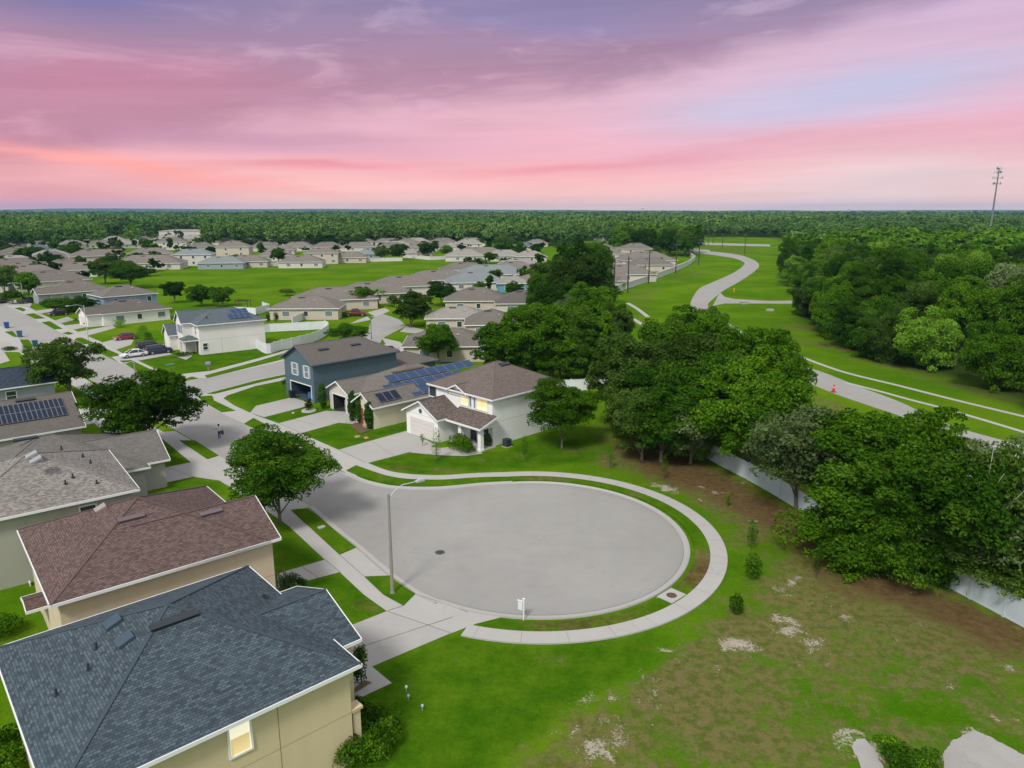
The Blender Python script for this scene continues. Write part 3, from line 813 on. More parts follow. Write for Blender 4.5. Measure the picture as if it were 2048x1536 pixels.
# kerb: gutter pan, rounded nose, back
def kerb(name, line, side, label, w=0.46):
    mb = MB()
    prof = [(0.06, 0.013), (-0.02, 0.020), (-0.30, 0.016), (-0.36, 0.05), (-0.40, 0.10), (-w, 0.112), (-w - 0.02, 0.0)]
    rows = []
    for i, p in enumerate(line):
        d = (line[min(i + 1, len(line) - 1)] - line[max(i - 1, 0)]).normalized()
        nn = Vector((-d.y, d.x, 0)) * side
        rows.append([(p - nn * q[0] * 1.0 + Vector((0, 0, q[1]))) for q in [(a + 0.40, b) for a, b in prof]])
    for i in range(len(rows) - 1):
        for k in range(len(prof) - 1):
            f = [rows[i][k], rows[i + 1][k], rows[i + 1][k + 1], rows[i][k + 1]]
            mb.face(f if side > 0 else f[::-1])
    return struct(name, mb, KERBC, label)
kline = [p for p in bulb_arc]
kerb('kerb', bulb_arc[::1] + right_k, -1, 'rounded concrete kerb round the turning circle')
kerb('street_kerb', left_k, -1, 'concrete kerb along the house side of the street end')
# control joints in the concrete
mb = MB()
def jline(a, b, z, wd=0.035):
    d = (b - a).normalized(); nn = Vector((-d.y, d.x, 0)) * wd / 2
    mb.face([(q.x, q.y, z) for q in (a + nn, a - nn, b - nn, b + nn)])
aa = a0 + 3
while aa < a1 - 2:
    u = Vector((math.cos(R(aa)), math.sin(R(aa)), 0))
    jline(CC + u * (RI + .02), CC + u * (RO - .02), 0.109, 0.022)
    aa += 11.5
for a, b in (((707, 1300), (905, 1235)), ((774, 1223), (905, 1268)), ((680, 1145), (650, 1120)), ((557, 847), (602, 867)), ((677, 900), (734, 927)), ((679, 1110), (730, 1155)), ((714, 1095), (781, 1153)), ((774, 1223), (807, 1212)), ((512, 831), (528, 835)), ((740, 880), (790, 914)), ((630, 850), (580, 838)), ((831, 1188), (936, 1225)), ((334, 935), (387, 954)), ((600, 1132), (640, 1158))):
    jline(at(*a), at(*b), 0.052)
ga = arc(RR - 0.44, a_l if a_l < 0 else a_l - 360, a_r, 90)
for i in range(len(ga) - 1): jline(ga[i], ga[i + 1], 0.0355, 0.03)
struct('expansion_joint', mb, JOINT, 'dark joint lines across the sidewalks and driveways')
# storm drain and manhole
mb = MB(); c0 = at(1343, 1194)
dd = D1
mb.obox(c0 + Vector((0, 0, 0.06)), dd * 0.85, D2 * 0.62, (0, 0, 0.07), 0)
o = mb.build('storm_drain', [WALKC]); tag(o, 'square concrete storm drain inlet set in the kerb of the turning circle', 'drain')
mb = MB(); mb.tube([c0 + Vector((0, 0, 0.1)), c0 + Vector((0, 0, 0.145))], 0.36, 20); x = mb.build('drain_lid', mat('rusty_iron', (0.10, 0.062, 0.035), 0.8, 0.3, 6)); attach(x, o)
mb = MB(); c0 = at(880, 1105); mb.tube([c0 + Vector((0, 0, 0.008)), c0 + Vector((0, 0, 0.020))], 0.40, 28)
mb2 = MB(); mb2.tube([c0 + Vector((0, 0, 0.008)), c0 + Vector((0, 0, 0.026))], 0.31, 28)
o = mb.build('manhole_cover', mat('iron_rim', (0.10, 0.10, 0.10), 0.7)); tag(o, 'dark round iron manhole cover in the turning circle', 'manhole')
attach(mb2.build('lid', mat('iron_lid', (0.055, 0.05, 0.055), 0.6, 0.3, 12, 0.6, 30)), o)
for (x, y, rr, cl, nm, lb) in ((341, 730, 0.75, (0.06, 0.16, 0.14), 'utility_cover', 'green utility box lid set in the corner lawn'), (643, 1057, 0.32, (0.36, 0.36, 0.38), 'meter_cover', 'grey meter lid in the verge under the street tree')):
    mb = MB(); c0 = at(x, y); mb.prism([c0 + D1 * rr * a + D2 * rr * .7 * b for a, b in ((1, .6), (.6, 1), (-.6, 1), (-1, .6), (-1, -.6), (-.6, -1), (.6, -1), (1, -.6))], 0, 0.16)
    tag(mb.build(nm, mat(nm, cl, 0.6, 0.15, 5)), lb, 'cover')
def rough(P, amp, seed):
    rs_ = random.Random(seed); out = []
    for i in range(len(P)):
        a, b = P[i], P[(i + 1) % len(P)]
        n_ = max(1, int((b - a).length / 0.18))
        for k in range(n_):
            q = a.lerp(b, k / n_); out.append(Vector((q.x + rs_.gauss(0, amp), q.y + rs_.gauss(0, amp), 0)))
    return out
# loose concrete slab lower right, gravel bed by the porch
mb = MB(); mb.prism(rough([at(*q) for q in [(1885, 1510), (1900, 1488), (1925, 1472), (1952, 1463), (1985, 1478), (2048, 1512), (2110, 1548), (2080, 1600), (1960, 1600), (1890, 1545)]], .035, 1), -0.1, 0.05)
PADC = concrete('worn_concrete', (0.33, 0.325, 0.315), 0.34, 0.2)
struct('concrete_pad', mb, PADC, 'bare concrete pad in the grass of the empty lot')
mb = MB(); mb.prism(rough([at(*q) for q in [(1702, 1490), (1712, 1479), (1730, 1478), (1745, 1495), (1768, 1536), (1775, 1570), (1735, 1570), (1715, 1520)]], .035, 2), -0.1, 0.045)
struct('concrete_strip', mb, PADC, 'short worn concrete strip in the grass of the empty lot')
GRAVEL = concrete('gravel_stone', (0.36, 0.34, 0.325), 0.2, 0.55)
sheet('gravel_bed', [[(-20, 683), (12, 684), (36, 693), (30, 698), (-20, 699)], [(820, 906), (834, 897), (858, 893), (880, 897), (912, 893), (960, 905), (966, 908), (930, 913), (890, 912), (850, 909)]], 0.056, GRAVEL, 'grey gravel bed in front of the white house porch')
sheet('garden_bed', [[(701, 1385), (728, 1362), (744, 1366), (702, 1392)], [(725, 850), (745, 860), (726, 863), (700, 850)], [(700, 852), (722, 868), (738, 862), (744, 858), (712, 845)]], 0.060, mat('mulch', (0.12, 0.08, 0.05), 0.95, 0.4, 4), 'brown mulch beds by the house walls')
# ================================================================== HOUSES
TRIM = mat('white_trim', (0.72, 0.74, 0.76), 0.6)
GLASS = mat('window_glass', (0.035, 0.05, 0.06), 0.12, spec=0.6)
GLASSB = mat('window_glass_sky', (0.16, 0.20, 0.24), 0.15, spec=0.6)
LIT = mat('lit_window', (1.0, 0.80, 0.42), 0.5, emit=0.46)
LITW = mat('lit_window_pale', (1.0, 0.92, 0.74), 0.5, emit=0.46)
DARKIN = mat('garage_dark', (0.03, 0.032, 0.036), 0.9)
VENT = mat('roof_vent_metal', (0.028, 0.036, 0.045), 0.6)
VENTL = mat('roof_vent_pale', (0.30, 0.31, 0.33), 0.6)
GDOOR = mat('garage_door_paint', (0.62, 0.60, 0.585), 0.6, 0.03, 2)
def udir(a): return Vector((math.cos(R(a)), math.sin(R(a)), 0))
class Vol:
    """a rectangular block: eave rectangle p0 + a*ux + b*uy, walls inset by oh, roof over it"""
    def __init__(s, root, p0, angd, L, W, ze, wall, roof, start='hip', end='hip', pitch=0.42, oh=0.42, z0=0.0, trim=TRIM, lift=0.0, holes=None, nowall=False, fascia=True, inset=None, bare=()):
        s.root, s.p0, s.L, s.W, s.ze, s.oh, s.pitch = root, Vector((p0[0], p0[1], 0)), L, W, ze + lift, oh, pitch
        s.ux = udir(angd); s.uy = Vector((-s.ux.y, s.ux.x, 0)); s.start, s.end = start, end
        ux, uy, ze = s.ux, s.uy, s.ze
        h = W / 2; s.rise = pitch * h
        ins0 = min(h, L / 2) if start == 'hip' else 0
        ins1 = min(h, L / 2) if end == 'hip' else 0
        if inset is not None:
            if start == 'hip': ins0 = min(inset, L / 2)
            if end == 'hip': ins1 = min(inset, L / 2)
        s.ins0, s.ins1 = ins0, ins1
        P = lambda a, b, z: s.p0 + ux * a + uy * b + Vector((0, 0, z))
        s.P = P
        zr = ze + s.rise
        A, B, C, D = (0, 0, ze), (L, 0, ze), (L, W, ze), (0, W, ze)
        r0, r1 = (ins0, h, zr), (L - ins1, h, zr)
        sl = math.sqrt(1 + pitch * pitch)
        mb = MB()
        def rf(pts, fu):
            w = [P(*p) for p in pts]
            mb.face(w, 0, [fu(*p) for p in pts])
        def top(pts, fu): rf(pts, fu)
        apex = abs(r1[0] - r0[0]) < 1e-4
        top([A, B, r1] + ([] if apex else [r0]), lambda a, b, z: (a, b * sl))
        top([C, D, r0] + ([] if apex else [r1]), lambda a, b, z: (a + 50, (W - b) * sl))
        if start == 'hip': top([D, A, r0], lambda a, b, z: (b + 100, a * sl))
        if end == 'hip': top([B, C, r1], lambda a, b, z: (b + 150, (L - a) * sl))
        # underside
        th = 0.13
        dn = lambda p: (p[0], p[1], p[2] - th)
        mb.face([P(*dn(p)) for p in ([B, A, r0] + ([] if apex else [r1]))])
        mb.face([P(*dn(p)) for p in ([D, C, r1] + ([] if apex else [r0]))])
        if start == 'hip': mb.face([P(*dn(p)) for p in (A, D, r0)])
        if end == 'hip': mb.face([P(*dn(p)) for p in (C, B, r1)])
        loop = [A, B] + ([r1] if end != 'hip' else []) + [C, D] + ([r0] if start != 'hip' else [])
        for i in range(len(loop)):
            p, q = loop[i], loop[(i + 1) % len(loop)]
            mb.face([P(*dn(p)), P(*dn(q)), P(*q), P(*p)])
        s.roof = mb.build('roof', roof, root)
        if fascia:
            fb = MB()
            cen = P(L / 2, h, 0)
            for i in range(len(loop)):
                if 'start' in bare and min(loop[i][0], loop[(i + 1) % len(loop)][0]) < .01 and max(loop[i][0], loop[(i + 1) % len(loop)][0]) < .01: continue
                if 'end' in bare and min(loop[i][0], loop[(i + 1) % len(loop)][0]) > L - .01: continue
                p, q = P(*loop[i]), P(*loop[(i + 1) % len(loop)])
                d = (q - p); ln = d.length; d.normalize()
                hd = Vector((d.x, d.y, 0)).normalized()
                nn = Vector((hd.y, -hd.x, 0))
                if (p - cen).dot(nn) < 0: nn = -nn
                up = Vector((0, 0, 1))
                fb.obox((p + q) / 2 + nn * 0.028 - up * 0.085, d * (ln / 2 + 0.02), nn * 0.025, up * 0.09)
            s.fascia = fb.build('fascia', trim, s.roof)
        # ridge and hip caps
        cb = MB()
        def cap(p, q):
            p, q = P(*p) + Vector((0, 0, .012)), P(*q) + Vector((0, 0, .012))
            d = q - p
            if d.length < .3: return
            l = d.length; d.normalize()
            sd = d.cross(Vector((0, 0, 1))).normalized()
            cb.obox((p + q) / 2, d * l / 2, sd * 0.085, sd.cross(d) * 0.016)
        if not apex: cap(r0, r1)
        if start == 'hip': cap(A, r0); cap(D, r0)
        if end == 'hip': cap(B, r1); cap(C, r1)
        if cb.f: cb.build('ridge_cap', roof, s.roof)
        # walls
        s.z0 = z0
        if not nowall:
            wb = MB()
            zt = ze + pitch * oh - 0.07
            o = oh
            zp = ze + s.rise - 0.09
            hk = holes or {}
            def wall_face(a, b, n_out, peak, hole):
                if hole is None:
                    pts = [a + Vector((0, 0, z0)), b + Vector((0, 0, z0)), b + Vector((0, 0, zt)), a + Vector((0, 0, zt))]
                    if peak is not None: pts = [pts[0], pts[1], pts[2], peak, pts[3]]
                    wb.face(pts)
                else:
                    u0, u1, zh = hole
                    d = (b - a).normalized(); l = (b - a).length
                    q = lambda u, z: a + d * u + Vector((0, 0, z))
                    wb.face([q(0, z0), q(u0, z0), q(u0, zh), q(0, zh)])
                    wb.face([q(u1, z0), q(l, z0), q(l, zh), q(u1, zh)])
                    pts = [q(0, zh), q(u0, zh), q(u1, zh), q(l, zh), q(l, zt)] + ([peak] if peak is not None else []) + [q(0, zt)]
                    wb.face(pts)
            a0, b0, c0, d0 = P(o, o, 0), P(L - o, o, 0), P(L - o, W - o, 0), P(o, W - o, 0)
            wall_face(a0, b0, -uy, None, hk.get('near'))
            wall_face(b0, c0, ux, P(L - o, h, zp) if end != 'hip' else None, hk.get('end'))
            wall_face(c0, d0, uy, None, hk.get('far'))
            wall_face(d0, a0, -ux, P(o, h, zp) if start != 'hip' else None, hk.get('start'))
            s.wall = wb.build('wall', wall, root)
    def face(s, side):
        """(origin at the left foot seen from outside, direction along the wall, outward normal, length)"""
        o, L, W, P = s.oh, s.L, s.W, s.P
        if side == 'near': return P(o, o, 0), s.ux, -s.uy, L - 2 * o
        if side == 'end': return P(L - o, o, 0), s.uy, s.ux, W - 2 * o
        if side == 'far': return P(L - o, W - o, 0), -s.ux, s.uy, L - 2 * o
        return P(o, W - o, 0), -s.uy, -s.ux, W - 2 * o
    def wpx(s, side, x0, y0, x1, y1):
        """photo rectangle on a wall -> u0, u1, z0, z1"""
        a, d, n, l = s.face(side)
        p, q = hit(x0, y0, a, n), hit(x1, y1, a, n)
        return (p - a).dot(d), (q - a).dot(d), q.z, p.z
    def plane(s, side):
        if side == 'near': return s.P(0, 0, s.ze), s.ux, s.uy
        if side == 'far': return s.P(0, s.W, s.ze), s.ux, -s.uy
        if side == 'start': return s.P(0, 0, s.ze), s.uy, s.ux
        return s.P(s.L, 0, s.ze), s.uy, -s.ux
    def rpitch(s, side):
        if side in ('near', 'far'): return s.pitch
        return s.rise / (s.ins0 if side == 'start' else s.ins1)
    def rpx(s, side, x, y):
        """photo pixel on a roof slope -> (along eave, in from eave)"""
        o, u, i = s.plane(side); k = s.rpitch(side)
        n = (i * k - Vector((0, 0, 1)))
        p = hit(x, y, o, n)
        return (p - o).dot(u), (p - o).dot(i)
    def rbox(s, name, m, side, a, d, la, ld, h, parent=None, lift=0.02, mb=None):
        o, u, i = s.plane(side); k = s.rpitch(side)
        sl = (i + Vector((0, 0, k))).normalized()
        n = u.cross(sl)
        if n.z < 0: n = -n
        c = o + u * a + i * d + Vector((0, 0, k * d)) + n * (lift + h / 2)
        own = mb is None
        mb = mb or MB()
        mb.obox(c, u * la / 2, sl * ld / 2, n * h / 2)
        if own: return mb.build(name, m, parent or s.roof)

def window(v, side, u0, u1, z0, z1, glass=GLASS, frame=TRIM, split=1, shutters=None, fw=0.09, muntin=True):
    a, d, n, l = v.face(side)
    u0, u1 = min(u0, u1), max(u0, u1); z0, z1 = min(z0, z1), max(z0, z1)
    Z = Vector((0, 0, 1))
    q = lambda u, z, k: a + d * u + Z * z + n * k
    fb = MB()
    t = 0.04
    fb.obox(q((u0 + u1) / 2, z0 - fw / 2, t), d * ((u1 - u0) / 2 + fw), n * t, Z * fw / 2)
    fb.obox(q((u0 + u1) / 2, z1 + fw / 2, t), d * ((u1 - u0) / 2 + fw), n * t, Z * fw / 2)
    fb.obox(q(u0 - fw / 2, (z0 + z1) / 2, t), d * fw / 2, n * t, Z * (z1 - z0) / 2)
    fb.obox(q(u1 + fw / 2, (z0 + z1) / 2, t), d * fw / 2, n * t, Z * (z1 - z0) / 2)
    for k in range(1, split):
        u = u0 + (u1 - u0) * k / split
        fb.obox(q(u, (z0 + z1) / 2, t), d * 0.035, n * t, Z * (z1 - z0) / 2)
    if muntin: fb.obox(q((u0 + u1) / 2, (z0 + z1) / 2, t * .8), d * (u1 - u0) / 2, n * t * .7, Z * 0.025)
    f = fb.build('window', frame, v.root)
    pb = MB()
    pb.obox(q((u0 + u1) / 2, (z0 + z1) / 2, 0.012), d * ((u1 - u0) / 2), n * 0.010, Z * (z1 - z0) / 2)
    pb.build('pane', glass, f)
    if glass in (LIT, LITW):      # half-drawn blind behind the lit glass
        bb = MB(); zb = z0 + (z1 - z0) * (.52 if glass is LITW else .86)
        lo_, hi_ = (z0, zb) if glass is LITW else (zb - (z1 - z0) * .60, z1)
        bb.obox(q((u0 + u1) / 2, (lo_ + hi_) / 2, 0.026), d * ((u1 - u0) / 2 - .03), n * 0.003, Z * (hi_ - lo_) / 2)
        for k in range(1, 5):
            if glass is LIT: bb.obox(q((u0 + u1) / 2, lo_ + (hi_ - lo_) * k / 5, 0.030), d * ((u1 - u0) / 2 - .03), n * 0.004, Z * 0.012)
        bb.build('blind', mat('lit_blind', (.86, .66, .34), .7, emit=.30), f)
    if shutters:
        for k in (-1, 1):
            sb = MB()
            uc = (u0 - fw - 0.2) if k < 0 else (u1 + fw + 0.2)
            sb.obox(q(uc, (z0 + z1) / 2, 0.03), d * 0.18, n * 0.028, Z * ((z1 - z0) / 2 + 0.05))
            sb.build('shutter', shutters, f)
    return f
def garage_door(v, side, u0, u1, z1, m=GDOOR):
    a, d, n, l = v.face(side)
    Z = Vector((0, 0, 1)); rows = 4
    mb = MB()
    hgt = z1 / rows
    for r in range(rows):
        for c in range(4):
            w = (u1 - u0) / 4
            mb.obox(a + d * (u0 + w * (c + .5)) + Z * (hgt * (r + .5)) + n * 0.035, d * (w / 2 - 0.05), n * 0.012, Z * (hgt / 2 - 0.045))
        mb.obox(a + d * (u0 + u1) / 2 + Z * (hgt * (r + .5)) + n * 0.014, d * (u1 - u0) / 2, n * 0.012, Z * (hgt / 2 - 0.008))
    return mb.build('garage_door', m, v.root)
def door(v, side, u, w, h, m, z0=0.1):
    a, d, n, l = v.face(side); Z = Vector((0, 0, 1))
    mb = MB()
    mb.obox(a + d * u + Z * (z0 + h / 2) + n * 0.02, d * w / 2, n * 0.02, Z * h / 2)
    for r in (0.28, 0.72):
        for c in (-0.22, 0.22):
            mb.obox(a + d * (u + c * w) + Z * (z0 + h * r) + n * 0.045, d * w * .16, n * 0.008, Z * h * .17)
    o = mb.build('door', m, v.root)
    hb = MB(); hb.obox(a + d * (u + w * .4) + Z * (z0 + 1.0) + n * 0.06, d * 0.02, n * 0.03, Z * 0.08)
    hb.build('handle', VENTL, o)
    return o
def garage_room(v, side, u0, u1, zh, depth, m=DARKIN, trim=TRIM):
    a, d, n, l = v.face(side); Z = Vector((0, 0, 1))
    q = lambda u, z, k: a + d * u + Z * z - n * k
    mb = MB()
    mb.face([q(u0, 0.02, 0), q(u1, 0.02, 0), q(u1, 0.02, depth), q(u0, 0.02, depth)])
    mb.face([q(u0, 0, depth), q(u1, 0, depth), q(u1, zh, depth), q(u0, zh, depth)])
    mb.face([q(u0, 0, 0), q(u0, 0, depth), q(u0, zh, depth), q(u0, zh, 0)])
    mb.face([q(u1, 0, depth), q(u1, 0, 0), q(u1, zh, 0), q(u1, zh, depth)])
    mb.face([q(u0, zh, depth), q(u1, zh, depth), q(u1, zh, 0), q(u0, zh, 0)])
    mb.build('garage_interior', m, v.root)
    fb = MB()
    fb.obox(q((u0 + u1) / 2, zh + .06, -0.03), d * ((u1 - u0) / 2 + .12), n * 0.03, Z * 0.06)
    for u in (u0 - .06, u1 + .06): fb.obox(q(u, zh / 2, -0.03), d * 0.06, n * 0.03, Z * zh / 2)
    fb.build('garage_frame', trim, v.root)
def solar_array(v, side, a0, d0, nx, ny, pw=1.0, pl=1.65, m=None, skip=()):
    o, u, i = v.plane(side); k = v.rpitch(side)
    sl = (i + Vector((0, 0, k))).normalized(); n = u.cross(sl)
    if n.z < 0: n = -n
    proto = None
    for r in range(ny):
        for c in range(nx):
            if (c, r) in skip: continue
            cen = Vector((a0 + (c + .5) * (pw + .03), d0 + (r + .5) * (pl + .04), 0))
            pos = o + u * cen.x + sl * cen.y + n * 0.14
            if proto is None:
                mb = MB()
                mb.obox((0, 0, 0), u * pw / 2, sl * pl / 2, n * 0.02, 0)
                cell = MB()
                proto = mb.build('solar_panel', [SOLFRAME], None)
                fb = MB(); fb.obox(n * 0.003, u * (pw / 2 - .025), sl * (pl / 2 - .025), n * 0.021, 0)
                # uv for the cells
                cellm = fb.build('cells', [m or SOLAR], None)
                ul = cellm.data.uv_layers.new(name='UVMap')
                for p in cellm.data.polygons:
                    for li in p.loop_indices:
                        cc = cellm.data.vertices[cellm.data.loops[li].vertex_index].co
                        ul.data[li].uv = (cc.dot(u) + pw / 2, cc.dot(sl) + pl / 2)
                cellm.parent = proto
                o_ = proto
            else:
                o_ = copy_tree(proto)
            o_.location = pos
            o_.parent = v.root
            o_.matrix_parent_inverse = world_of(v.root).inverted()
def solar_mat(name, col, line, w=0.16):
    m = bpy.data.materials.new(name); m.use_nodes = True
    g = NT(m.node_tree)
    out = g.n('ShaderNodeOutputMaterial'); p = g.n('ShaderNodeBsdfPrincipled'); g.nt.links.new(p.outputs[0], out.inputs[0])
    uv = g.n('ShaderNodeUVMap'); uv.uv_map = 'UVMap'
    br = g.n('ShaderNodeTexBrick'); br.offset = 0.0
    br.inputs['Scale'].default_value = 1; br.inputs['Brick Width'].default_value = w; br.inputs['Row Height'].default_value = w; br.inputs['Mortar Size'].default_value = 0.006
    g.put(br.inputs['Color1'], col); g.put(br.inputs['Color2'], tuple(min(1, v * 1.25) for v in col[:3]) + (1,)); g.put(br.inputs['Mortar'], line)
    g.nt.links.new(uv.outputs[0], br.inputs['Vector'])
    g.put(p.inputs['Base Color'], br.outputs['Color'])
    p.inputs['Roughness'].default_value = 0.4; p.inputs['Specular IOR Level'].default_value = 0.22
    return m
SOLAR = solar_mat('solar_cells', (0.016, 0.042, 0.105, 1), (0.05, 0.08, 0.14, 1))
SOLARD = solar_mat('solar_cells_dark', (0.005, 0.012, 0.030, 1), (0.012, 0.02, 0.04, 1))
SOLFRAME = mat('solar_frame', (0.20, 0.22, 0.25), 0.5)
def wedge_vent(v, side, x, y, w=0.55, l=0.6, h=0.2, m=VENTL):
    a, d = v.rpx(side, x, y)
    v.rbox('roof_vent', m, side, a, d, w, l, h * .55)
def pipe(v, side, x, y, r=0.05, h=0.35):
    a, d = v.rpx(side, x, y)
    o, u, i = v.plane(side); c = o + u * a + i * d + Vector((0, 0, v.rpitch(side) * d))
    mb = MB(); mb.tube([c - Vector((0, 0, .05)), c + Vector((0, 0, h))], r, 8)
    mb.tube([c + Vector((0, 0, .0)), c + Vector((0, 0, .05))], r * 2.2, 8)
    mb.build('roof_pipe', VENT, v.roof)

# ---- shingles and stucco colours
RA = shingle('shingle_slate_blue', (0.062, 0.086, 0.106), 0.38, 0.13, 0.24, 0.20)
RB = shingle('shingle_red_brown', (0.128, 0.088, 0.082), 0.34, 0.12, 0.22, 0.14)
RC2 = shingle('shingle_light_grey', (0.235, 0.22, 0.205), 0.36, 0.12, 0.22, 0.16)
RC1 = shingle('shingle_grey', (0.150, 0.142, 0.134), 0.16, 0.15, 0.3, 0.14)
RD = shingle('shingle_grey_brown', (0.135, 0.122, 0.110), 0.12, 0.15, 0.3, 0.14)
RE = shingle('shingle_dark_blue', (0.038, 0.055, 0.082), 0.3, 0.15, 0.3, 0.10)
RM = shingle('shingle_brown', (0.150, 0.122, 0.110), 0.16, 0.15, 0.3, 0.12)
RMG = shingle('shingle_brown_dark', (0.130, 0.104, 0.095), 0.40, 0.15, 0.28, 0.10)
RU = shingle('shingle_taupe', (0.135, 0.122, 0.115), 0.10, 0.15, 0.3, 0.12)
RN = shingle('shingle_warm_grey', (0.165, 0.150, 0.135), 0.14, 0.15, 0.3, 0.12)
RK = shingle('shingle_blue_grey', (0.105, 0.130, 0.152), 0.14, 0.15, 0.3, 0.10)
RH = shingle('shingle_drab', (0.185, 0.165, 0.150), 0.12, 0.2, 0.4, 0.12)
RH2 = shingle('shingle_pale', (0.27, 0.255, 0.235), 0.10, 0.2, 0.4, 0.12)
RH3 = shingle('shingle_teal_grey', (0.20, 0.225, 0.235), 0.10, 0.2, 0.4, 0.10)
RRED = shingle('shingle_terracotta', (0.24, 0.13, 0.11), 0.12, 0.2, 0.4, 0.10)
WA = stucco('stucco_tan', (0.57, 0.485, 0.315))
WB = stucco('stucco_beige', (0.60, 0.50, 0.37))
WC = stucco('stucco_grey_green', (0.38, 0.38, 0.32), False)
WC1 = stucco('stucco_grey', (0.40, 0.39, 0.36), False)
WE = stucco('stucco_slate', (0.28, 0.31, 0.35), False)
WM = stucco('stucco_white', (0.80, 0.80, 0.80))
WN = stucco('stucco_cream', (0.64, 0.58, 0.44), False)
WU = stucco('stucco_blue', (0.085, 0.135, 0.165))
WK = stucco('stucco_offwhite', (0.73, 0.71, 0.69))
WBL = stucco('stucco_light_blue', (0.22, 0.31, 0.40))
WH = stucco('stucco_pale', (0.56, 0.53, 0.49), False)
WH2 = stucco('stucco_sand', (0.50, 0.44, 0.37), False)
HG = 'houses of the neighbourhood'
V3 = lambda x, y, z=0: Vector((x, y, z))

# ---- A: slate-blue roof, tan two-storey house at the lower left
def house_A():
    r = empty('house', (-14, 30, 0), 'big two-storey tan house with slate-blue shingle roof and one lit side window', 'house', HG)
    v = Vol(r, (-16.4, 21.5), 42.1, 12.6, 13.0, 5.4, WA, RA)
    e = at(722, 1277, 5.2)
    ux = udir(42.1)
    v2 = Vol(r, e - ux * 7.0, 42.1, 7.0, 7.0, 5.2, WA, RA, start='gable', end='gable', oh=0.35, bare=('start',), pitch=.36)
    window(v, 'near', *v.wpx('near', 455.5, 1450, 502.6, 1494), glass=LITW, muntin=False)
    window(v, 'start', *v.wpx('start', 30, 1486, 38, 1512), glass=GLASS)
    a, d = v.rpx('near', 349, 1243)
    v.rbox('roof_vent', VENT, 'near', a, d, 2.1, 0.35, 0.16)
    for x, y in ((227, 1246), (251, 1281)): wedge_vent(v, 'start', x, y, 0.75, 0.75, 0.25, mat('vent_slate', (0.045, 0.075, 0.105), 0.5))
    for u in (8.2,):
        a_, d_, n_, l_ = v.face('near'); jb = MB(); jb.obox(a_ + d_ * u + n_ * .002 + V3(0, 0, 2.75), d_ * .018, n_ * .003, (0, 0, 2.7)); jb.build('wall_joint', mat('joint_tan', (.22, .18, .11), .9), r)
    for x, y in ((193, 1298), (177, 1340), (113, 1391)): pipe(v, 'start', x, y)
    pipe(v, 'end', 528, 1195, 0.09, 0.2)
    # porch column at the door
    a, dd, n, l = v.face('end')
    mb = MB(); c = a + dd * 0.3 + n * 0.32
    mb.obox(c + V3(0, 0, 1.35), dd * 0.2, n * 0.2, (0, 0, 1.35)); mb.obox(c + V3(0, 0, 2.75), dd * 0.3, n * 0.3, (0, 0, 0.07)); mb.build('porch_column', WA, r)
    garage_door(v2, 'end', 0.9, 5.6, 2.3)
    door(v, 'end', 2.2, 1.0, 2.1, mat('door_brown', (0.10, 0.06, 0.04), 0.5))
house_A()
# ---- B: red-brown roof
def house_B():
    r = empty('house', (-22, 42, 0), 'two-storey beige house with red-brown shingle roof and a low back awning roof', 'house', HG)
    v = Vol(r, (-24.8, 35.1), 40.3, 12.2, 12.5, 5.4, WB, RB)
    ux = udir(40.3)
    v2 = Vol(r, V3(-24.8, 35.1) + ux * 5.0, 40.3, 7.85, 8.0, 5.4, WB, RB, start='gable', end='gable', lift=0.004, oh=0.425, bare=('start',))
    for x0, x1, x, w in ((0, 0, 263, 1.5), (0, 0, 422, 1.4)):
        y = 1038 if x == 263 else 1027
        a, d = v2.rpx('near', x, y) if x > 300 else v.rpx('near', x, y)
        (v2 if x > 300 else v).rbox('roof_vent', mat('vent_brown', (0.13, 0.10, 0.11), 0.5), 'near', a, d, w, 0.32, 0.16)
    wedge_vent(v, 'start', 202, 1018, 0.7, 0.7, 0.25, mat('vent_tan', (0.30, 0.26, 0.24), 0.5))
    for (x0, y0, x1, y1) in ((34.5, 1122, 41, 1146), (60, 1164, 65, 1189), (77, 1195, 85, 1222)): window(v, 'start', *v.wpx('start', x0, y0, x1, y1), glass=GLASSB)
    window(v, 'start', *v.wpx('start', 63.5, 1228, 75, 1270), glass=GLASS, muntin=False)
    # awning roof over the back door
    a, d, n, l = v.face('start')
    p = hit(56, 1212, a + n * 0.9, n); u = (p - a).dot(d)
    Vol(r, a + d * (u + 1.1) + n * 1.1, 40.3, 1.15, 2.2, 2.5, WB, RB, start='gable', end='gable', nowall=True, pitch=0.25)
    f = v2.face('end')
    garage_door(v2, 'end', 1.0, 5.8, 2.3)
house_B()
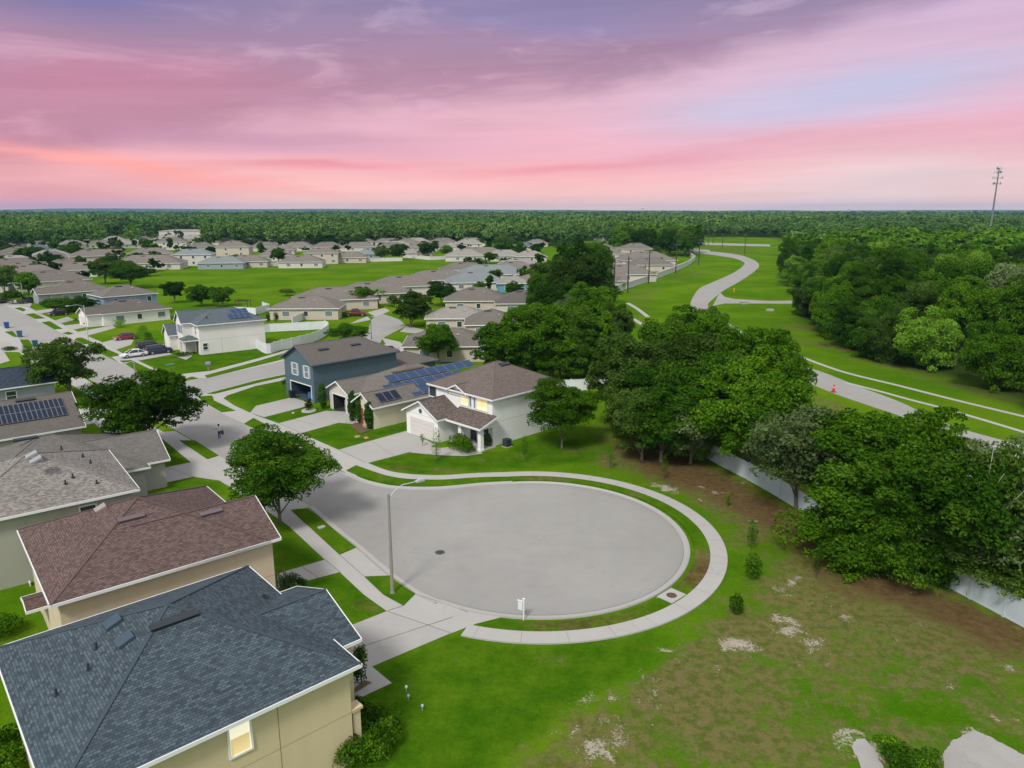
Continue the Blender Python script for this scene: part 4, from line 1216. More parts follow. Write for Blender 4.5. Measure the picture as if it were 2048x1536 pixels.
# ---- C2: pale grey roof, C1: grey roof behind it
def house_C2():
    r = empty('house', (-36, 52, 0), 'two-storey house with pale speckled grey hip roof and two roof hoods', 'house', HG)
    ux = udir(38.5)
    v = Vol(r, V3(-28.4, 51.9) - ux * 12.4, 38.5, 12.4, 12.0, 5.4, WC, RC2)
    for x, y in ((64, 911), (73, 921)): wedge_vent(v, 'start', x, y, 0.8, 0.8, 0.25, VENTL)
    for x, y in ((166, 914), (181, 926), (146, 955), (131, 968), (194, 967), (123, 899)):
        pipe(v, 'near', x, y, 0.06, 0.3)
    garage_door(v, 'end', 5.0, 9.8, 2.3)
    window(v, 'end', 2.0, 3.2, 3.4, 4.8); window(v, 'start', 3.0, 4.2, 3.4, 4.8); window(v, 'near', 8.0, 9.0, 3.5, 4.8)
house_C2()
def house_C1():
    r = empty('house', (-43, 66, 0), 'low house with mottled grey roof, front wing gable beside the street trees', 'house', HG)
    ux = udir(38.5)
    c = at(340, 918, 2.85)
    uy = V3(-ux.y, ux.x)
    v2 = Vol(r, c - ux * 11, 38.5, 11, 9.0, 2.85, WC1, RC1, start='gable', end='gable', bare=('start',))
    v = Vol(r, c - ux * 16.5 - uy * 1.2, 38.5, 14.5, 13.4, 2.85, WC1, RC1, lift=0.01)
    a, d = v.rpx('near', 51, 879)
    v.rbox('roof_vent', VENT, 'near', a, d, 1.9, 0.32, 0.16)
    garage_door(v2, 'end', 2.2, 7.0, 2.3)
house_C1()
def house_D():
    r = empty('house', (-54, 76, 0), 'single-storey house carrying two rows of black solar panels on its brown roof', 'house', HG)
    ux = udir(40)
    v = Vol(r, V3(-47.3, 77.2) - ux * 17, 40, 17, 13.0, 2.8, WC1, RD, start='hip', end='gable')
    a0, d0 = v.rpx('near', 138, 834)
    a1, d1 = v.rpx('near', 124, 797)
    k = math.sqrt(1 + v.pitch ** 2)
    top = d1 * k
    nx = 24
    solar_array(v, 'near', a0 - nx * 0.47, max(0.2, top - 2 * 1.72), nx, 2, 0.44, 1.66, SOLARD)
    a, d = v.rpx('near', 52, 804)
    v.rbox('roof_vent', VENT, 'near', a, 5.9, 1.9, 0.32, 0.16)
    garage_door(v, 'end', 3.5, 8.5, 2.3)
house_D()
def house_E():
    r = empty('house', (-70, 96, 0), 'low slate-walled house with dark blue gable roof behind the solar-panelled roof', 'house', HG)
    ux = udir(42.5)
    v = Vol(r, V3(-63.6, 98.8) - ux * 16, 42.5, 16, 8.6, 2.8, WE, RE, start='hip', end='gable', pitch=0.47)
    a, d = v.rpx('near', 65, 733)
    v.rbox('roof_vent', VENT, 'near', a, min(d, 3.9), 1.9, 0.32, 0.14)
    window(v, 'near', 9.5, 10.6, 1.0, 2.2)
house_E()
# ---- M: white house with two lit windows
def house_M():
    r = empty('house', (-3, 84, 0), 'white two-storey house with brown hip roof, two warm lit windows and a porch', 'house', HG)
    a45 = 45
    ux, uy = udir(45), udir(135)
    c = V3(-2.2, 77.8)       # front right eave corner
    v = Vol(r, c, 45, 12.4, 11.6, 5.6, WM, RM, pitch=0.46)       # start = street front, near = right side
    gw = Vol(r, c + uy * 5.35 - ux * 3.55, 45, 7.0, 6.75, 2.85, WM, RMG, start='gable', end='gable', pitch=0.50, bare=('end',))
    # porch roof: long low slope against the front wall
    pd = 2.75
    P = lambda a, b, z: c + ux * a + uy * b + V3(0, 0, z)
    mb = MB()
    sl = math.sqrt(1 + 0.25)
    z0, z1 = 2.78, 2.78 + (pd + 0.01) * 0.34
    q = [P(-pd + .45, -0.45, z0), P(-pd + .45, 5.9, z0), P(0.46, 5.9, z1), P(0.46, -0.45, z1)]
    mb.face([q[1], q[0], q[3], q[2]], 0, [(0, 0), (6.3, 0), (6.3, 3.4), (0, 3.4)])
    mb.face([p - V3(0, 0, .13) for p in q])
    for i in range(4):
        a, b = q[i], q[(i + 1) % 4]
        mb.face([b - V3(0, 0, .13), a - V3(0, 0, .13), a, b])
    pr = mb.build('porch_roof', RMG, r)
    fb = MB()
    for a, b, n in ((q[0], q[1], -ux), (q[0], q[3], -uy)):
        d = (b - a); l = d.length; d.normalize()
        fb.obox((a + b) / 2 + n * 0.028 - V3(0, 0, .085), d * l / 2, n * 0.025, (0, 0, .115))
    fb.build('fascia', TRIM, pr)
    # porch gable infill, columns, dark recess with door
    wb = MB()
    x0, x1, yy = -pd + .95, 0.44, 0.02
    zA = lambda a: 2.78 + (a + pd - .45) * 0.34 - 0.15
    wb.face([P(x0, yy, 2.45), P(x1, yy, 2.45), P(x1, yy, zA(x1)), P(x0, yy, zA(x0))])
    wb.face([P(x1, yy + .25, 2.45), P(x0, yy + .25, 2.45), P(x0, yy + .25, zA(x0)), P(x1, yy + .25, zA(x1))])
    wb.obox(P(x0 + .12, 2.9, 2.55), ux * 0.12, uy * 2.9, (0, 0, 0.2))
    wb.build('porch_beam', WM, r)
    for b in (0.2, 3.5):
        cb = MB(); cb.obox(P(x0 + .2, b, 1.2), ux * 0.24, uy * 0.24, (0, 0, 1.2)); cb.obox(P(x0 + .2, b, .12), ux * 0.3, uy * 0.3, (0, 0, .12))
        cb.build('porch_column', WM, r)
    fl = MB(); fl.obox(P(-.65, 2.6, .06), ux * 1.1, uy * 2.7, (0, 0, .06)); fl.build('porch_floor', DRIVEC, r)
    door(v, 'start', 11.6 - 0.84 - 3.2, 1.0, 2.1, mat('door_slate', (0.05, 0.055, 0.07), 0.5))
    window(v, 'start', 11.6 - .84 - 2.0, 11.6 - .84 - 0.6, 0.3, 2.3, glass=GLASS)
    # upper windows
    W1, W2, W0 = (842, 795, 871, 808), (878, 800, 902, 820), (862, 774, 872, 789)
    def up(x0, x1, zb, zt, gl, sp=1):
        a, d, n, l = v.face('start')
        p, q_ = hit(x0, 785, a, n), hit(x1, 785, a, n)
        return window(v, 'start', (p - a).dot(d), (q_ - a).dot(d), zb, zt, glass=gl, split=sp, muntin=False)
    up(922, 936.5, 4.0, 5.4, LIT); up(939.5, 943, 4.0, 5.4, GLASSB)
    up(948, 951, 3.98, 5.2, GLASSB); up(954, 975, 3.98, 5.25, LIT, 2)
    up(859.5, 873, 4.0, 5.2, GLASS)
    # small cross gable over the lit window
    Vol(r, c + uy * 4.3 - ux * 0.06, 45, 4.5, 3.7, 5.5, WM, RM, start='gable', end='gable', pitch=0.46, oh=0.3, z0=5.0, bare=('end',))
    garage_door(gw, 'start', 0.75, 5.25, 2.25)
    # dark gable louvre
    a, d, n, l = gw.face('start')
    lb = MB(); p = hit(841, 822, a, n)
    lb.tube([p + n * 0.005, p + n * 0.06], 0.30, 6); lb.build('gable_vent', mat('louvre_teal', (0.06, 0.10, 0.11), 0.6), r)
    ra, rd = v.rpx('near', 1009, 729)
    v.rbox('roof_vent', VENT, 'near', ra, rd, 1.5, 0.5, 0.16)
    window(v, 'near', 8.3, 9.3, 3.6, 4.9)
    return v
vM = house_M()
def house_N():
    r = empty('house', (-14, 96, 0), 'cream single-storey house with blue solar panels and twin street gables', 'house', HG)
    ux, uy = udir(45), udir(135)
    c = at(745, 817, 2.8)
    v = Vol(r, c + ux * 3.4, 45, 15.1, 13.4, 2.8, WN, RN, pitch=0.44)
    g1 = Vol(r, c, 45, 8, 4.7, 2.8, WN, RN, start='gable', end='gable', pitch=0.62, lift=0.004, bare=('end',))
    L1 = at(650.8, 775.7, 2.8)
    b = (L1 - c).dot(uy); a = (L1 - c).dot(ux)
    wg = 5.6
    g2 = Vol(r, c + ux * (a - .1) + uy * (b - wg), 45, 9, wg, 2.8, WH, RN, start='gable', end='gable', pitch=0.5, lift=0.008, bare=('end',), holes={'start': (0.9, wg - 0.84 - 0.75, 2.2)})
    garage_room(g2, 'start', 0.9, wg - 0.84 - .75, 2.2, 5.0)
    # panels on the near slope
    for (x, y, nx, ny, al) in ((826.5, 794, 3, 1, 0), (774, 787, 8, 1, 0), (778, 767, 9, 1, 0)):
        ra, rd = v.rpx('near', x, y)
        solar_array(v, 'near', ra + .1, rd * 1.09, nx, ny, 1.62, 1.55)
    ra, rd = g1.rpx('near', 761, 808)
    solar_array(g1, 'near', ra + .05, rd * 1.15 + .1, 3, 1, 1.05, 1.6, SOLARD)
    ra, rd = v.rpx('near', 816, 741)
    v.rbox('roof_vent', mat('vent_rust', (0.10, 0.07, 0.05), 0.8, .3, 5), 'near', ra, min(rd, 6.0), 5.2, 0.34, 0.16)
    # red door leaf, entry window
    a_, d_, n_, l_ = g1.face('start')
    p = hit(725, 823, a_, n_); door(g1, 'start', (p - a_).dot(d_) - .3, 0.95, 2.1, mat('door_red', (0.24, 0.05, 0.035), 0.5))
    window(g1, 'start', (p - a_).dot(d_) + .55, (p - a_).dot(d_) + 1.2, 0.5, 2.0)
house_N()
def house_U():
    r = empty('house', (-26, 103, 0), 'dark blue-grey two-storey house with an open garage and taupe roof', 'house', HG)
    ux, uy = udir(46), udir(136)
    c = at(623, 731, 5.5)
    ll = at(577.5, 716, 5.5)
    W = (ll - c).dot(uy)
    e = at(779, 710, 5.5); L = (e - c).dot(ux)
    print('U', W, L)
    W = 8.6
    v = Vol(r, c, 46, 15.0, W, 5.5, WU, RU, start='gable', end='hip', pitch=0.52, trim=mat('trim_dark', (0.10, 0.13, 0.15), .6), holes={'start': (1.5, W - .84 - .75, 2.25)})
    garage_room(v, 'start', 1.5, W - .84 - .75, 2.25, 5.0, mat('garage_blue', (0.045, 0.065, 0.09), .9))
    for x0, x1 in ((586, 594.5), (609, 617)):
        a, d, n, l = v.face('start')
        p, q = hit(x0, 737, a, n), hit(x1, 740, a, n)
        window(v, 'start', (p - a).dot(d), (q - a).dot(d), 3.4, 5.0, glass=GLASSB, shutters=mat('shutter_grey', (0.35, 0.37, 0.38), .6))
    for x, y, w in ((647, 699.5, 1.6), (711, 690, 1.6)):
        ra, rd = v.rpx('near', x, y); v.rbox('roof_vent', VENT, 'near', ra, rd, w, 0.35, 0.16)
    # single-storey rear wing
    v3 = Vol(r, c + ux * 14.2 + uy * 0.6, 46, 9, 7.6, 2.9, WU, RU, start='gable', end='hip', pitch=0.36, bare=('start',), trim=mat('trim_dark', (0.10, 0.13, 0.15), .6))
    window(v3, 'near', 2.0, 3.4, 0.8, 2.1, glass=GLASSB)
house_U()
def house_K():
    r = empty('house', (-56, 142, 0), 'off-white two-storey corner house with blue-grey roof, porch hood and roof panels', 'house', HG)
    c = at(395, 651, 5.6); e = at(506, 641, 5.6)
    d = (e - c); L = d.length; an = math.degrees(math.atan2(d.y, d.x))
    ux, uy = udir(an), udir(an + 90)
    print('K', L, an)
    v = Vol(r, c - ux * 0.2, an, 13.0, 9.0, 5.6, WK, RK, start='hip', end='hip', pitch=0.5)
    g = Vol(r, c - ux * 1.9 + uy * 4.2, an, 9, 5.0, 5.6, WK, RK, start='gable', end='gable', pitch=0.85, lift=0.004, oh=.3, bare=('end',))
    g0 = Vol(r, c - ux * 3.4 + uy * 8.4, an, 8, 4.6, 2.9, WK, RK, start='gable', end='gable', pitch=0.85, lift=0.004, oh=.3, bare=('end',))
    for u in (1.2, 3.0): window(g, 'start', u, u + .7, 3.6, 5.1, glass=GLASSB, shutters=mat('shutter_blue', (0.10, 0.16, 0.22), .6), muntin=True)
    garage_door(g, 'start', 0.5, 3.9, 2.2)
    p = Vol(r, c - ux * 2.6 + uy * 1.1, an, 3.2, 3.4, 2.75, WK, shingle('shingle_green', (0.10, 0.14, 0.125), .1), nowall=True, pitch=0.45)
    for a, b in ((.35, .35), (.35, 3.0)):
        mb = MB(); q = p.P(a, b, 0); mb.obox(q + V3(0, 0, 1.35), ux * .15, uy * .15, (0, 0, 1.35)); mb.build('porch_column', WK, r)
    window(v, 'start', 5.6, 6.4, 3.6, 5.0); door(v, 'start', 6.2, 1.0, 2.1, GLASS)
    a_, d_, n_, l_ = v.face('near'); jb = MB(); jb.obox(a_ + d_ * 3.9 + n_ * .002 + V3(0, 0, 1.4), d_ * .02, n_ * .003, (0, 0, 1.35)); jb.build('wall_joint', mat('joint_grey', (.30, .29, .28), .9), r)
    window(v, 'near', .5, 1.3, .9, 2.1)
    k = math.sqrt(1 + v.pitch ** 2)
    solar_array(v, 'near', 6.2, 1.0, 4, 2, 1.02, 1.6, SOLAR, skip=((0, 1),))
    pipe(v, 'near', 413, 636, 0.1, .3)
house_K()
# ---- other houses: one builder, each its own footprint, storeys, colours
def simple_house(x, y, L, W, st, rf, wl, label, yaw=45, ends=('hip', 'hip'), px=True, wing=None, wins=3, group=HG, pitch=0.40, zpx=None, gar=None):
    ze = 5.5 if st == 2 else 2.85
    p = at(x, y, ze if zpx is None else zpx)
    if p.y > 190 and L < 40: L, W, pitch = L * 1.16, W * 1.1, pitch + .05
    r = empty('house', (p.x, p.y, 0), label, 'house', group)
    ux, uy = udir(yaw), udir(yaw + 90)
    v = Vol(r, p - ux * L / 2, yaw, L, W, ze, wl, rf, start=ends[0], end=ends[1], pitch=pitch)
    if wing:
        a, w2, out, side = wing
        if side == 'near':
            g = Vol(r, p - ux * L / 2 + ux * (a + w2) - uy * out, yaw + 90, out + W * .5, w2, min(ze, 2.85), wl, rf, start='gable', end='gable', pitch=pitch + .05, lift=.004, bare=('end',))
        elif side == 'end':
            g = Vol(r, p + ux * (L / 2 - W * .4) + uy * a, yaw, out + W * .4, w2, min(ze, 2.85), wl, rf, start='gable', end='gable', pitch=pitch + .05, lift=.004, bare=('start',))
        else:
            g = Vol(r, p - ux * (L / 2 + out) + uy * a, yaw, out + W * .4, w2, min(ze, 2.85), wl, rf, start='gable', end='gable', pitch=pitch + .05, lift=.004, bare=('end',))
        if gar: garage_door(g, gar, w2 * .16, w2 * .62, 2.2)
    ll = L - 2 * v.oh
    for k in range(wins):
        u = ll * (k + .6) / (wins + .2)
        window(v, 'near', u, u + (1.0 if k % 2 else 1.7), 0.9, 2.1, glass=GLASS if k % 2 else GLASSB, muntin=False)
        if st == 2: window(v, 'near', u, u + 1.0, 3.6, 4.8, muntin=False)
    ww = W - 2 * v.oh
    window(v, 'start', ww * .3, ww * .3 + 1.2, 0.9, 2.1, muntin=False)
    window(v, 'end', ww * .4, ww * .4 + 1.2, 0.9, 2.1, muntin=False)
    v.rbox('roof_vent', VENT, 'near', L * .42, W * .42, 1.6, .34, .15)
    v.rbox('roof_vent', VENTL, 'near', L * .62, W * .30, .4, .4, .15)
    return v
# neighbours along the left street
simple_house(275, 622, 16, 12, 1, RD, WK, 'long white-walled house with brown roof and three street gables beside the off-white corner house', 47, wing=(1.0, 6.5, 3.0, 'start'), gar='start', zpx=2.85)
simple_house(262, 590, 13.5, 11, 2, RN, WBL, 'light blue two-storey house with brown hip roof and white eaves', 47)
simple_house(165, 583, 15, 12, 1, RN, WE, 'low house with wide taupe roof and teal wall behind the street trees', 47, wing=(0.5, 6, 3, 'start'))
simple_house(110, 562, 20, 13, 1, RN, WH, 'large rambling roof behind the bright round tree on the left street', 44, wing=(5, 6, 3, 'start'))
simple_house(30, 533, 22, 13, 1, RN, WH, 'grey-brown hip roof with a small white dormer end near the picture edge', 44, wing=(6, 5, 2, 'end'))
simple_house(-10, 515, 18, 13, 1, RN, WH, 'roof cut by the picture edge above the dormer-ended house', 44)
simple_house(140, 533, 16, 12, 1, RN, WH2, 'taupe roof wedged between two dark garden trees on the left', 44)
simple_house(110, 515, 15, 12, 1, RN, WH2, 'small taupe hip roof just behind a round garden tree', 44)
simple_house(38, 505, 15, 12, 1, RN, WH, 'taupe roof partly behind a rounded dark shrub far left', 44)
simple_house(82, 499, 14, 12, 1, RK, WH2, 'house with dark slate hip roof in the far left row', 44)
simple_house(160, 500, 14, 12, 1, RN, WH, 'taupe roof behind the dark tree beside the terracotta roof', 44)
simple_house(204, 507, 15, 9, 1, RRED, WH, 'white-walled house under the only terracotta roof', 8, ends=('hip', 'gable'))
simple_house(290, 527, 26, 14, 1, RH, WH, 'wide grey-brown roof with black solar patches at the corner of the big lawn', 10)
simple_house(300, 507, 20, 12, 1, RH, WH2, 'roof rising right behind the house with black roof patches', 25)
simple_house(383, 509, 16, 10, 2, RH3, WH, 'white two-storey house with grey roof and glazed porch at the big lawn', 10)
simple_house(440, 526, 18, 11, 1, RH3, WE, 'teal-grey hip roof house between the white two-storey and a small tree', 8)
simple_house(492, 523, 17, 11, 1, RH, WH2, 'brown-roofed house directly left of the small round tree on the far lawn edge', 8)
simple_house(470, 492, 22, 13, 1, RH, WH2, 'gravel-brown roof peeping over garden trees behind the lawn row', 10)
simple_house(545, 512, 16, 11, 1, RH, WH, 'house between two round trees on the far side of the big lawn', 8)
simple_house(600, 524, 18, 11, 1, RH, WH, 'broad brown roof beside the taller two-storey roof on the lawn edge', 6)
simple_house(641, 506, 15, 10, 2, RH, WH2, 'two-storey brown-roofed house standing above the lawn-edge row', 8)
simple_house(692, 515, 18, 11, 1, RH, WH2, 'brown-roofed house with dark porch openings behind the white yard wall', 6)
simple_house(740, 508, 14, 11, 1, RH3, WE, 'blue-grey roof next to the first lawn-edge tree', 8)
simple_house(558, 500, 16, 11, 1, RH, WH2, 'small roof in the second row above the lawn-edge trees', 8)
simple_house(790, 492, 22, 13, 1, RH2, WH, 'pale peaked roof behind the pair of dark trees at the lawn edge', 15)
simple_house(820, 486, 16, 13, 1, RH, WH2, 'steep brown roof behind the pale peaked one', 20)
simple_house(835, 506, 15, 10, 1, RH2, WH, 'pale low roof between the dark tree pair and the round leafy tree', 4)
simple_house(892, 490, 15, 11, 1, RH, WH2, 'brown roof with a darker ridge right of the round leafy tree', 8)
simple_house(940, 487, 15, 11, 2, RH2, WH, 'taller pale house with two roof steps near the far wood', 8)
simple_house(960, 506, 24, 12, 1, RH, WH, 'long brown roof above the white shed wall at the end of the big lawn', 4)
# the long row with its back to the big lawn, from near to far
simple_house(606, 617, 17.5, 12, 1, RH, WH2, 'near brown hip-roofed house beside the white corner fence, red pickup at its side', 2)
simple_house(676, 600, 19, 12, 1, RH, WH2, 'second roof of the row along the big lawn, with mottled slope', 20)
simple_house(755, 588, 19, 12, 1, RH, WH2, 'third roof of the row along the big lawn, above the palm', 22)
simple_house(818, 573, 19, 12, 1, RH, WH, 'fourth roof of the row along the big lawn', 22)
simple_house(885, 560, 20, 12, 1, RH, WH2, 'fifth roof of the row along the big lawn, ending in a small porch', 20)
simple_house(985, 549, 24, 13, 1, RH3, WH, 'pale teal-grey hip roof at the far corner of the big lawn', 4)
simple_house(955, 565, 18, 13, 1, RH3, WH, 'grey slab-like roof in front of the pale teal-grey one', 10)
simple_house(1040, 530, 16, 10, 1, RH2, WH, 'pale house with two small square windows left of the tall tree cluster', 4, wins=2)
simple_house(1062, 513, 15, 11, 1, RH2, WH2, 'pale roof just left of the tall tree cluster top', 4)
simple_house(1048, 493, 13, 11, 1, RK, WH2, 'dark slate hip roof left of the tall tree cluster', 4)
simple_house(1075, 486, 14, 11, 1, RH, WH2, 'brown roof behind the dark slate roof', 4)
simple_house(1030, 567, 10, 10, 1, RH2, mat('paint_blue', (0.12, 0.30, 0.45), .8), 'small pale roof over bright blue walls by the tall tree cluster', 6)
simple_house(1075, 566, 14, 10, 1, RH, mat('paint_blue2', (0.13, 0.30, 0.44), .8), 'brown steep roof joined to the bright blue walls', 6)
simple_house(1052, 607, 16, 14, 1, RU, WH, 'dark purple-brown hip roof with pale garage left of the big trees', 4)
# the beige row right of the second street
simple_house(953, 602, 15, 12, 1, RN, WH2, 'beige house with dark roof, farthest of the beige row by the leafy street', 2)
simple_house(914, 637, 14.5, 10.5, 1, RH2, WH2, 'beige house with the palest roof, middle of the beige row', 2)
simple_house(985, 650, 12, 13, 1, RN, WH2, 'brown roof tucked behind the palest roof of the beige row', 2)
simple_house(893, 693, 16, 12, 1, RN, WH2, 'beige house with one dark panel, nearest of the beige row behind a leafy tree', 2)
# right of the centre, by the pole line
simple_house(1240, 508, 22, 14, 1, RH, WH, 'brown hip roof behind the tall tree cluster by the pole line', 6)
simple_house(1300, 521, 24, 16, 1, RH, WH, 'largest peaked brown roof at the far end of the pole line', 6)
simple_house(1255, 549, 20, 13, 1, RH, WH, 'brown roof in front of the peaked one, behind the white wall', 4)
simple_house(1215, 562, 13, 9, 1, RH, WH, 'small pale gable house partly hidden by the tall tree cluster', 4, ends=('gable', 'gable'))
# far away
for i, (x, y, L, W, lb) in enumerate(((375, 462, 60, 25, 'pale flat commercial roof far off among trees, left of centre'), (18, 449, 50, 25, 'grey far roof at the edge of the picture beyond the trees'), (268, 462, 24, 16, 'pale far roof among trees beyond the terracotta roof'), (1840, 480, 60, 30, 'long pale roofed building beyond the wood'), (2010, 470, 90, 40, 'big pale flat-roofed building under the mast'), (1212, 475, 16, 10, 'small pale far building across the open strip'))):
    simple_house(x, y, L, W, 2 if L > 40 else 1, RH2, WH, lb, 5 if i != 3 else 30, wins=2, pitch=0.12 if L > 40 else .4)
# ---- the rest of the far blocks: rows of houses, then their garden trees
def clear_of(p, lst, r): return all((p.x - q.x) ** 2 + (p.y - q.y) ** 2 > r * r for q in lst)
HOUSES = [Vector(o.location) for o in COL.objects if o.name.split('.')[0] == 'house']
BIGLAWN = [at(*q) for q in ((285, 548), (300, 616), (480, 616), (560, 600), (700, 562), (830, 540), (945, 519), (900, 514), (700, 524), (420, 536))]
def in_poly(P, p): return inside_([(q.x, q.y) for q in P], p.x, p.y)
def inside_(P, x, y):
    c = False
    for i in range(len(P)):
        a, b = P[i], P[i - 1]
        if (a[1] > y) != (b[1] > y) and x < (b[0] - a[0]) * (y - a[1]) / (b[1] - a[1]) + a[0]: c = not c
    return c
rh = random.Random(21)
ORD = ('first', 'second', 'third', 'fourth', 'fifth', 'sixth', 'seventh', 'eighth', 'ninth', 'tenth', 'eleventh', 'twelfth')
def block(nm, rows, yaw, step, jit, minr):
    for ri, (x0, x1, y) in enumerate(rows):
        k = 0; x = x0
        while x < x1:
            p = at(x, y + rh.uniform(-1, 1), 2.85)
            w_ = step / mpp(p)
            if clear_of(p, HOUSES, minr) and not in_poly(BIGLAWN, p) and k < 12:
                st = 2 if rh.random() < .15 else 1
                simple_house(x, y, rh.uniform(15, 20), rh.uniform(11, 13), st, rh.choice((RH, RN, RH, RH2)), rh.choice((WH, WH2, WK)), 'house %s from the left in the %s row of the %s' % (ORD[k], ORD[ri], nm), yaw + rh.uniform(-jit, jit), wins=2)
                HOUSES.append(p); k += 1
            x += w_
block('far left block', [(-40, 290, 480), (-40, 300, 488), (-60, 215, 497), (-60, 200, 512), (-70, 150, 524), (-60, 110, 548), (-60, 180, 540), (-60, 170, 570)], 32, 22, 12, 14.5)
block('far middle block', [(330, 1090, 477), (340, 1080, 484), (400, 1080, 494), (930, 1090, 512), (930, 1090, 540)], 6, 21, 8, 14)
block('block beside the poles', [(1205, 1330, 498), (1205, 1320, 530)], 6, 22, 6, 15)
# ================================================================== TREES
BARK = mat('bark_grey', (0.16, 0.13, 0.105), 0.95, 0.35, 6)
BARKD = mat('bark_dark', (0.075, 0.06, 0.05), 0.95, 0.35, 6)
LF = {
    'dark': leafmat('leaf_dark', (0.008, 0.030, 0.001, 1), (0.026, 0.084, 0.003, 1), (0.078, 0.164, 0.010, 1)),
    'mid': leafmat('leaf_mid', (0.012, 0.044, 0.001, 1), (0.046, 0.128, 0.003, 1), (0.116, 0.228, 0.012, 1)),
    'bright': leafmat('leaf_bright', (0.022, 0.061, 0.004, 1), (0.076, 0.181, 0.011, 1), (0.192, 0.350, 0.032, 1)),
    'grey': leafmat('leaf_grey', (0.034, 0.064, 0.018, 1), (0.096, 0.148, 0.046, 1), (0.175, 0.235, 0.095, 1)),
    'olive': leafmat('leaf_olive', (0.016, 0.046, 0.004, 1), (0.052, 0.112, 0.012, 1), (0.114, 0.184, 0.034, 1)),
    'cypress': leafmat('leaf_cypress', (0.016, 0.060, 0.008, 1), (0.036, 0.105, 0.012, 1), (0.060, 0.140, 0.020, 1)),
    'far': leafmat('leaf_far', (0.016, 0.052, 0.006, 1), (0.052, 0.118, 0.018, 1), (0.126, 0.212, 0.048, 1), 0.15),
}
def leaves(rs, cen, rad, n, size, asp=0.6, up=0.25, fill=0.2, jitter=0.75, sub=9):
    """n leaf-spray quads on the shells of clumps. cen (k,3) rad (k,3)"""
    if sub:
        m = len(cen)
        d = rs.normal(size=(m * sub, 3)); d /= np.linalg.norm(d, axis=1)[:, None]
        d[:, 2] = np.where(d[:, 2] < -0.6, -d[:, 2], d[:, 2])
        big = np.repeat(np.arange(m), sub)
        bt = rs.rand(m)[big]
        cen, rad = cen[big] + d * rad[big] * 0.72, rad[big] * rs.uniform(.26, .52, (m * sub, 1)) * np.array([1.1, 1.1, .8])
    k = len(cen)
    area = (rad[:, 0] * rad[:, 1] + rad[:, 0] * rad[:, 2])
    ci = rs.choice(k, n, p=area / area.sum())
    d = rs.normal(size=(n, 3)); d /= np.linalg.norm(d, axis=1)[:, None]
    d[:, 2] = np.where(d[:, 2] < -0.55, -d[:, 2] * 0.6, d[:, 2])
    r = np.where(rs.rand(n) < fill, rs.rand(n) ** 0.5, 0.86 + 0.22 * rs.rand(n) ** 1.5)
    pos = cen[ci] + d * rad[ci] * r[:, None]
    nrm = d + rs.normal(size=(n, 3)) * jitter; nrm[:, 2] += up
    nrm /= np.linalg.norm(nrm, axis=1)[:, None]
    t = np.cross(nrm, rs.normal(size=(n, 3))); t /= np.linalg.norm(t, axis=1)[:, None] + 1e-9
    b = np.cross(nrm, t)
    s = size * (0.6 + 0.8 * rs.rand(n))[:, None]
    l, w = t * s * 0.5, b * s * 0.5 * asp
    droop = nrm * s * 0.10
    q = np.stack([pos - l - droop, pos + w * (0.7 + .6 * rs.rand(n))[:, None], pos + l - droop, pos - w * (0.7 + .6 * rs.rand(n))[:, None]], 1)
    clump_t = rs.rand(k)
    if sub: clump_t = .55 * bt + .45 * clump_t
    tint = np.clip(0.52 * clump_t[ci] + 0.10 + 0.40 * rs.rand(n), 0, 1)
    return q, tint
def leaf_mesh(name, q, tint):
    me = bpy.data.meshes.new(name)
    n = len(q)
    fast_mesh(me, q.reshape(-1, 3), np.arange(n * 4).reshape(n, 4))
    a = me.attributes.new('tint', 'FLOAT', 'FACE'); a.data.foreach_set('value', tint.astype(np.float32))
    me.materials.append(LF['mid'])
    return me
def crown_clumps(rs, H, Wd, base, k, kind):
    """clump centres for a crown of total height H, width Wd, starting at height base"""
    ch = H - base
    cen, rad = [], []
    lob = rs.normal(size=(6, 3)); lob[:, 2] = np.abs(lob[:, 2]) * .6; lob /= np.linalg.norm(lob, axis=1)[:, None]
    tries = 0
    while len(cen) < k and tries < 5000:
        tries += 1
        d = rs.normal(size=3); d /= np.linalg.norm(d)
        rr = rs.uniform(0.30, 0.84) * (0.74 + 0.42 * max(0.0, float((lob @ d).max())) ** 3)
        p = d * rr
        if kind == 'round': prof = 1.0
        elif kind == 'wide': prof = 1.0 if p[2] < 0.2 else 0.95
        elif kind == 'tall': prof = 1.0 - 0.35 * max(p[2], 0)
        elif kind == 'vase': prof = 0.72 + 0.34 * (p[2] + 1) / 2
        else: prof = 1.0 - .45 * (p[2] + 1) / 2
        x, y = p[0] * prof * Wd / 2, p[1] * prof * Wd / 2
        z = base + ch * (0.5 + p[2] * 0.5)
        s = Wd * rs.uniform(0.11, 0.20)
        cen.append((x, y, z)); rad.append((s * rs.uniform(.9, 1.35), s * rs.uniform(.9, 1.35), s * rs.uniform(.8, 1.15) * min(1.3, ch / Wd * 1.15)))
    return np.array(cen), np.array(rad)
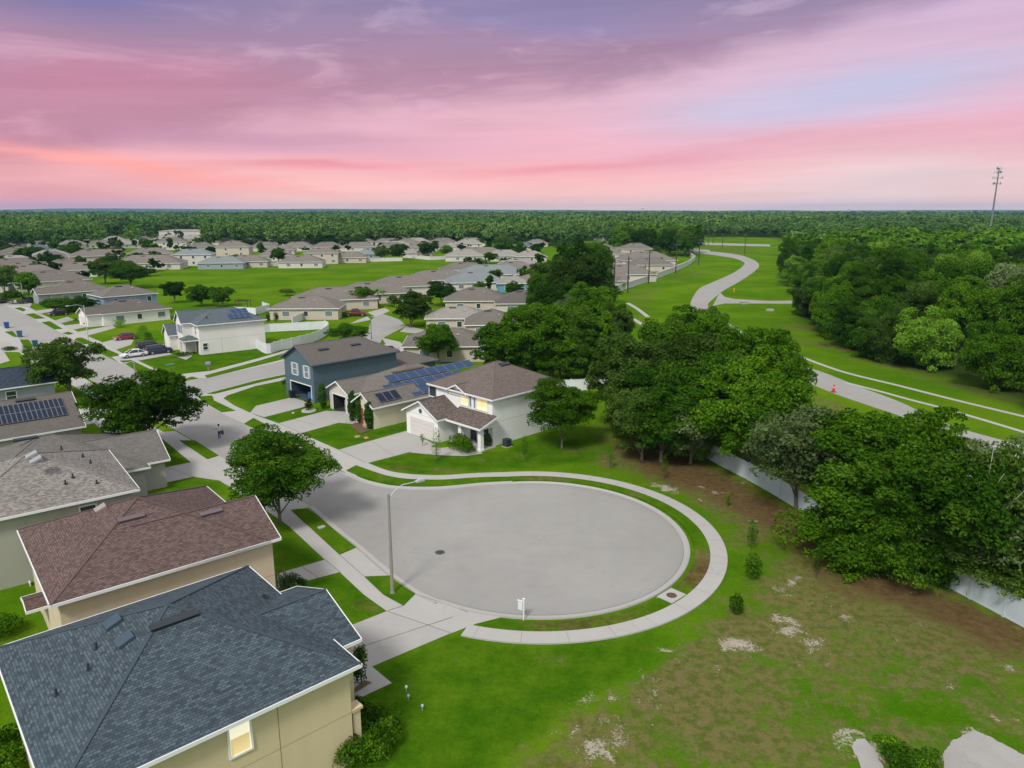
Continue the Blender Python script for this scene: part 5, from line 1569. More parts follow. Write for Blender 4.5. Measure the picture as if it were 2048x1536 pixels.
def trunk_mesh(name, rs, H, base, cen, r0, m=None, nlimb=7):
    mb = MB()
    lean = rs.normal(size=2) * 0.02 * H
    top = Vector((lean[0], lean[1], base + (H - base) * 0.45))
    def bez(a, b, c, n):
        return [a * (1 - t) ** 2 + b * 2 * t * (1 - t) + c * t * t for t in [i / n for i in range(n + 1)]]
    p = bez(Vector((0, 0, -0.15)), Vector((lean[0] * .2, lean[1] * .2, base * .7)), top, 6)
    mb.tube(p, [r0 * (1.35 if i == 0 else 1) * (1 - 0.12 * i) for i in range(7)], 7)
    idx = rs.permutation(len(cen))[:nlimb]
    for i in idx:
        c = Vector(cen[i])
        st = p[rs.randint(2, 6)]
        mid = (st + c) / 2 + Vector((0, 0, 0.12 * H * rs.rand()))
        q = bez(st, mid, c, 5)
        mb.tube(q, [r0 * f for f in (0.42, 0.34, 0.26, 0.19, 0.12, 0.05)], 5)
    me_o = mb.build(name, m or BARK, None, True)
    me = me_o.data
    bpy.data.objects.remove(me_o)
    return me
VARS = {}
def variant(key, seed, H, Wd, base, k, kind, n, size, r0, **kw):
    rs = np.random.RandomState(seed)
    cen, rad = crown_clumps(rs, H, Wd, base, k, kind)
    q, t = leaves(rs, cen, rad, n, size, **kw)
    VARS[key] = dict(H=float(q[..., 2].max()), W=Wd, crown=leaf_mesh('crown', q, t), trunk=trunk_mesh('trunk', rs, H, base, cen, r0))
for i in range(4):
    variant('round%d' % i, 10 + i, 8.5, 9, 0.8, 36, 'round', 26000, 0.30, 0.22)
    variant('wide%d' % i, 30 + i, 7, 10, 1.1, 44, 'wide', 26000, 0.28, 0.22)
for i in range(3):
    variant('tall%d' % i, 50 + i, 12, 8, 1.2, 30, 'tall', 24000, 0.31, 0.24)
for i in range(5):
    variant('wood%d' % i, 70 + i, 12, 10, 0.3, 34, 'round', 38000, 0.28, 0.28)
for i in range(2):
    variant('airy%d' % i, 80 + i, 9, 10, 1.6, 30, 'vase', 16000, 0.27, 0.18, fill=0.35)
    variant('bank%d' % i, 95 + i, 8, 10, -1.8, 40, 'wide', 40000, 0.25, 0.22)
    variant('street%d' % i, 100 + i, 9, 9, 1.3, 44, 'round', 46000, 0.20, 0.15)
VN = {}
for k in VARS: VN.setdefault(k[:-1], []).append(k)
RT = random.Random(7)
def tree(p, h, w, kind, leaf, label, group=None, name='tree', rz=None, bark=None):
    ks = VN.get(kind) or [kind]
    v = VARS[RT.choice(ks)]
    r = empty(name, (p.x, p.y, 0), label, 'tree', group, RT.uniform(0, 6.28) if rz is None else rz)
    sx, sz = w / v['W'], h / v['H']
    t = bpy.data.objects.new('trunk', v['trunk']); c = bpy.data.objects.new('crown', v['crown'])
    for o in (t, c):
        COL.objects.link(o); o.parent = r
        o.scale = (sx, sx * RT.uniform(.92, 1.08), sz)
    t.scale = (sx, sx, sz)
    c.material_slots[0].link = 'OBJECT'; c.material_slots[0].material = LF[leaf]
    if bark: t.material_slots[0].link = 'OBJECT'; t.material_slots[0].material = bark
    return r
def tree_px(x, yb, yt, wpx, kind, leaf, label, group=None, name='tree', **kw):
    p = at(x, yb)
    return tree(p, topz(x, yb, yt), wpx * mpp(p + Vector((0, 0, 3))), kind, leaf, label, group, name, **kw)
def tree_top(x, yt, h, w, kind, leaf, label, group=None):
    p = at(x, yt, h)
    return tree(p, h, w, kind, leaf, label, group)
FL = [at(*p) for p in ((1300, 832), (1360, 880), (1420, 920), (1478, 951), (1536, 983), (1600, 1022), (1665, 1062), (1770, 1115), (1875, 1165), (1960, 1209), (2048, 1256), (2120, 1296))]
def tree_fence(x, yt, h, w, kind, leaf, label, group=None):
    """keep the trunk behind the long fence: slide it back along its bearing and give it the height its top shows"""
    if x < 1400 or 1640 < x < 1800: return tree_top(x, yt, h, w, kind, leaf, label, group)
    p = at(x, yt, h); p.z = 0
    for _ in range(200):
        b = p.x / p.y
        fy = None
        for i in range(len(FL) - 1):
            a, c = FL[i], FL[i + 1]
            b0, b1 = a.x / a.y, c.x / c.y
            if b0 <= b <= b1: fy = a.y + (c.y - a.y) * (b - b0) / (b1 - b0)
        if b > FL[-1].x / FL[-1].y: fy = FL[-1].y
        if fy is None or p.y > fy + 0.8: break
        p = p * 1.01
    d = ray(x, yt)
    h = max(4.0, HC + d.z * p.y / d.y)
    return tree(p, h, w, kind, leaf, label, group)
G1 = 'street and garden trees'
HOUSES_C = [Vector((q.x, q.y, 0)) + Vector((-4, 4, 0)) for q in HOUSES]
tree_px(560, 1046, 850, 256, 'street0', 'dark', 'dense leafy street tree between the red-brown roof and the turning circle', G1)
tree_px(292, 905, 738, 215, 'wood1', 'mid', 'open feathery street tree above the grey roofs, splitting into two crowns', G1)
tree_px(142, 792, 676, 134, 'round1', 'olive', 'broad round street tree beside the dark blue roof', G1)
tree_px(1124, 897, 757, 150, 'street1', 'mid', 'leafy tree standing alone beside the white house with lit windows', G1)
tree_px(878, 726, 648, 98, 'round0', 'mid', 'round leafy tree in front of the nearest beige house', G1)
tree_px(822, 655, 580, 86, 'round1', 'olive', 'dark rounded tree on the leafy street left of the palest roof', G1)
tree_px(705, 693, 645, 80, 'wide2', 'dark', 'low spreading tree behind the dark blue house', G1)
tree_px(724, 616, 572, 54, 'round2', 'mid', 'compact round tree next to the red pickup', G1)
tree_px(766, 606, 580, 32, 'round3', 'bright', 'small bright round tree by the palm', G1)
tree_px(882, 612, 562, 60, 'wide0', 'dark', 'shaggy garden tree between the row of roofs and the beige row', G1)
tree_px(350, 606, 562, 52, 'round0', 'dark', 'leftmost tree of three behind the blue house at the big lawn', G1)
tree_px(404, 612, 569, 56, 'round1', 'dark', 'middle tree of three at the near edge of the big lawn', G1)
tree_px(445, 613, 573, 50, 'round2', 'dark', 'rightmost tree of three at the near edge of the big lawn', G1)
tree_px(574, 592, 577, 34, 'wide3', 'olive', 'small bush-like tree at the near right corner of the big lawn', G1)
tree_px(58, 598, 542, 62, 'round3', 'bright', 'bright yellow-green round tree by the left street', G1)
tree_px(12, 592, 528, 70, 'wide0', 'olive', 'grey-green tree at the picture edge behind the bright round tree', G1)
tree_px(212, 568, 512, 72, 'tall0', 'olive', 'grey-green left half of the tree pair at the corner of the big lawn', G1)
tree_px(262, 576, 522, 86, 'wide1', 'dark', 'dark right half of the tree pair at the corner of the big lawn', G1)
tree_px(110, 536, 508, 44, 'wide2', 'dark', 'dark shrubby garden tree between taupe roofs', G1)
tree_px(68, 518, 493, 60, 'wide3', 'dark', 'wide dark garden tree below the dark slate roof', G1)
tree_px(112, 506, 482, 30, 'tall1', 'mid', 'upright green tree right of the dark slate roof', G1)
tree_px(142, 510, 486, 46, 'wide0', 'dark', 'dark tree left of the terracotta roof', G1)
tree_px(160, 640, 590, 66, 'wide1', 'dark', 'dark tree over the driveway in front of the blue house', G1)
tree_px(112, 626, 594, 70, 'wide2', 'bright', 'loose yellow-green shrubbery tree beside the left street', G1)
tree_px(25, 608, 580, 40, 'wide3', 'bright', 'yellow-green shrub tree at the far end of the left street', G1)
tree_px(557, 528, 497, 40, 'round0', 'mid', 'small round tree on the far lawn edge between two roofs', G1)
tree_px(472, 532, 508, 26, 'round1', 'mid', 'little tree at the right end of the teal-grey roof', G1)
tree_px(762, 520, 492, 38, 'round1', 'olive', 'left tree of the pair before the white yard wall', G1)
tree_px(798, 519, 487, 42, 'round2', 'dark', 'right, darker tree of the pair before the white yard wall', G1)
tree_px(851, 516, 481, 42, 'tall0', 'mid', 'tallest leafy tree before the white yard wall', G1)
tree_px(893, 517, 489, 34, 'round3', 'mid', 'last round tree to the right before the white yard wall', G1)
tree_px(998, 508, 484, 36, 'round0', 'dark', 'dark tree by the white shed wall beyond the big lawn', G1)
tree_px(1028, 606, 560, 40, 'wide1', 'mid', 'bushy tree between the pale teal-grey roof and the tall tree cluster', G1)
tree_px(960, 590, 562, 26, 'round2', 'mid', 'tiny garden tree before the grey slab-like roof', G1)
for i, (x, yb, yt, w) in enumerate(((355, 530, 512, 40), (300, 552, 536, 30), (440, 470, 452, 60), (15, 470, 446, 60), (500, 500, 478, 40), (480, 485, 466, 46), (650, 492, 470, 50), (700, 492, 466, 60), (905, 482, 462, 40), (960, 478, 460, 50), (1010, 490, 470, 40), (1150, 478, 452, 36))):
    tree_px(x, yb, yt, w, 'wide', ('dark', 'olive', 'mid')[i % 3], 'garden tree among the far roofs beyond the big lawn', 'garden trees among far roofs')
rg = random.Random(9)
spare = []
for (x0, x1, y0, y1, n, n1) in ((-20, 330, 470, 560, 175, 14), (330, 1095, 468, 512, 240, 9), (930, 1095, 510, 590, 14, 5), (1205, 1330, 486, 540, 12, 4)):
    got = 0
    for _ in range(6000):
        if got >= n: break
        x, y = rg.uniform(x0, x1), y0 + (y1 - y0) * rg.random() ** 1.5
        p = at(x, y)
        if not clear_of(p, HOUSES_C, 10.5 if got < n1 else 7.5) or in_poly(BIGLAWN, p): continue
        HOUSES_C.append(p); got += 1
        lf = rg.choice(('dark', 'olive', 'mid', 'mid', 'dark', 'grey'))
        if got > n1:
            spare.append((p.x, p.y, rg.uniform(4, 9), rg.uniform(5, 9))); continue
        tree(p, rg.uniform(5, 9), rg.uniform(6, 11), rg.choice(('round', 'wide', 'wood', 'bank')), lf, 'garden tree among the roofs of the far blocks', 'garden trees among far roofs')
# tree group behind the white house, tree group at the centre, trees along the white fence
G2 = 'trees behind the white house'
for x, yt, h, wd, kd, lf in ((1010, 642, 9.5, 9, 'round', 'mid'), (1058, 612, 12, 10, 'wood', 'mid'), (1108, 602, 13.5, 10, 'wood', 'mid'), (1160, 606, 13, 9, 'wood', 'bright'), (1205, 618, 12, 7, 'tall', 'mid'), (1238, 604, 13, 5.5, 'tall', 'olive'),
                             (1000, 680, 8, 8, 'round', 'mid'), (1060, 672, 9, 9, 'round', 'dark'), (1120, 662, 10, 9, 'wood', 'mid'), (1180, 665, 10, 9, 'round', 'bright'), (1225, 680, 9, 7, 'round', 'dark'), (1100, 710, 6.5, 8, 'wide', 'dark'), (1165, 712, 6.5, 8, 'bank', 'mid'), (1040, 725, 5, 7, 'bank', 'dark')):
    q_ = at(x, yt, h); zz_ = max(113.0, q_.y); q_ = Vector((q_.x * zz_ / q_.y, zz_, 0)); dd_ = ray(x, yt); h = max(4.5, HC + dd_.z * zz_ / dd_.y)
    tree(q_, h, wd, kd, lf, {'mid': 'green tree in the thick clump behind the white house', 'dark': 'dark low tree in the thick clump behind the white house', 'bright': 'fresh green tree in the thick clump behind the white house', 'olive': 'narrow grey-green tree at the right end of the clump behind the white house'}[lf], G2)
G3 = 'tall tree cluster at the centre'
for x, yt, h, wd, kd, lf in ((1140, 477, 19, 15, 'wood', 'dark'), (1182, 482, 18, 12, 'wood', 'mid'), (1105, 512, 15, 13, 'wood', 'olive'), (1160, 505, 17, 14, 'wood', 'olive'), (1195, 520, 14, 11, 'wood', 'dark'), (1118, 560, 12, 11, 'wood', 'dark'), (1180, 560, 13, 11, 'wood', 'mid'), (1140, 585, 10, 9, 'airy', 'grey'), (1090, 545, 12, 9, 'wood', 'dark'), (1195, 590, 11, 8, 'tall', 'mid')):
    tree_top(x, yt, h, wd, kd, lf, {'dark': 'dark tree of the tall cluster right of the pale roofs', 'mid': 'green tree of the tall cluster right of the pale roofs', 'olive': 'grey-green tree of the tall cluster right of the pale roofs', 'grey': 'thin pale-branched tree before the tall cluster'}[lf], G3)
G4 = 'trees along the long white fence'
for x, yt, h, wd, kd, lf in ((1290, 668, 12, 12, 'wood', 'olive'), (1335, 632, 13, 12, 'wood', 'dark'), (1385, 604, 13, 11, 'wood', 'mid'), (1432, 622, 12, 9, 'wood', 'mid'), (1400, 668, 13, 12, 'wood', 'olive'), (1478, 645, 14, 11, 'wood', 'mid'), (1522, 650, 14, 10, 'wood', 'mid'), (1545, 690, 12, 8, 'wood', 'mid'),
                             (1290, 715, 10, 11, 'wood', 'olive'), (1345, 722, 10.5, 11, 'wood', 'dark'), (1330, 768, 8.5, 10, 'wood', 'dark'), (1290, 775, 8, 8, 'wood', 'olive'), (1445, 738, 11, 11, 'wood', 'dark'), (1510, 722, 12, 11, 'wood', 'mid'), (1540, 755, 10.5, 8.5, 'wood', 'mid'), (1390, 780, 8, 9, 'round', 'grey'), 
                             (1450, 700, 12, 10, 'wood', 'dark'), (1425, 612, 9, 6, 'round', 'olive')):
    tree_fence(x, yt, h, wd, kd, lf, {'dark': 'dark dense tree overhanging the long white fence', 'mid': 'mid-green tree in the clump along the long white fence', 'olive': 'grey-green spreading tree in the clump along the white fence', 'bright': 'bright green low tree at the foot of the clump along the white fence', 'grey': 'silvery thin-leaved tree in the clump along the white fence'}[lf], G4)
tree_px(1592, 1018, 806, 275, 'airy1', 'grey', 'soft grey-green willow-like tree bending over the white fence', G4)
for x, yt, h, wd, kd, lf in ((1735, 815, 10.5, 10, 'wood', 'mid'), (1835, 808, 11.5, 10, 'wood', 'mid'), (1790, 880, 9.5, 11, 'wood', 'dark'), (1880, 880, 10.5, 10, 'wood', 'mid'), (1940, 905, 10, 10, 'wood', 'dark'), (1985, 872, 10.5, 9, 'airy', 'grey'), (2050, 890, 11, 10, 'airy', 'olive'), (1720, 950, 7, 10, 'bank', 'mid'), (1800, 985, 6.5, 10, 'wood', 'dark'),
                             (1870, 1000, 6.5, 9, 'wood', 'dark'), (1935, 1000, 7.5, 9, 'airy', 'olive'), (2010, 980, 8.5, 9, 'airy', 'grey'), (2060, 1030, 7.5, 8, 'airy', 'olive'), (2000, 1080, 5, 7, 'airy', 'olive'), (1680, 900, 6, 6, 'wide', 'bright')):
    tree_fence(x, yt, h, wd, kd, lf, {'dark': 'very dark tree near the right end of the white fence', 'mid': 'green tree near the right end of the white fence', 'olive': 'loose olive tree at the picture edge above the white fence', 'bright': 'bright shrubby tree between the willow-like tree and the dark trees', 'grey': 'pale twiggy tree at the picture edge above the white fence'}[lf], G4)
for x, yb, yt, wp, lf, lb in ((1262, 868, 748, 120, 'olive', 'leftmost low bough-to-ground tree of the clump along the white fence'), (1310, 888, 768, 130, 'dark', 'second low dark tree at the front of the clump along the white fence'), (1360, 905, 785, 125, 'mid', 'third low tree at the front of the clump along the white fence'), (1408, 917, 806, 105, 'bright', 'bright low tree at the front of the clump, where the fence comes into view'),
                              (1705, 1118, 955, 170, 'mid', 'leftmost low tree before the fence at the near right'), (1775, 1150, 980, 190, 'dark', 'darkest low tree with boughs on the ground before the fence at the near right'), (1845, 1162, 985, 170, 'dark', 'low dark tree beside the visible end of the fence at the near right')):
    tree_px(x, yb, yt, wp, 'bank', lf, lb, G4)
# leafless pale trees standing in the clumps
def snag(x, yt, h, label, seed):
    rs = np.random.RandomState(seed)
    p = at(x, yt, h)
    cen, _ = crown_clumps(rs, h * 1.05, h * .55, h * .35, 18, 'tall')
    r = empty('bare_tree', (p.x, p.y, 0), label, 'tree', 'bare trees')
    me = trunk_mesh('trunk', rs, h, h * .45, cen, .17, mat('bark_pale', (.42, .40, .37), .9, .2, 5), nlimb=16)
    o = bpy.data.objects.new('trunk', me); COL.objects.link(o); o.parent = r
snag(1146, 520, 15, 'leafless pale tree rising in front of the tall tree cluster', 5)
snag(1990, 862, 12, 'leafless pale tree above the white fence near the picture edge', 8)
# the wood right of the winding road
WOOD = [(71, 93), (69, 118), (65, 126), (67, 155), (71, 178), (90, 215), (102, 270), (112, 300), (132, 335), (150, 400), (165, 450), (300, 470), (420, 450), (330, 260), (200, 150), (110, 88)]
def inside(P, x, y):
    c = False
    for i in range(len(P)):
        a, b = P[i], P[i - 1]
        if (a[1] > y) != (b[1] > y) and x < (b[0] - a[0]) * (y - a[1]) / (b[1] - a[1]) + a[0]: c = not c
    return c
def edge_dist(P, x, y):
    best = 1e9
    for i in range(10):
        a, b = Vector(P[i]), Vector(P[i + 1]); q = Vector((x, y)); d = b - a
        t = max(0, min(1, (q - a).dot(d) / d.length_squared)); best = min(best, (q - a - d * t).length)
    return best
rw = random.Random(3)
cand = []
pts = []
for _ in range(9000):
    y = rw.uniform(88, 470); x = rw.uniform(60, 420)
    if x > y * 0.80 + 8 or not inside(WOOD, x, y): continue
    mind = (4.6 if edge_dist(WOOD, x, y) < 14 else 6.6) if y < 230 else 8.0
    if any((x - a) ** 2 + (y - b) ** 2 < mind * mind for a, b in pts): continue
    pts.append((x, y))
pts.sort(key=lambda q: q[1] + 1.2 * edge_dist(WOOD, *q))
rest = []
for i, (x, y) in enumerate(pts):
    ed = edge_dist(WOOD, x, y)
    h = rw.uniform(12.0, 16.5) if ed > 5 else rw.uniform(9.0, 13.0)
    if y > 300: h = rw.uniform(12, 16)
    if i < 150:
        lf = rw.choices(('mid', 'dark', 'olive', 'bright', 'grey'), (6, 4, 2.4, 1.2, 0.45))[0]
        if ed < 5: lb = {'mid': 'green', 'dark': 'dark', 'olive': 'grey-green', 'bright': 'light green', 'grey': 'pale silvery'}[lf] + ' low tree at the front edge of the wood facing the winding road'
        else: lb = {'mid': 'green', 'dark': 'dark', 'olive': 'grey-green', 'bright': 'light green', 'grey': 'pale silvery'}[lf] + ' tree inside the dense wood right of the winding road'
        tree(Vector((x, y, 0)), h, rw.uniform(8.5, 12), 'wood' if ed > 4 else 'bank', lf, lb, 'trees of the wood right of the winding road')
    else: rest.append((x, y, h))
# small wood left of the winding road's far end
pts2 = []
for _ in range(600):
    y = rw.uniform(430, 600); x = 1224 + rw.uniform(0, 150)
    X = (x - 1024) / 1450 * y * 1.02
    if any((X - a) ** 2 + (y - b) ** 2 < 90 for a, b in pts2): continue
    pts2.append((X, y))
pts2.sort(key=lambda q: q[1])
for X, y in pts2[:15]:
    tree(Vector((X, y, 0)), rw.uniform(13, 18), rw.uniform(11, 15), 'wood', rw.choice(('dark', 'olive', 'mid')), 'tree of the dark wood at the far end of the pole line', 'trees of the wood behind the pole line')
rest += [(a, b, rw.uniform(13, 18)) for a, b in pts2[15:]]
# a palm by the second street, columnar cypresses, saplings, shrubs
def palm(p, h, label):
    r = empty('palm_tree', (p.x, p.y, 0), label, 'palm', None)
    mb = MB(); mb.tube([p + V3(0, 0, z) for z in (0, h * .4, h * .8)], [.2, .15, .14], 7); attach(mb.build('trunk', BARK), r)
    cb = MB(); rs = random.Random(4)
    for k in range(16):
        a = k * 2.4; e = rs.uniform(-.2, .9)
        d = V3(math.cos(a), math.sin(a)); s = V3(-d.y, d.x)
        prev = None
        for t in range(6):
            f = t / 5
            c = p + V3(0, 0, h * .8) + d * (h * .38 * f) + V3(0, 0, e * h * .3 * f - h * .3 * f * f)
            w_ = h * .05 * math.sin(math.pi * min(.95, f + .12))
            cur = (c - s * w_ - V3(0, 0, w_ * .5), c + V3(0, 0, w_ * .2), c + s * w_ - V3(0, 0, w_ * .5))
            if prev: cb.face([prev[0], cur[0], cur[1], prev[1]]); cb.face([prev[1], cur[1], cur[2], prev[2]])
            prev = cur
    attach(cb.build('crown', mat('palm_leaf', (0.06, 0.16, 0.015), .6)), r)
palm(at(757, 614), topz(757, 614, 570), 'palm tree beside the small bright round tree on the second street')
def foliage(name, cat, p, w, d, h, n, size, leaf, label, group=None, rz=0, z0=0.0, k=14, stem=None, seed=1, shape='box', parts=True):
    rs = np.random.RandomState(seed)
    cen = np.stack([(rs.rand(k) - .5) * w * .72, (rs.rand(k) - .5) * d * .72, z0 + (h - z0) * (.25 + .55 * rs.rand(k))], 1)
    if shape == 'cone':
        cen[:, 2] = z0 + (h - z0) * (np.arange(k) + .5) / k
        f = np.sin(np.pi * np.clip((np.arange(k) + 1.2) / (k + 1.2), 0, 1)) ** .5
        cen[:, 0] *= .25; cen[:, 1] *= .25
        rad = np.stack([w * .5 * f, d * .5 * f, np.full(k, (h - z0) / k * .95)], 1)
    else:
        rad = np.stack([np.full(k, w * .30), np.full(k, d * .30), np.full(k, (h - z0) * .28)], 1)
    q, t = leaves(rs, cen, rad, n, size, fill=.3, sub=0)
    q[..., 2] = np.maximum(q[..., 2], 0.01)
    me = leaf_mesh('crown' if stem else name, q, t)
    me.materials[0] = LF[leaf]
    if stem:
        r = empty(name, (p.x, p.y, 0), label, cat, group, rz)
        c = bpy.data.objects.new('crown', me); COL.objects.link(c); c.parent = r
        mb = MB(); mb.tube([(0, 0, -.05), (0.02, 0, z0 + (h - z0) * .6)], [stem, stem * .6], 6); t_ = mb.build('trunk', BARKD, None); t_.parent = r
        return r
    o = bpy.data.objects.new(name, me); COL.objects.link(o); o.location = (p.x, p.y, 0); o.rotation_euler = (0, 0, rz)
    return tag(o, label, cat, group)
GC = 'columnar cypresses at the cream house'
for i, (x, yb, yt, wp, lb) in enumerate(((646, 818, 768, 12, 'cypress left of the open cream garage'), (706, 842, 783, 13, 'cypress right of the open cream garage'), (721, 848, 790, 13, 'cypress between the garage and the entrance gable'), (739, 858, 804, 14, 'cypress at the right corner of the cream house'))):
    p = at(x, yb); foliage('cypress', 'cypress', p, wp * 1.35 * mpp(p), wp * 1.35 * mpp(p), topz(x, yb, yt), 5200, 0.15, 'cypress', 'tall narrow ' + lb, GC, k=12, stem=.05, seed=20 + i, shape='cone', z0=.1)
GSAP = 'saplings planted round the empty lot'
for i, (x, yb, yt, wp, n, lf, lb) in enumerate(((873, 922, 858, 20, 700, 'grey', 'slender leaning sapling before the white house porch'), (1050, 922, 870, 14, 260, 'dark', 'thin dark sapling right of the white house'), (1220, 938, 898, 16, 260, 'mid', 'sapling with a bare leaning stake behind the ring sidewalk'), (1328, 960, 912, 14, 300, 'mid', 'thin sapling in the bare brown strip behind the ring sidewalk'),
                                            (1502, 1100, 1042, 22, 500, 'dark', 'taller sapling right of the ring sidewalk'), (1506, 1158, 1108, 34, 1500, 'dark', 'bushy dark sapling right of the ring sidewalk'), (1472, 1228, 1190, 30, 900, 'mid', 'low bushy sapling at the lower right of the ring sidewalk'), (1632, 1156, 1082, 14, 240, 'dark', 'nearly bare sapling tied to a pale stake on the empty lot'), (1455, 1015, 985, 10, 200, 'mid', 'faint young sapling nearest the fence'), (845, 880 + 12, 868, 10, 120, 'mid', 'tiny staked plant in the gravel bed'))):
    p = at(x, yb); foliage('sapling', 'sapling', p, wp * mpp(p), wp * mpp(p), topz(x, yb, yt), int(n * .9), 0.13, lf, lb, GSAP, k=9, stem=.035, seed=40 + i, z0=0.5 if n < 600 else .15, shape='cone')
GSH = 'garden shrubs'
def shrub(x, y, w, d, h, n, lf, lb, rz=0, size=.14, seed=0): return foliage('shrub', 'shrub', at(x, y), w, d, h, n, size, lf, lb, GSH, rz, seed=60 + seed)
shrub(925, 902, 3.3, 2.0, 1.6, 5000, 'mid', 'rounded clipped hedge in the gravel bed of the white house', R(135), seed=1)
for i, (x, y, w, h, lf, lb) in enumerate(((716, 1372, 1.0, 2.6, 'mid', 'clipped column bush at the corner of the tan house'), (580, 1190, 1.7, 1.7, 'grey', 'pale twiggy shrub between the tan and the beige house'), (604, 1185, 1.0, 1.2, 'dark', 'small dark shrub beside the pale twiggy one'), (722, 1432, 1.6, 1.1, 'dark', 'shrub of the bed by the tan wall, next to the door path'), (745, 1450, 1.7, 1.2, 'mid', 'upper round shrub of the bed by the tan wall'), (770, 1462, 1.5, 1.1, 'mid', 'right-hand round shrub of the bed by the tan wall, at the white stones'),
                                              (715, 1480, 1.6, 1.4, 'dark', 'dark shrub of the bed hard against the tan wall'), (752, 1495, 1.9, 1.3, 'mid', 'largest round shrub in the middle of the bed by the tan wall'), (775, 1482, 1.3, 1.1, 'mid', 'small round shrub of the bed beside the white stones'), (735, 1520, 1.9, 1.5, 'mid', 'bright leafy shrub at the near end of the bed by the tan wall'), (700, 1530, 1.5, 1.6, 'dark', 'dark shrub at the near end of the bed, against the wall'),
                                              (975, 893, 1.0, 1.5, 'grey', 'leafy potted shrub at the porch opening'), (240, 655, 2.4, 2.2, 'bright', 'leafy bush at the gables of the long white-walled house'), (283, 683, 3.0, 3.4, 'bright', 'big-leaved bush between two white gables'), (297, 690, 1.5, 2.6, 'mid', 'spiky bush beside the off-white garage'), (365, 712, 2.6, 0.8, 'dark', 'low dark bush at the porch of the off-white corner house'), (395, 680, 1.0, 2.2, 'dark', 'climbing bush on the off-white corner wall'),
                                              (1030, 770, 2, 1.2, 'grey', 'grey-green shrub behind the brown hip roof'), (580, 775, 2.2, 1.8, 'dark', 'dark shrub left of the dark blue house'), (1090, 757 + 35, 2, 1.5, 'mid', 'shrub beside the curved white fence'), (930, 660, 2.4, 1.6, 'mid', 'shrub by the beige house driveway'), (690, 633, 2.0, 1.2, 'bright', 'yellow-green shrub by the red pickup'), (678, 628, .8, 2.4, 'dark', 'slim dark conifer at the corner of the near brown hip-roofed house'), (515, 650, 1.0, 3, 'dark', 'slim conifer at the left end of the white corner fence'), (537, 648, 1.0, 2.6, 'dark', 'slim conifer behind the white corner fence'), (553, 647, 1.1, 2.8, 'dark', 'third slim conifer behind the white corner fence'), (5, 1270, 2.2, 1.2, 'mid', 'leafy garden plant behind the beige house'), (14, 1500, 1.8, 1.2, 'mid', 'leafy plant behind the tan house at the picture corner'), (1800, 1530, 1.6, 0.7, 'dark', 'dark scrubby shrub between the two concrete pieces'), (1845, 1528, 1.4, 0.6, 'dark', 'low dark shrub touching the bare concrete pad'), (1785, 1500, 1.3, 0.5, 'mid', 'low green scrub beside the worn concrete strip'), (10, 1540, 1.8, 1.2, 'mid', 'leafy plant beside another behind the tan house'), (20, 700, 2.4, .7, 'olive', 'low planting by the left-edge driveway'), (55, 712, 2.0, 2.0, 'bright', 'yellow-green bush at the left edge behind the dark blue roof'), (85, 716, 2.4, 2.0, 'bright', 'pale leafy bush between the bins and the broad street tree'), (15, 605, 2.5, 1.6, 'bright', 'shrub by the parked dark car on the left street'), (1245, 600 - 20, 3.5, 2.6, 'mid', 'bushes against the white wall under the poles'), (1340, 530, 5, 3.5, 'dark', 'round palm-like bush at the far end of the white wall'))):
    shrub(x, y, w, w * .9, h, 1600, lf, lb, seed=2 + i)
# ---- woodland further off: one mass of thousands of crowns
def mass(name, P, nleaf, size, leaf, label, seed):
    rs = np.random.RandomState(seed)
    P = np.array(P, float)
    n = len(P)
    big = fbm(P[:, 0] * .012 + 40, P[:, 1] * .012, seed, 3)
    P[:, 2] *= .52 + 1.0 * big
    Q, Tn = [], []
    base = []
    for b in range(6):
        cen, rad = crown_clumps(rs, 1.0, 0.85, 0.12, 12, 'round')
        q, t = leaves(rs, cen, rad * 1.15, nleaf, size, asp=.85, up=.45, fill=.10, sub=4 if nleaf > 200 else 0)
        base.append((q, t))
    for b in range(6):
        idx = np.where(np.arange(n) % 6 == b)[0]
        q, t = base[b]
        h = P[idx, 2]
        a = rs.rand(len(idx)) * 6.28
        c, s = np.cos(a), np.sin(a)
        wd = h * rs.uniform(.95, 1.35, len(idx)) if P.shape[1] < 4 else P[idx, 3]
        x = q[None, :, :, 0] * c[:, None, None] - q[None, :, :, 1] * s[:, None, None]
        y = q[None, :, :, 0] * s[:, None, None] + q[None, :, :, 1] * c[:, None, None]
        o = np.stack([P[idx, 0][:, None, None] + x * wd[:, None, None], P[idx, 1][:, None, None] + y * wd[:, None, None], q[None, :, :, 2] * h[:, None, None]], -1)
        Q.append(o.reshape(-1, 4, 3))
        tt = np.clip(t[None, :] * .50 + rs.rand(len(idx))[:, None] * .38 + (big[idx][:, None] - .42) * .9, 0, 1)
        Tn.append(tt.ravel())
    q = np.concatenate(Q); t = np.concatenate(Tn)
    me = leaf_mesh(name, q, t)
    me.materials[0] = LF[leaf]
    o = bpy.data.objects.new(name, me); COL.objects.link(o)
    return tag(o, label, 'forest', None, 'stuff')
mass('garden_greenery', spare, 500, 0.13, 'mid', 'smaller trees scattered thickly among the far roofs', 8)
mass('woodland', rest, 420, 0.13, 'mid', 'deeper part of the wood right of the winding road', 1)
rs = np.random.RandomState(11)
def scatter(sp, y0, y1, spread=0.80):
    g0 = np.arange(-y1 * spread, y1 * spread, sp); g1 = np.arange(y0, y1, sp)
    X, Y = np.meshgrid(g0, g1)
    X = (X + (np.arange(len(g1)) % 2)[:, None] * sp * .5 + rs.uniform(-.36, .36, X.shape) * sp).ravel(); Y = (Y + rs.uniform(-.36, .36, Y.shape) * sp).ravel()
    k = np.abs(X) < Y * spread
    return X[k], Y[k]
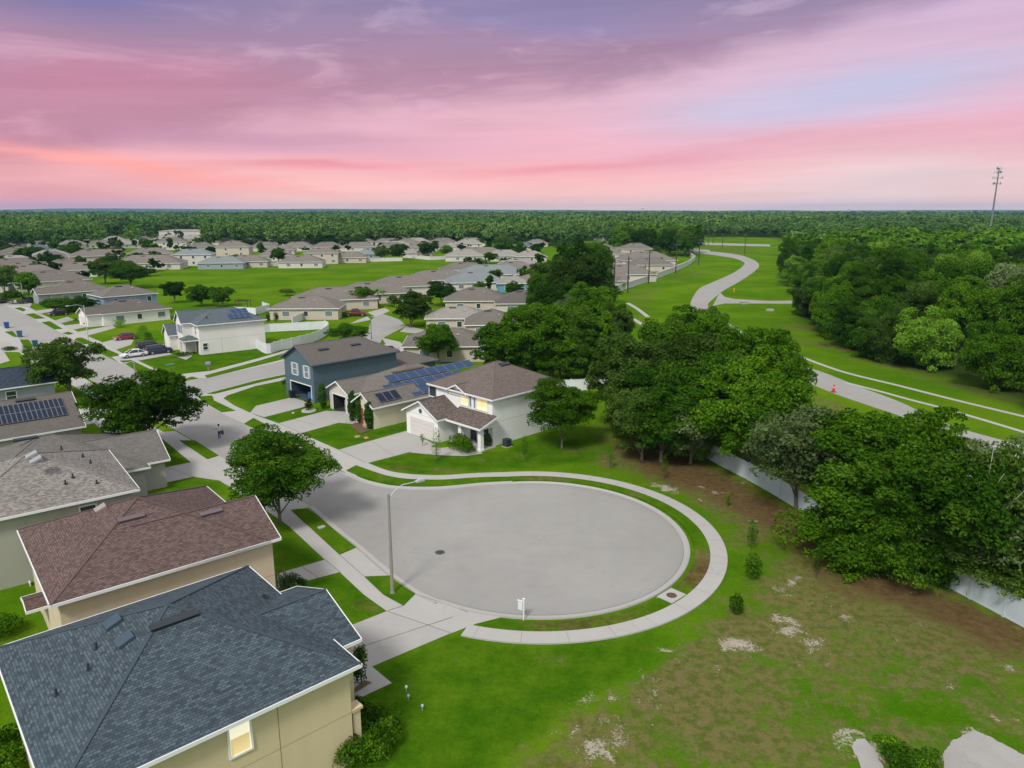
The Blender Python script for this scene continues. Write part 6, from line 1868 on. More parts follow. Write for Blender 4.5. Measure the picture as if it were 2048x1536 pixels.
def keep(x, y):
    px_ = 1024 + 1450 * x / (y * 1.03)
    front = np.interp(px_, [-200, 120, 330, 520, 700, 900, 1060, 1110, 1225, 1235, 1372, 1380, 1540, 1560, 2300], [500, 530, 560, 560, 560, 590, 600, 520, 640, 480, 560, 760, 740, 470, 470])
    ok = y > front
    # clearings with far buildings
    for bx, by, r in ((375, 462, 70), (18, 449, 90), (268, 462, 35), (1840, 480, 60), (2010, 470, 110), (1212, 475, 25)):
        c = at(bx, by, 4)
        ok &= ~((np.hypot(x - c.x, y - c.y) < r) | ((np.abs(px_ - bx) < (66 if r > 40 else 26)) & (y < c.y) & (y > c.y - 330)))
    return ok
x, y = scatter(9.5, 470, 860); k = keep(x, y); x, y = x[k], y[k]
mass('forest', np.stack([x, y, rs.uniform(11, 17, len(x)), rs.uniform(11, 17, len(x))], 1), 420, 0.105, 'far', 'forest belt beyond the far roofs', 2)
x, y = scatter(14, 860, 1700); k = keep(x, y); x, y = x[k], y[k]
mass('distant_forest', np.stack([x, y, rs.uniform(12, 20, len(x)), rs.uniform(17, 26, len(x))], 1), 210, 0.14, 'far', 'forest fading into the distance', 3)
x, y = scatter(27, 1700, 3600)
mass('remote_forest', np.stack([x, y, rs.uniform(12, 21, len(x)), rs.uniform(24, 42, len(x))], 1), 60, 0.26, 'far', 'forest far away, below the skyline', 5)
x, y = scatter(60, 3600, 8200)
mass('horizon_forest', np.stack([x, y, rs.uniform(13, 21, len(x)), rs.uniform(50, 90, len(x))], 1), 26, 0.5, 'far', 'forest running to the skyline', 4)
# low blue hills on the skyline
mb = MB()
hx = np.linspace(-13000, 13000, 131)
for row, (yy, sc) in enumerate(((9000, 1.0),)):
    hh = 34 + 60 * (fbm(hx * .0004 + 3, hx * 0 + row, 3, 4) - .45) + 26 * np.exp(-((hx + 4800) / 1500) ** 2)
    for i in range(130):
        a, b = (hx[i], yy, hh[i]), (hx[i + 1], yy, hh[i + 1])
        mb.face([(a[0], yy - 900, 0), (b[0], yy - 900, 0), b, a])
        mb.face([a, b, (b[0], yy + 2500, -5), (a[0], yy + 2500, -5)])
struct('hills', mb, mat('far_hill', (0.022, 0.055, 0.030), .95), 'low wooded hills along the skyline', True)
# ================================================================== FENCES, POLES, VEHICLES, PEOPLE
VINYL = mat('white_vinyl', (0.68, 0.70, 0.72), 0.5, 0.05, 1.5)
VINYLB = mat('weathered_vinyl', (0.46, 0.53, 0.57), 0.6, 0.14, 0.9)
WALLW = mat('pale_yard_wall', (0.60, 0.585, 0.57), 0.8, 0.08, 0.8)
def fence(name, pts, h, m, label, cat='fence', post=2.4, thick=0.05, cap=True, group=None, smooth=False):
    P = [Vector((p.x, p.y, 0)) for p in pts]
    r = empty(name, P[0], label, cat, group)
    mb = MB(); rl = MB()
    for i in range(len(P) - 1):
        d = (P[i + 1] - P[i]); l = d.length; d.normalize(); n = V3(-d.y, d.x)
        c = (P[i] + P[i + 1]) / 2
        mb.obox(c + V3(0, 0, h / 2 + .02), d * l / 2, n * thick / 2, (0, 0, h / 2 - .03))
        if cap: rl.obox(c + V3(0, 0, h), d * l / 2, n * (thick * .9), (0, 0, .045)); rl.obox(c + V3(0, 0, .10), d * l / 2, n * (thick * .9), (0, 0, .06))
    attach(mb.build('panel', m), r)
    if cap: attach(rl.build('rail', m), r)
    if post:
        np_ = 0
        carry = 0.0
        for i in range(len(P) - 1):
            d = (P[i + 1] - P[i]); l = d.length; d.normalize(); n = V3(-d.y, d.x)
            s = carry
            while s < l and np_ < 60:
                q = P[i] + d * s
                pb = MB(); pb.obox(q + V3(0, 0, h / 2 + .05), d * .065, n * .065, (0, 0, h / 2 + .05)); pb.obox(q + V3(0, 0, h + .12), d * .085, n * .085, (0, 0, .025))
                attach(pb.build('post', m), r); np_ += 1
                s += post
            carry = s - l
    return r
fence('vinyl_fence', smooth_line([at(*p) for p in ((1300, 832), (1360, 880), (1420, 920), (1478, 951), (1536, 983), (1600, 1022), (1665, 1062), (1770, 1115), (1875, 1165), (1960, 1209), (2048, 1256), (2120, 1296))], 3), 1.8, VINYLB, 'long white vinyl fence under the trees at the right of the empty lot')
fence('vinyl_fence', smooth_line([at(*p) for p in ((1110, 783), (1165, 781), (1190, 775), (1212, 767), (1240, 775))], 4), 1.7, VINYL, 'curved white fence behind the white house')
fence('vinyl_fence', smooth_line([at(*p) for p in ((512, 696), (534, 708), (560, 701), (600, 692), (630, 683), (648, 674), (658, 664), (650, 658))], 3), 1.9, VINYL, 'white fence sweeping round the corner lawn beside the off-white house')
fence('vinyl_fence', [at(*p) for p in ((508, 668), (540, 664), (580, 662), (620, 660), (650, 658))], 1.8, VINYL, 'rear run of white fence behind the small corner lawn')
fence('vinyl_fence', [at(*p) for p in ((585, 650), (604, 641), (624, 631))], 1.8, VINYL, 'short diagonal white fence at the near brown hip-roofed house')
fence('vinyl_fence', [at(*p) for p in ((470, 628), (512, 630), (540, 622), (525, 617))], 1.8, VINYL, 'white yard fence behind the off-white corner house')
fence('yard_wall', [at(*p) for p in ((405, 538), (470, 534), (540, 533), (582, 531))], 1.9, WALLW, 'pale yard wall at the far left of the big lawn', 'wall', 0, .2)
fence('yard_wall', [at(*p) for p in ((620, 527), (700, 525), (760, 523), (805, 522))], 1.9, WALLW, 'pale yard wall along the far middle of the big lawn', 'wall', 0, .2)
fence('yard_wall', [at(*p) for p in ((815, 516), (860, 520), (890, 519), (912, 517))], 1.9, WALLW, 'pale yard wall at the far right of the big lawn', 'wall', 0, .2)
fence('yard_wall', [at(*p) for p in ((1212, 590), (1252, 578), (1300, 562), (1345, 545), (1378, 530), (1390, 520), (1378, 511))], 2.2, WALLW, 'long pale wall running beside the utility poles', 'wall', 0, .2)
fence('vinyl_fence', [at(*p) for p in ((0, 1168), (20, 1166), (34, 1160))], 1.8, VINYL, 'white fence piece behind the beige house at the picture edge')
fence('vinyl_fence', [at(*p) for p in ((800, 1470 - 752), (850, 718), (900, 716))], 1.7, VINYL, 'white fence behind the dark blue house', post=0)
# ---- street lamps
LPOLE = mat('lamp_concrete', (0.25, 0.235, 0.21), 0.85, 0.12, 3)
LMET = mat('lamp_metal', (0.50, 0.52, 0.54), 0.45, metal=0.3)
GL = 'street lamps'
def lamp(x, yb, yt, adir, alen, rise, label, m=LPOLE, r0=.13):
    p = at(x, yb); h = topz(x, yb, yt)
    r = empty('street_lamp', p, label, 'street lamp', GL)
    mb = MB(); mb.tube([p + V3(0, 0, z) for z in (-.1, h * .5, h)], [r0, r0 * .8, r0 * .62], 10); attach(mb.build('pole', m), r)
    mb = MB(); mb.tube([p + V3(0, 0, .0), p + V3(0, 0, .25)], [r0 * 1.5, r0 * 1.15], 10); attach(mb.build('base', m), r)
    a = Vector(adir).normalized()
    tip = p + V3(0, 0, h - .25) + a * alen + V3(0, 0, rise)
    mid = p + V3(0, 0, h - .1) + a * alen * .5 + V3(0, 0, rise * .85)
    mb = MB(); mb.tube([p + V3(0, 0, h - .35), p + V3(0, 0, h - .2) + a * alen * .2 + V3(0, 0, rise * .5), mid, tip], [.045, .04, .036, .034], 7); attach(mb.build('arm', LMET), r)
    n = V3(-a.y, a.x)
    mb = MB(); mb.obox(tip + a * .28, a * .34, n * .13, (0, 0, .06)); mb.obox(tip + a * .30 + V3(0, 0, .07), a * .22, n * .10, (0, 0, .04)); hd = mb.build('lamp_head', LMET); attach(hd, r)
    mb = MB(); mb.obox(tip + a * .34 - V3(0, 0, .075), a * .2, n * .10, (0, 0, .02)); attach(mb.build('lens', mat('lamp_lens', (.45, .45, .42), .2)), hd)
lamp(785, 1188, 988, (0.62, 0.55, 0), 2.3, 0.55, 'tall concrete street lamp on the verge of the turning circle')
lamp(177, 681, 610, -D1, 2.6, .3, 'pale street lamp with long arm beside the left street', LMET, .10)
lamp(48, 606, 566, -D1, 2.6, .3, 'pale street lamp before the bright round tree', LMET, .10)
lamp(275, 782, 722, -D1, .9, .1, 'old street lamp with a short arm rising behind the feathery street tree', LPOLE)
lamp(743, 678, 632, (1, .2, 0), .5, .05, 'thin dark lamp post on the second street', mat('post_dark', (.06, .07, .06), .6), .08)
# ---- utility poles and lines
PW = mat('pole_wood', (0.06, 0.05, 0.042), 0.9, .25, 3)
GP = 'utility poles beside the winding road'
tops = []
for x, yb, yt, arm, lb in ((1218, 612, 556, 0, 'nearest short pole of the pole line, before the tall tree cluster'), (1228, 580, 520, 1, 'pole at the near end of the pale wall'), (1255, 586, 513, 1, 'tall pole just in front of the pale wall'), (1297, 567, 501, 1, 'tall pole at the middle of the pale wall'), (1290, 561, 530, 0, 'short pole close beside a tall one at the middle of the wall'), (1351, 547, 486, 1, 'pole where the pale wall turns away'), (1397, 531, 477, 1, 'last pole before the bend of the winding road'),
                               (1426, 487, 464, 1, 'small far pole left of the road crossing'), (1444, 497, 467, 1, 'pole on the grass by the road crossing'), (1489, 508, 467, 1, 'rightmost pole near the road bend'), (1416, 490, 462, 1, 'thin far pole at the left of the road crossing')):
    p = at(x, yb); h = topz(x, yb, yt)
    r = empty('utility_pole', p, 'wooden utility pole: ' + lb, 'utility pole', GP)
    mb = MB(); mb.tube([p + V3(0, 0, -.1), p + V3(0, 0, h)], [.26 if h > 9 else .2, .19 if h > 9 else .15], 8); attach(mb.build('pole', PW), r)
    if arm:
        mb = MB(); mb.obox(p + V3(0, 0, h - .8), (1.1, -.25, 0), (.015, .06, 0), (0, 0, .07)); ca = mb.build('crossarm', PW); attach(ca, r)
        for k in (-1, -.4, .4, 1):
            mb = MB(); mb.tube([p + V3(k * 1.05, -.24 * k, h - .73), p + V3(k * 1.05, -.24 * k, h - .5)], .05, 6); attach(mb.build('insulator', LMET), ca)
        tops.append((x, p + V3(0, 0, h - .5)))
def wire(a, b, sag, label):
    mb = MB(); mb.tube([a.lerp(b, t) - V3(0, 0, sag * 4 * t * (1 - t)) for t in [i / 12 for i in range(13)]], .018, 4)
    tag(mb.build('power_line', mat('wire', (.05, .05, .05), .6)), label, 'wire', 'power lines')
chain = [tops[i][1] for i in (0, 1, 2, 3, 4)]
for i, nm in enumerate(('first and second', 'second and third', 'third and fourth', 'fourth and fifth')):
    wire(chain[i], chain[i + 1], .8, 'power line sagging between the %s tall poles by the wall' % nm)
for (a, b, lb) in ((7, 6, 'far power line from the crossing pole leftwards'), (6, 7, None), (7, 5, 'far power line left of the road crossing')):
    if lb: wire(tops[a][1] if a < len(tops) else tops[-1][1], tops[b][1], .6, lb)
wire(tops[7][1], tops[7][1] + V3(40, 10, 1), .6, 'far power line running from the rightmost pole into the wood')
wire(tops[4][1], tops[7][1], 1.2, 'power line crossing above the road bend')
# ---- cell tower, water towers
def mast():
    p = at(1978, 474); h = 68.0
    r = empty('phone_mast', p, 'tall steel phone mast with three tiers of antennas above the wood', 'mast')
    st = mat('mast_steel', (.20, .21, .22), .5, metal=.4); dk = mat('antenna_dark', (.06, .10, .11), .6); lt = mat('antenna_pale', (.62, .66, .70), .5)
    mb = MB(); mb.tube([p, p + V3(0, 0, h * .5), p + V3(0, 0, h)], [1.1, .8, .5], 10); attach(mb.build('pole', st), r)
    for k, (z, rad) in enumerate(((h - 15, 4.2), (h - 9.5, 4.0), (h - 4, 3.2), (h - .3, 2.4))):
        mb = MB()
        R_ = [p + V3(rad * math.cos(a), rad * math.sin(a), z) for a in [i * math.pi / 3 + .3 for i in range(6)]]
        mb.tube(R_ + [R_[0]], .16, 5, cap=False)
        for q in R_[::2]: mb.tube([p + V3(0, 0, z), q], .13, 5)
        pl = mb.build('platform', st); attach(pl, r)
        for i, q in enumerate(R_):
            ab = MB(); d = (q - p - V3(0, 0, z)).normalized(); n = V3(-d.y, d.x)
            ab.obox(q + d * .25 + V3(0, 0, .2), d * .18, n * .34, (0, 0, 1.25)); ab.obox(q + n * 1.0 + V3(0, 0, .1), d * .14, n * .22, (0, 0, .9))
            attach(ab.build('antenna', lt if (i + k) % 3 else dk), pl)
mast()
def water_tower(x, yt, Y, label):
    d = ray(x, yt); k = Y / d.y; p = V3(d.x * k, Y, 0); h = HC + d.z * k
    r = empty('water_tower', p, label, 'water tower', 'water towers on the skyline')
    m_ = mat('tower_white', (.6, .63, .66), .5)
    mb = MB(); mb.tube([p, p + V3(0, 0, h * .8)], [2.6, 2.0], 10); attach(mb.build('shaft', m_), r)
    mb = MB(); mb.tube([p + V3(0, 0, h - z) for z in (9, 7.5, 4.5, 1.5, 0)], [2.4, 7, 8.5, 7, 1.5], 14); attach(mb.build('tank', m_), r)
water_tower(1286, 415, 4200, 'small mushroom-shaped water tower on the skyline above the pole line')
water_tower(1698, 416, 4600, 'pale water tower on the skyline above the wood')
# ---- vehicles
TYRE = mat('tyre_rubber', (.018, .018, .02), .85); RIM = mat('wheel_rim', (.40, .41, .43), .35, metal=.6)
CGLASS = mat('car_glass', (.02, .026, .032), .08, spec=.7); HEADL = mat('headlamp', (.75, .77, .8), .15); TAILL = mat('tail_lamp', (.35, .02, .02), .3)
def carpaint(nm, c): return mat(nm, c, .28, spec=.6)
def car(p, yaw, kind, paint, label, group='parked vehicles', cat='car', name='parked_car'):
    """x forward, y left; built round the origin, then placed"""
    r = empty(name, (p.x, p.y, 0.03), label, cat, group, R(yaw))
    if kind == 'suv': L, W, H, wb, wr = 4.75, 1.9, 1.72, 2.8, .36
    elif kind == 'pickup': L, W, H, wb, wr = 5.6, 1.98, 1.85, 3.5, .39
    else: L, W, H, wb, wr = 4.65, 1.8, 1.44, 2.72, .33
    h0 = .26
    belt = H * .60
    hw = W / 2
    def loft(secs, mi=0, name='body', m=paint):
        # secs: list of (x, z_low, z_high, half width low, half width high)
        mb = MB()
        rings = []
        for x, zl, zh, wl, wh in secs:
            zm = zl + (zh - zl) * .55
            rings.append([V3(x, -wl * .92, zl), V3(x, -wl, zl + (zh - zl) * .25), V3(x, -(wl * .4 + wh * .6), zm), V3(x, -wh, zh - .05), V3(x, -wh * .88, zh), V3(x, wh * .88, zh), V3(x, wh, zh - .05), V3(x, (wl * .4 + wh * .6), zm), V3(x, wl, zl + (zh - zl) * .25), V3(x, wl * .92, zl)])
        n = 10
        for i in range(len(rings) - 1):
            for k in range(n):
                a, b = rings[i], rings[i + 1]
                mb.face([a[k], a[(k + 1) % n], b[(k + 1) % n], b[k]], mi)
        mb.face(rings[0][::-1], mi); mb.face(rings[-1], mi)
        o = mb.build(name, m, None, False); o.parent = r
        bm_ = o.data; bm = bmesh.new(); bm.from_mesh(bm_); bmesh.ops.remove_doubles(bm, verts=bm.verts, dist=.001); bmesh.ops.recalc_face_normals(bm, faces=bm.faces); bm.to_mesh(bm_); bm.free()
        for q in bm_.polygons: q.use_smooth = True
        mod = o.modifiers.new('bev', 'BEVEL'); mod.width = .04; mod.segments = 2; mod.limit_method = 'ANGLE'; mod.angle_limit = R(35)
        return o
    f, b = L / 2, -L / 2
    if kind == 'pickup':
        body = loft([(b, h0 + .22, belt - .05, hw * .9, hw * .9), (b + .15, h0 + .1, belt, hw * .97, hw * .95), (-.6, h0 + .05, belt, hw, hw * .97), (.9, h0 + .05, belt + .02, hw, hw * .97), (f - .9, h0 + .05, belt + .02, hw, hw * .93), (f - .2, h0 + .1, belt - .06, hw * .95, hw * .86), (f, h0 + .2, belt - .25, hw * .84, hw * .78)])
        cab = [(-1.05, belt, belt + .03, .9, .9), (-.95, belt, H - .03, .9, .74), (.35, belt, H, .9, .76), (1.15, belt, belt + .05, .9, .86)]
        bed = MB(); bed.box(b + .18, -hw + .14, belt - .02, -1.15, hw - .14, belt + .008); o = bed.build('truck_bed', mat('bed_liner', (.02, .02, .02), .9), None); o.parent = r
    elif kind == 'suv':
        body = loft([(b, h0 + .2, belt - .06, hw * .86, hw * .84), (b + .2, h0 + .08, belt, hw * .97, hw * .93), (0, h0 + .03, belt, hw, hw * .95), (f - 1.15, h0 + .03, belt, hw, hw * .92), (f - .25, h0 + .08, belt - .12, hw * .95, hw * .82), (f, h0 + .18, belt - .32, hw * .82, hw * .72)])
        cab = [(b + .08, belt, belt + .04, .9, .84), (b + .35, belt, H - .06, .9, .74), (-.2, belt, H, .92, .76), (.55, belt, H - .05, .92, .74), (1.3, belt, belt + .04, .92, .86)]
    else:
        body = loft([(b, h0 + .2, belt - .10, hw * .84, hw * .78), (b + .25, h0 + .08, belt - .02, hw * .96, hw * .88), (-.9, h0 + .03, belt, hw, hw * .93), (.8, h0 + .03, belt, hw, hw * .92), (f - .5, h0 + .05, belt - .13, hw * .97, hw * .84), (f, h0 + .16, belt - .33, hw * .82, hw * .70)])
        cab = [(b + .55, belt - .02, belt + .02, .86, .8), (-1.0, belt - .02, H - .05, .9, .70), (-.25, belt - .02, H, .9, .72), (.3, belt - .02, H - .04, .9, .71), (1.25, belt - .02, belt + .02, .9, .84)]
    loft([(x, zl, max(zh - .07, zl + .01), hw * wl * 1.0, hw * wh * .99) for x, zl, zh, wl, wh in cab], name='window_glass', m=CGLASS)
    # roof skin over the glass
    tops_ = cab[1:-1]
    rb = MB()
    for i in range(len(tops_) - 1):
        (x0, _, z0, _, w0), (x1, _, z1, _, w1) = tops_[i], tops_[i + 1]
        rb.face([(x0, -hw * w0, z0 - .05), (x1, -hw * w1, z1 - .05), (x1, -hw * w1 * .8, z1), (x0, -hw * w0 * .8, z0)])
        rb.face([(x0, -hw * w0 * .8, z0), (x1, -hw * w1 * .8, z1), (x1, hw * w1 * .8, z1), (x0, hw * w0 * .8, z0)])
        rb.face([(x0, hw * w0 * .8, z0), (x1, hw * w1 * .8, z1), (x1, hw * w1, z1 - .05), (x0, hw * w0, z0 - .05)])
    # pillars
    for sgn in (-1, 1):
        for i in range(len(cab) - 1):
            (x0, l0, z0, a0_, w0), (x1, l1, z1, a1_, w1) = cab[i], cab[i + 1]
            if i in (0, len(cab) - 2):
                p0, p1 = V3(x0, sgn * hw * w0, z0 - .02), V3(x1, sgn * hw * w1, z1 - .03)
                rb.tube([p0, p1], .05, 5)
            elif i == 1: rb.tube([V3((x0 + x1) / 2, sgn * hw * .93, belt), V3((x0 + x1) / 2, sgn * hw * .745, H - .05)], .05, 5)
    o = rb.build('roof', paint, None); o.parent = r
    for sx in (1, -1):
        for sy in (1, -1):
            c = V3(sx * wb / 2, sy * (hw - .10), wr)
            mb = MB(); mb.tube([c - V3(0, .11, 0), c + V3(0, .11, 0)], wr, 16); o = mb.build('wheel', TYRE, None); o.parent = r
            mb = MB(); mb.tube([c + V3(0, sy * .09, 0), c + V3(0, sy * .125, 0)], wr * .62, 12); q = mb.build('rim', RIM, None); q.parent = o
    for sy in (1, -1):
        mb = MB(); mb.obox((f - .13, sy * hw * .66, belt - .30), (.10, sy * -.05, 0), (.02, .20, 0), (0, 0, .07)); o = mb.build('headlight', HEADL, None); o.parent = r
        mb = MB(); mb.obox((b + .05, sy * hw * .72, belt - .20), (.05, 0, 0), (0, .14, 0), (0, 0, .10 if kind == 'sedan' else .16)); o = mb.build('tail_light', TAILL, None); o.parent = r
        mb = MB(); mb.obox((.95, sy * (hw + .08), belt + .08), (.06, 0, 0), (0, .10, 0), (0, 0, .07)); o = mb.build('mirror', paint, None); o.parent = r
    return r
YD1 = math.degrees(math.atan2(D1.y, D1.x))
RED = carpaint('paint_crimson', (.22, .018, .035)); WHT = carpaint('paint_white', (.62, .63, .66)); NAVY = carpaint('paint_navy', (.02, .035, .075)); BLK = carpaint('paint_black', (.018, .02, .022)); SIL = carpaint('paint_silver', (.38, .40, .42)); GRN = carpaint('paint_dark_green', (.03, .07, .06))
car(at(252, 679), YD1 + 180, 'sedan', RED, 'crimson sedan on the driveway before the white gables')
car(at(268, 714), YD1 + 180, 'sedan', WHT, 'white sedan across the sidewalk before the off-white corner house')
car(at(318, 707), YD1 + 0, 'suv', NAVY, 'dark blue car parked nose-in at the off-white garage')
car(at(300, 699), YD1, 'suv', BLK, 'black car half hidden behind the dark blue one')
car(at(712, 632), 5, 'pickup', carpaint('paint_maroon', (.13, .012, .022)), 'maroon pickup truck beside the near brown hip-roofed house', cat='pickup', name='pickup_truck')
car(at(56, 606), YD1 + 30, 'pickup', GRN, 'dark green truck parked under the bright round tree', cat='pickup', name='pickup_truck')
car(at(3, 606), YD1 + 90, 'suv', BLK, 'black car at the picture edge on the left street')
car(at(118, 631), YD1 + 180, 'suv', BLK, 'black car in the shade of the dark tree by the left street')
car(at(190, 650), YD1, 'sedan', BLK, 'black low car on the driveway behind the long-armed lamp')
car(at(180, 643), YD1, 'suv', SIL, 'silver car behind the black low one')
car(at(945, 568), 10, 'sedan', NAVY, 'small blue car by the pale teal-grey roof')
car(at(775, 708), 40, 'suv', SIL, 'silver car behind the dark blue house')
# ---- wheelie bins
def bin_(x, y, c, label, sc=1.0):
    p = at(x, y)
    r = empty('wheelie_bin', p, label, 'bin', 'wheelie bins at the kerb', R(YD1 + 180))
    m = mat('bin_' + label.split()[0], c, .55)
    mb = MB()
    w0, w1, d0, d1, h = .27 * sc, .34 * sc, .30 * sc, .38 * sc, 1.0 * sc
    A = [V3(-d0, -w0, .06), V3(d0, -w0, .06), V3(d0, w0, .06), V3(-d0, w0, .06)]; B = [V3(-d1, -w1, h), V3(d1, -w1, h), V3(d1, w1, h), V3(-d1, w1, h)]
    mb.face(A[::-1]); mb.face(B)
    for i in range(4): mb.face([A[i], A[(i + 1) % 4], B[(i + 1) % 4], B[i]])
    o = mb.build('body', m, None); o.parent = r
    mb = MB(); mb.obox((0, 0, h + .05), (d1 + .04, 0, .03), (0, w1 + .03, 0), (0, 0, .045)); mb.tube([(-d1 - .08, -w1 * .8, h), (-d1 - .08, w1 * .8, h)], .03, 6); o = mb.build('lid', m, None); o.parent = r
    for s in (-1, 1):
        mb = MB(); mb.tube([(-d0 - .02, s * w0, .13), (-d0 - .02, s * (w0 + .06), .13)], .13, 10); o = mb.build('wheel', TYRE, None); o.parent = r
bin_(14, 656, (.02, .09, .28), 'blue wheelie bin at the left picture edge', 1.25)
bin_(40, 674, (.05, .11, .22), 'slate-blue wheelie bin standing on the island verge', 1.25)
bin_(71, 693, (.01, .10, .12), 'teal wheelie bin by the bushes', 1.15)
# ---- for-sale style sign post
p = at(1047, 1240)
r = empty('sign_post', p, 'white wooden sign post with a hanging blank panel on the ring verge', 'sign')
mb = MB(); mb.obox(p + V3(0, 0, .75), (.045, 0, 0), (0, .045, 0), (0, 0, .75)); mb.obox(p + V3(0, 0, 1.52), (.075, 0, 0), (0, .075, 0), (0, 0, .03)); attach(mb.build('post', VINYL), r)
ax = V3(-.80, .35, 0).normalized()
mb = MB(); mb.obox(p + ax * .22 + V3(0, 0, 1.34), ax * .22, V3(-ax.y, ax.x) * .035, (0, 0, .035)); attach(mb.build('arm', VINYL), r)
mb = MB(); mb.obox(p + ax * .24 + V3(0, 0, .98), ax * .15, V3(-ax.y, ax.x) * .015, (0, 0, .28)); attach(mb.build('panel', mat('sign_panel', (.66, .70, .76), .4)), r)
# ---- mailbox on the corner lawn
p = at(417, 742)
r = empty('mailbox', p, 'mailbox with a faded violet box on a wooden post in the corner lawn', 'mailbox')
mb = MB(); mb.obox(p + V3(0, 0, .55), (.06, 0, 0), (0, .06, 0), (0, 0, .55)); attach(mb.build('post', mat('post_wood', (.24, .19, .15), .9)), r)
mb = MB(); mb.tube([p + D1 * -.35 + V3(0, 0, 1.32), p + D1 * .35 + V3(0, 0, 1.32)], .26, 10); mb.obox(p + V3(0, 0, 1.16), D1 * .35, D2 * .26, (0, 0, .1)); attach(mb.build('box', mat('violet_paint', (.30, .25, .38), .5)), r)
# ---- traffic cone, yellow hydrant, pipe end, air conditioners, lawn ornaments
def cone(p, label):
    r = empty('traffic_cone', p, label, 'cone')
    mb = MB(); mb.tube([p + V3(0, 0, .04), p + V3(0, 0, 1.15)], [.24, .07], 12); attach(mb.build('cone', mat('cone_red', (.55, .03, .025), .5)), r)
    mb = MB(); mb.obox(p + V3(0, 0, .03), (.32, 0, 0), (0, .32, 0), (0, 0, .03)); attach(mb.build('base', mat('cone_base', (.05, .02, .02), .8)), r)
    mb = MB(); mb.tube([p + V3(0, 0, .62), p + V3(0, 0, .82)], [.155, .125], 12); attach(mb.build('band', mat('cone_band', (.7, .4, .38), .4)), r)
cone(at(1667, 784), 'tall red traffic cone at the edge of the winding road')
def hydrant(p, label):
    r = empty('fire_hydrant', p, label, 'hydrant')
    m = mat('hydrant_orange', (.62, .33, .04), .45)
    mb = MB(); mb.tube([p + V3(0, 0, z) for z in (0, .12, .13, .9, .95, 1.15, 1.25)], [.26, .26, .17, .17, .22, .18, .05], 12); attach(mb.build('body', m), r)
    for d in (D1, -D1, D2):
        mb = MB(); mb.tube([p + d * .15 + V3(0, 0, .72), p + d * .32 + V3(0, 0, .72)], [.10, .11], 8); attach(mb.build('outlet', m), r)
hydrant(at(1468, 584), 'orange fire hydrant in the grass at the side road corner')
p = at(1488, 608); mb = MB(); mb.obox(p + V3(0, 0, .35), (1.0, .1, 0), (-.05, .5, 0), (0, 0, .35)); mb.obox(p + V3(0, 0, .74), (1.1, .1, 0), (-.06, .6, 0), (0, 0, .05)); tag(mb.build('drain_headwall', WALKC), 'concrete drain headwall beside the side road', 'headwall')
p = at(1540, 622); mb = MB(); mb.obox(p + V3(0, 0, .25), (.9, .1, 0), (-.05, .5, 0), (0, 0, .28)); tag(mb.build('concrete_block', WALKC), 'low concrete block in the grass before the wood', 'block')
def aircon(p, label, yaw):
    r = empty('air_conditioner', p, label, 'air conditioner')
    d = udir(yaw); n = V3(-d.y, d.x)
    mb = MB(); mb.obox(p + V3(0, 0, .5), d * .36, n * .36, (0, 0, .42))
    for k in range(7): mb.obox(p + V3(0, 0, .16 + k * .11), d * .375, n * .375, (0, 0, .014))
    attach(mb.build('casing', mat('ac_green', (.03, .05, .05), .6)), r)
    mb = MB(); mb.tube([p + V3(0, 0, .91), p + V3(0, 0, .95)], .31, 16); attach(mb.build('fan_grille', VENT), r)
    mb = MB(); mb.obox(p + V3(0, 0, .03), d * .45, n * .45, (0, 0, .03)); attach(mb.build('base', WALKC), r)
aircon(at(1014, 893), 'dark green air conditioner by the side wall of the white house', 45)
for x, y, lb, c in ((813, 1384, 'little white garden ornament on the lawn of the tan house', (.6, .58, .56)), (817, 1402, 'pale blue garden figure on the lawn of the tan house', (.32, .40, .62)), (845, 1422, 'blue-white garden figure farthest out on the lawn', (.36, .46, .68))):
    p = at(x, y)
    r = empty('garden_ornament', p, lb, 'ornament', 'garden ornaments')
    mb = MB(); mb.tube([p, p + V3(0, 0, .28)], .018, 6); attach(mb.build('stake', VENTL), r)
    mb = MB(); mb.tube([p + V3(0, 0, z) for z in (.24, .27, .36, .42)], [.02, .07, .08, .03], 8); attach(mb.build('figure', mat('orn_' + str(x), c, .5)), r)
rk = random.Random(5)
for k in range(9):
    t = k / 8
    q = at(786 - 6 * (2 * t - 1) ** 2 - 4 * t, 1443 + 38 * t)
    bm = bmesh.new(); bmesh.ops.create_icosphere(bm, subdivisions=2, radius=.11)
    for v_ in bm.verts: v_.co *= rk.uniform(.75, 1.15); v_.co.z *= .7
    me = bpy.data.meshes.new('edging_stone'); bm.to_mesh(me); bm.free(); me.materials.append(mat('white_stone', (.62, .61, .60), .8, .1, 8))
    o = bpy.data.objects.new('edging_stone', me); COL.objects.link(o); o.location = q + V3(0, 0, .05)
    tag(o, 'white edging stone in the arc round the shrub bed', 'stone', 'white stones round the shrub bed')
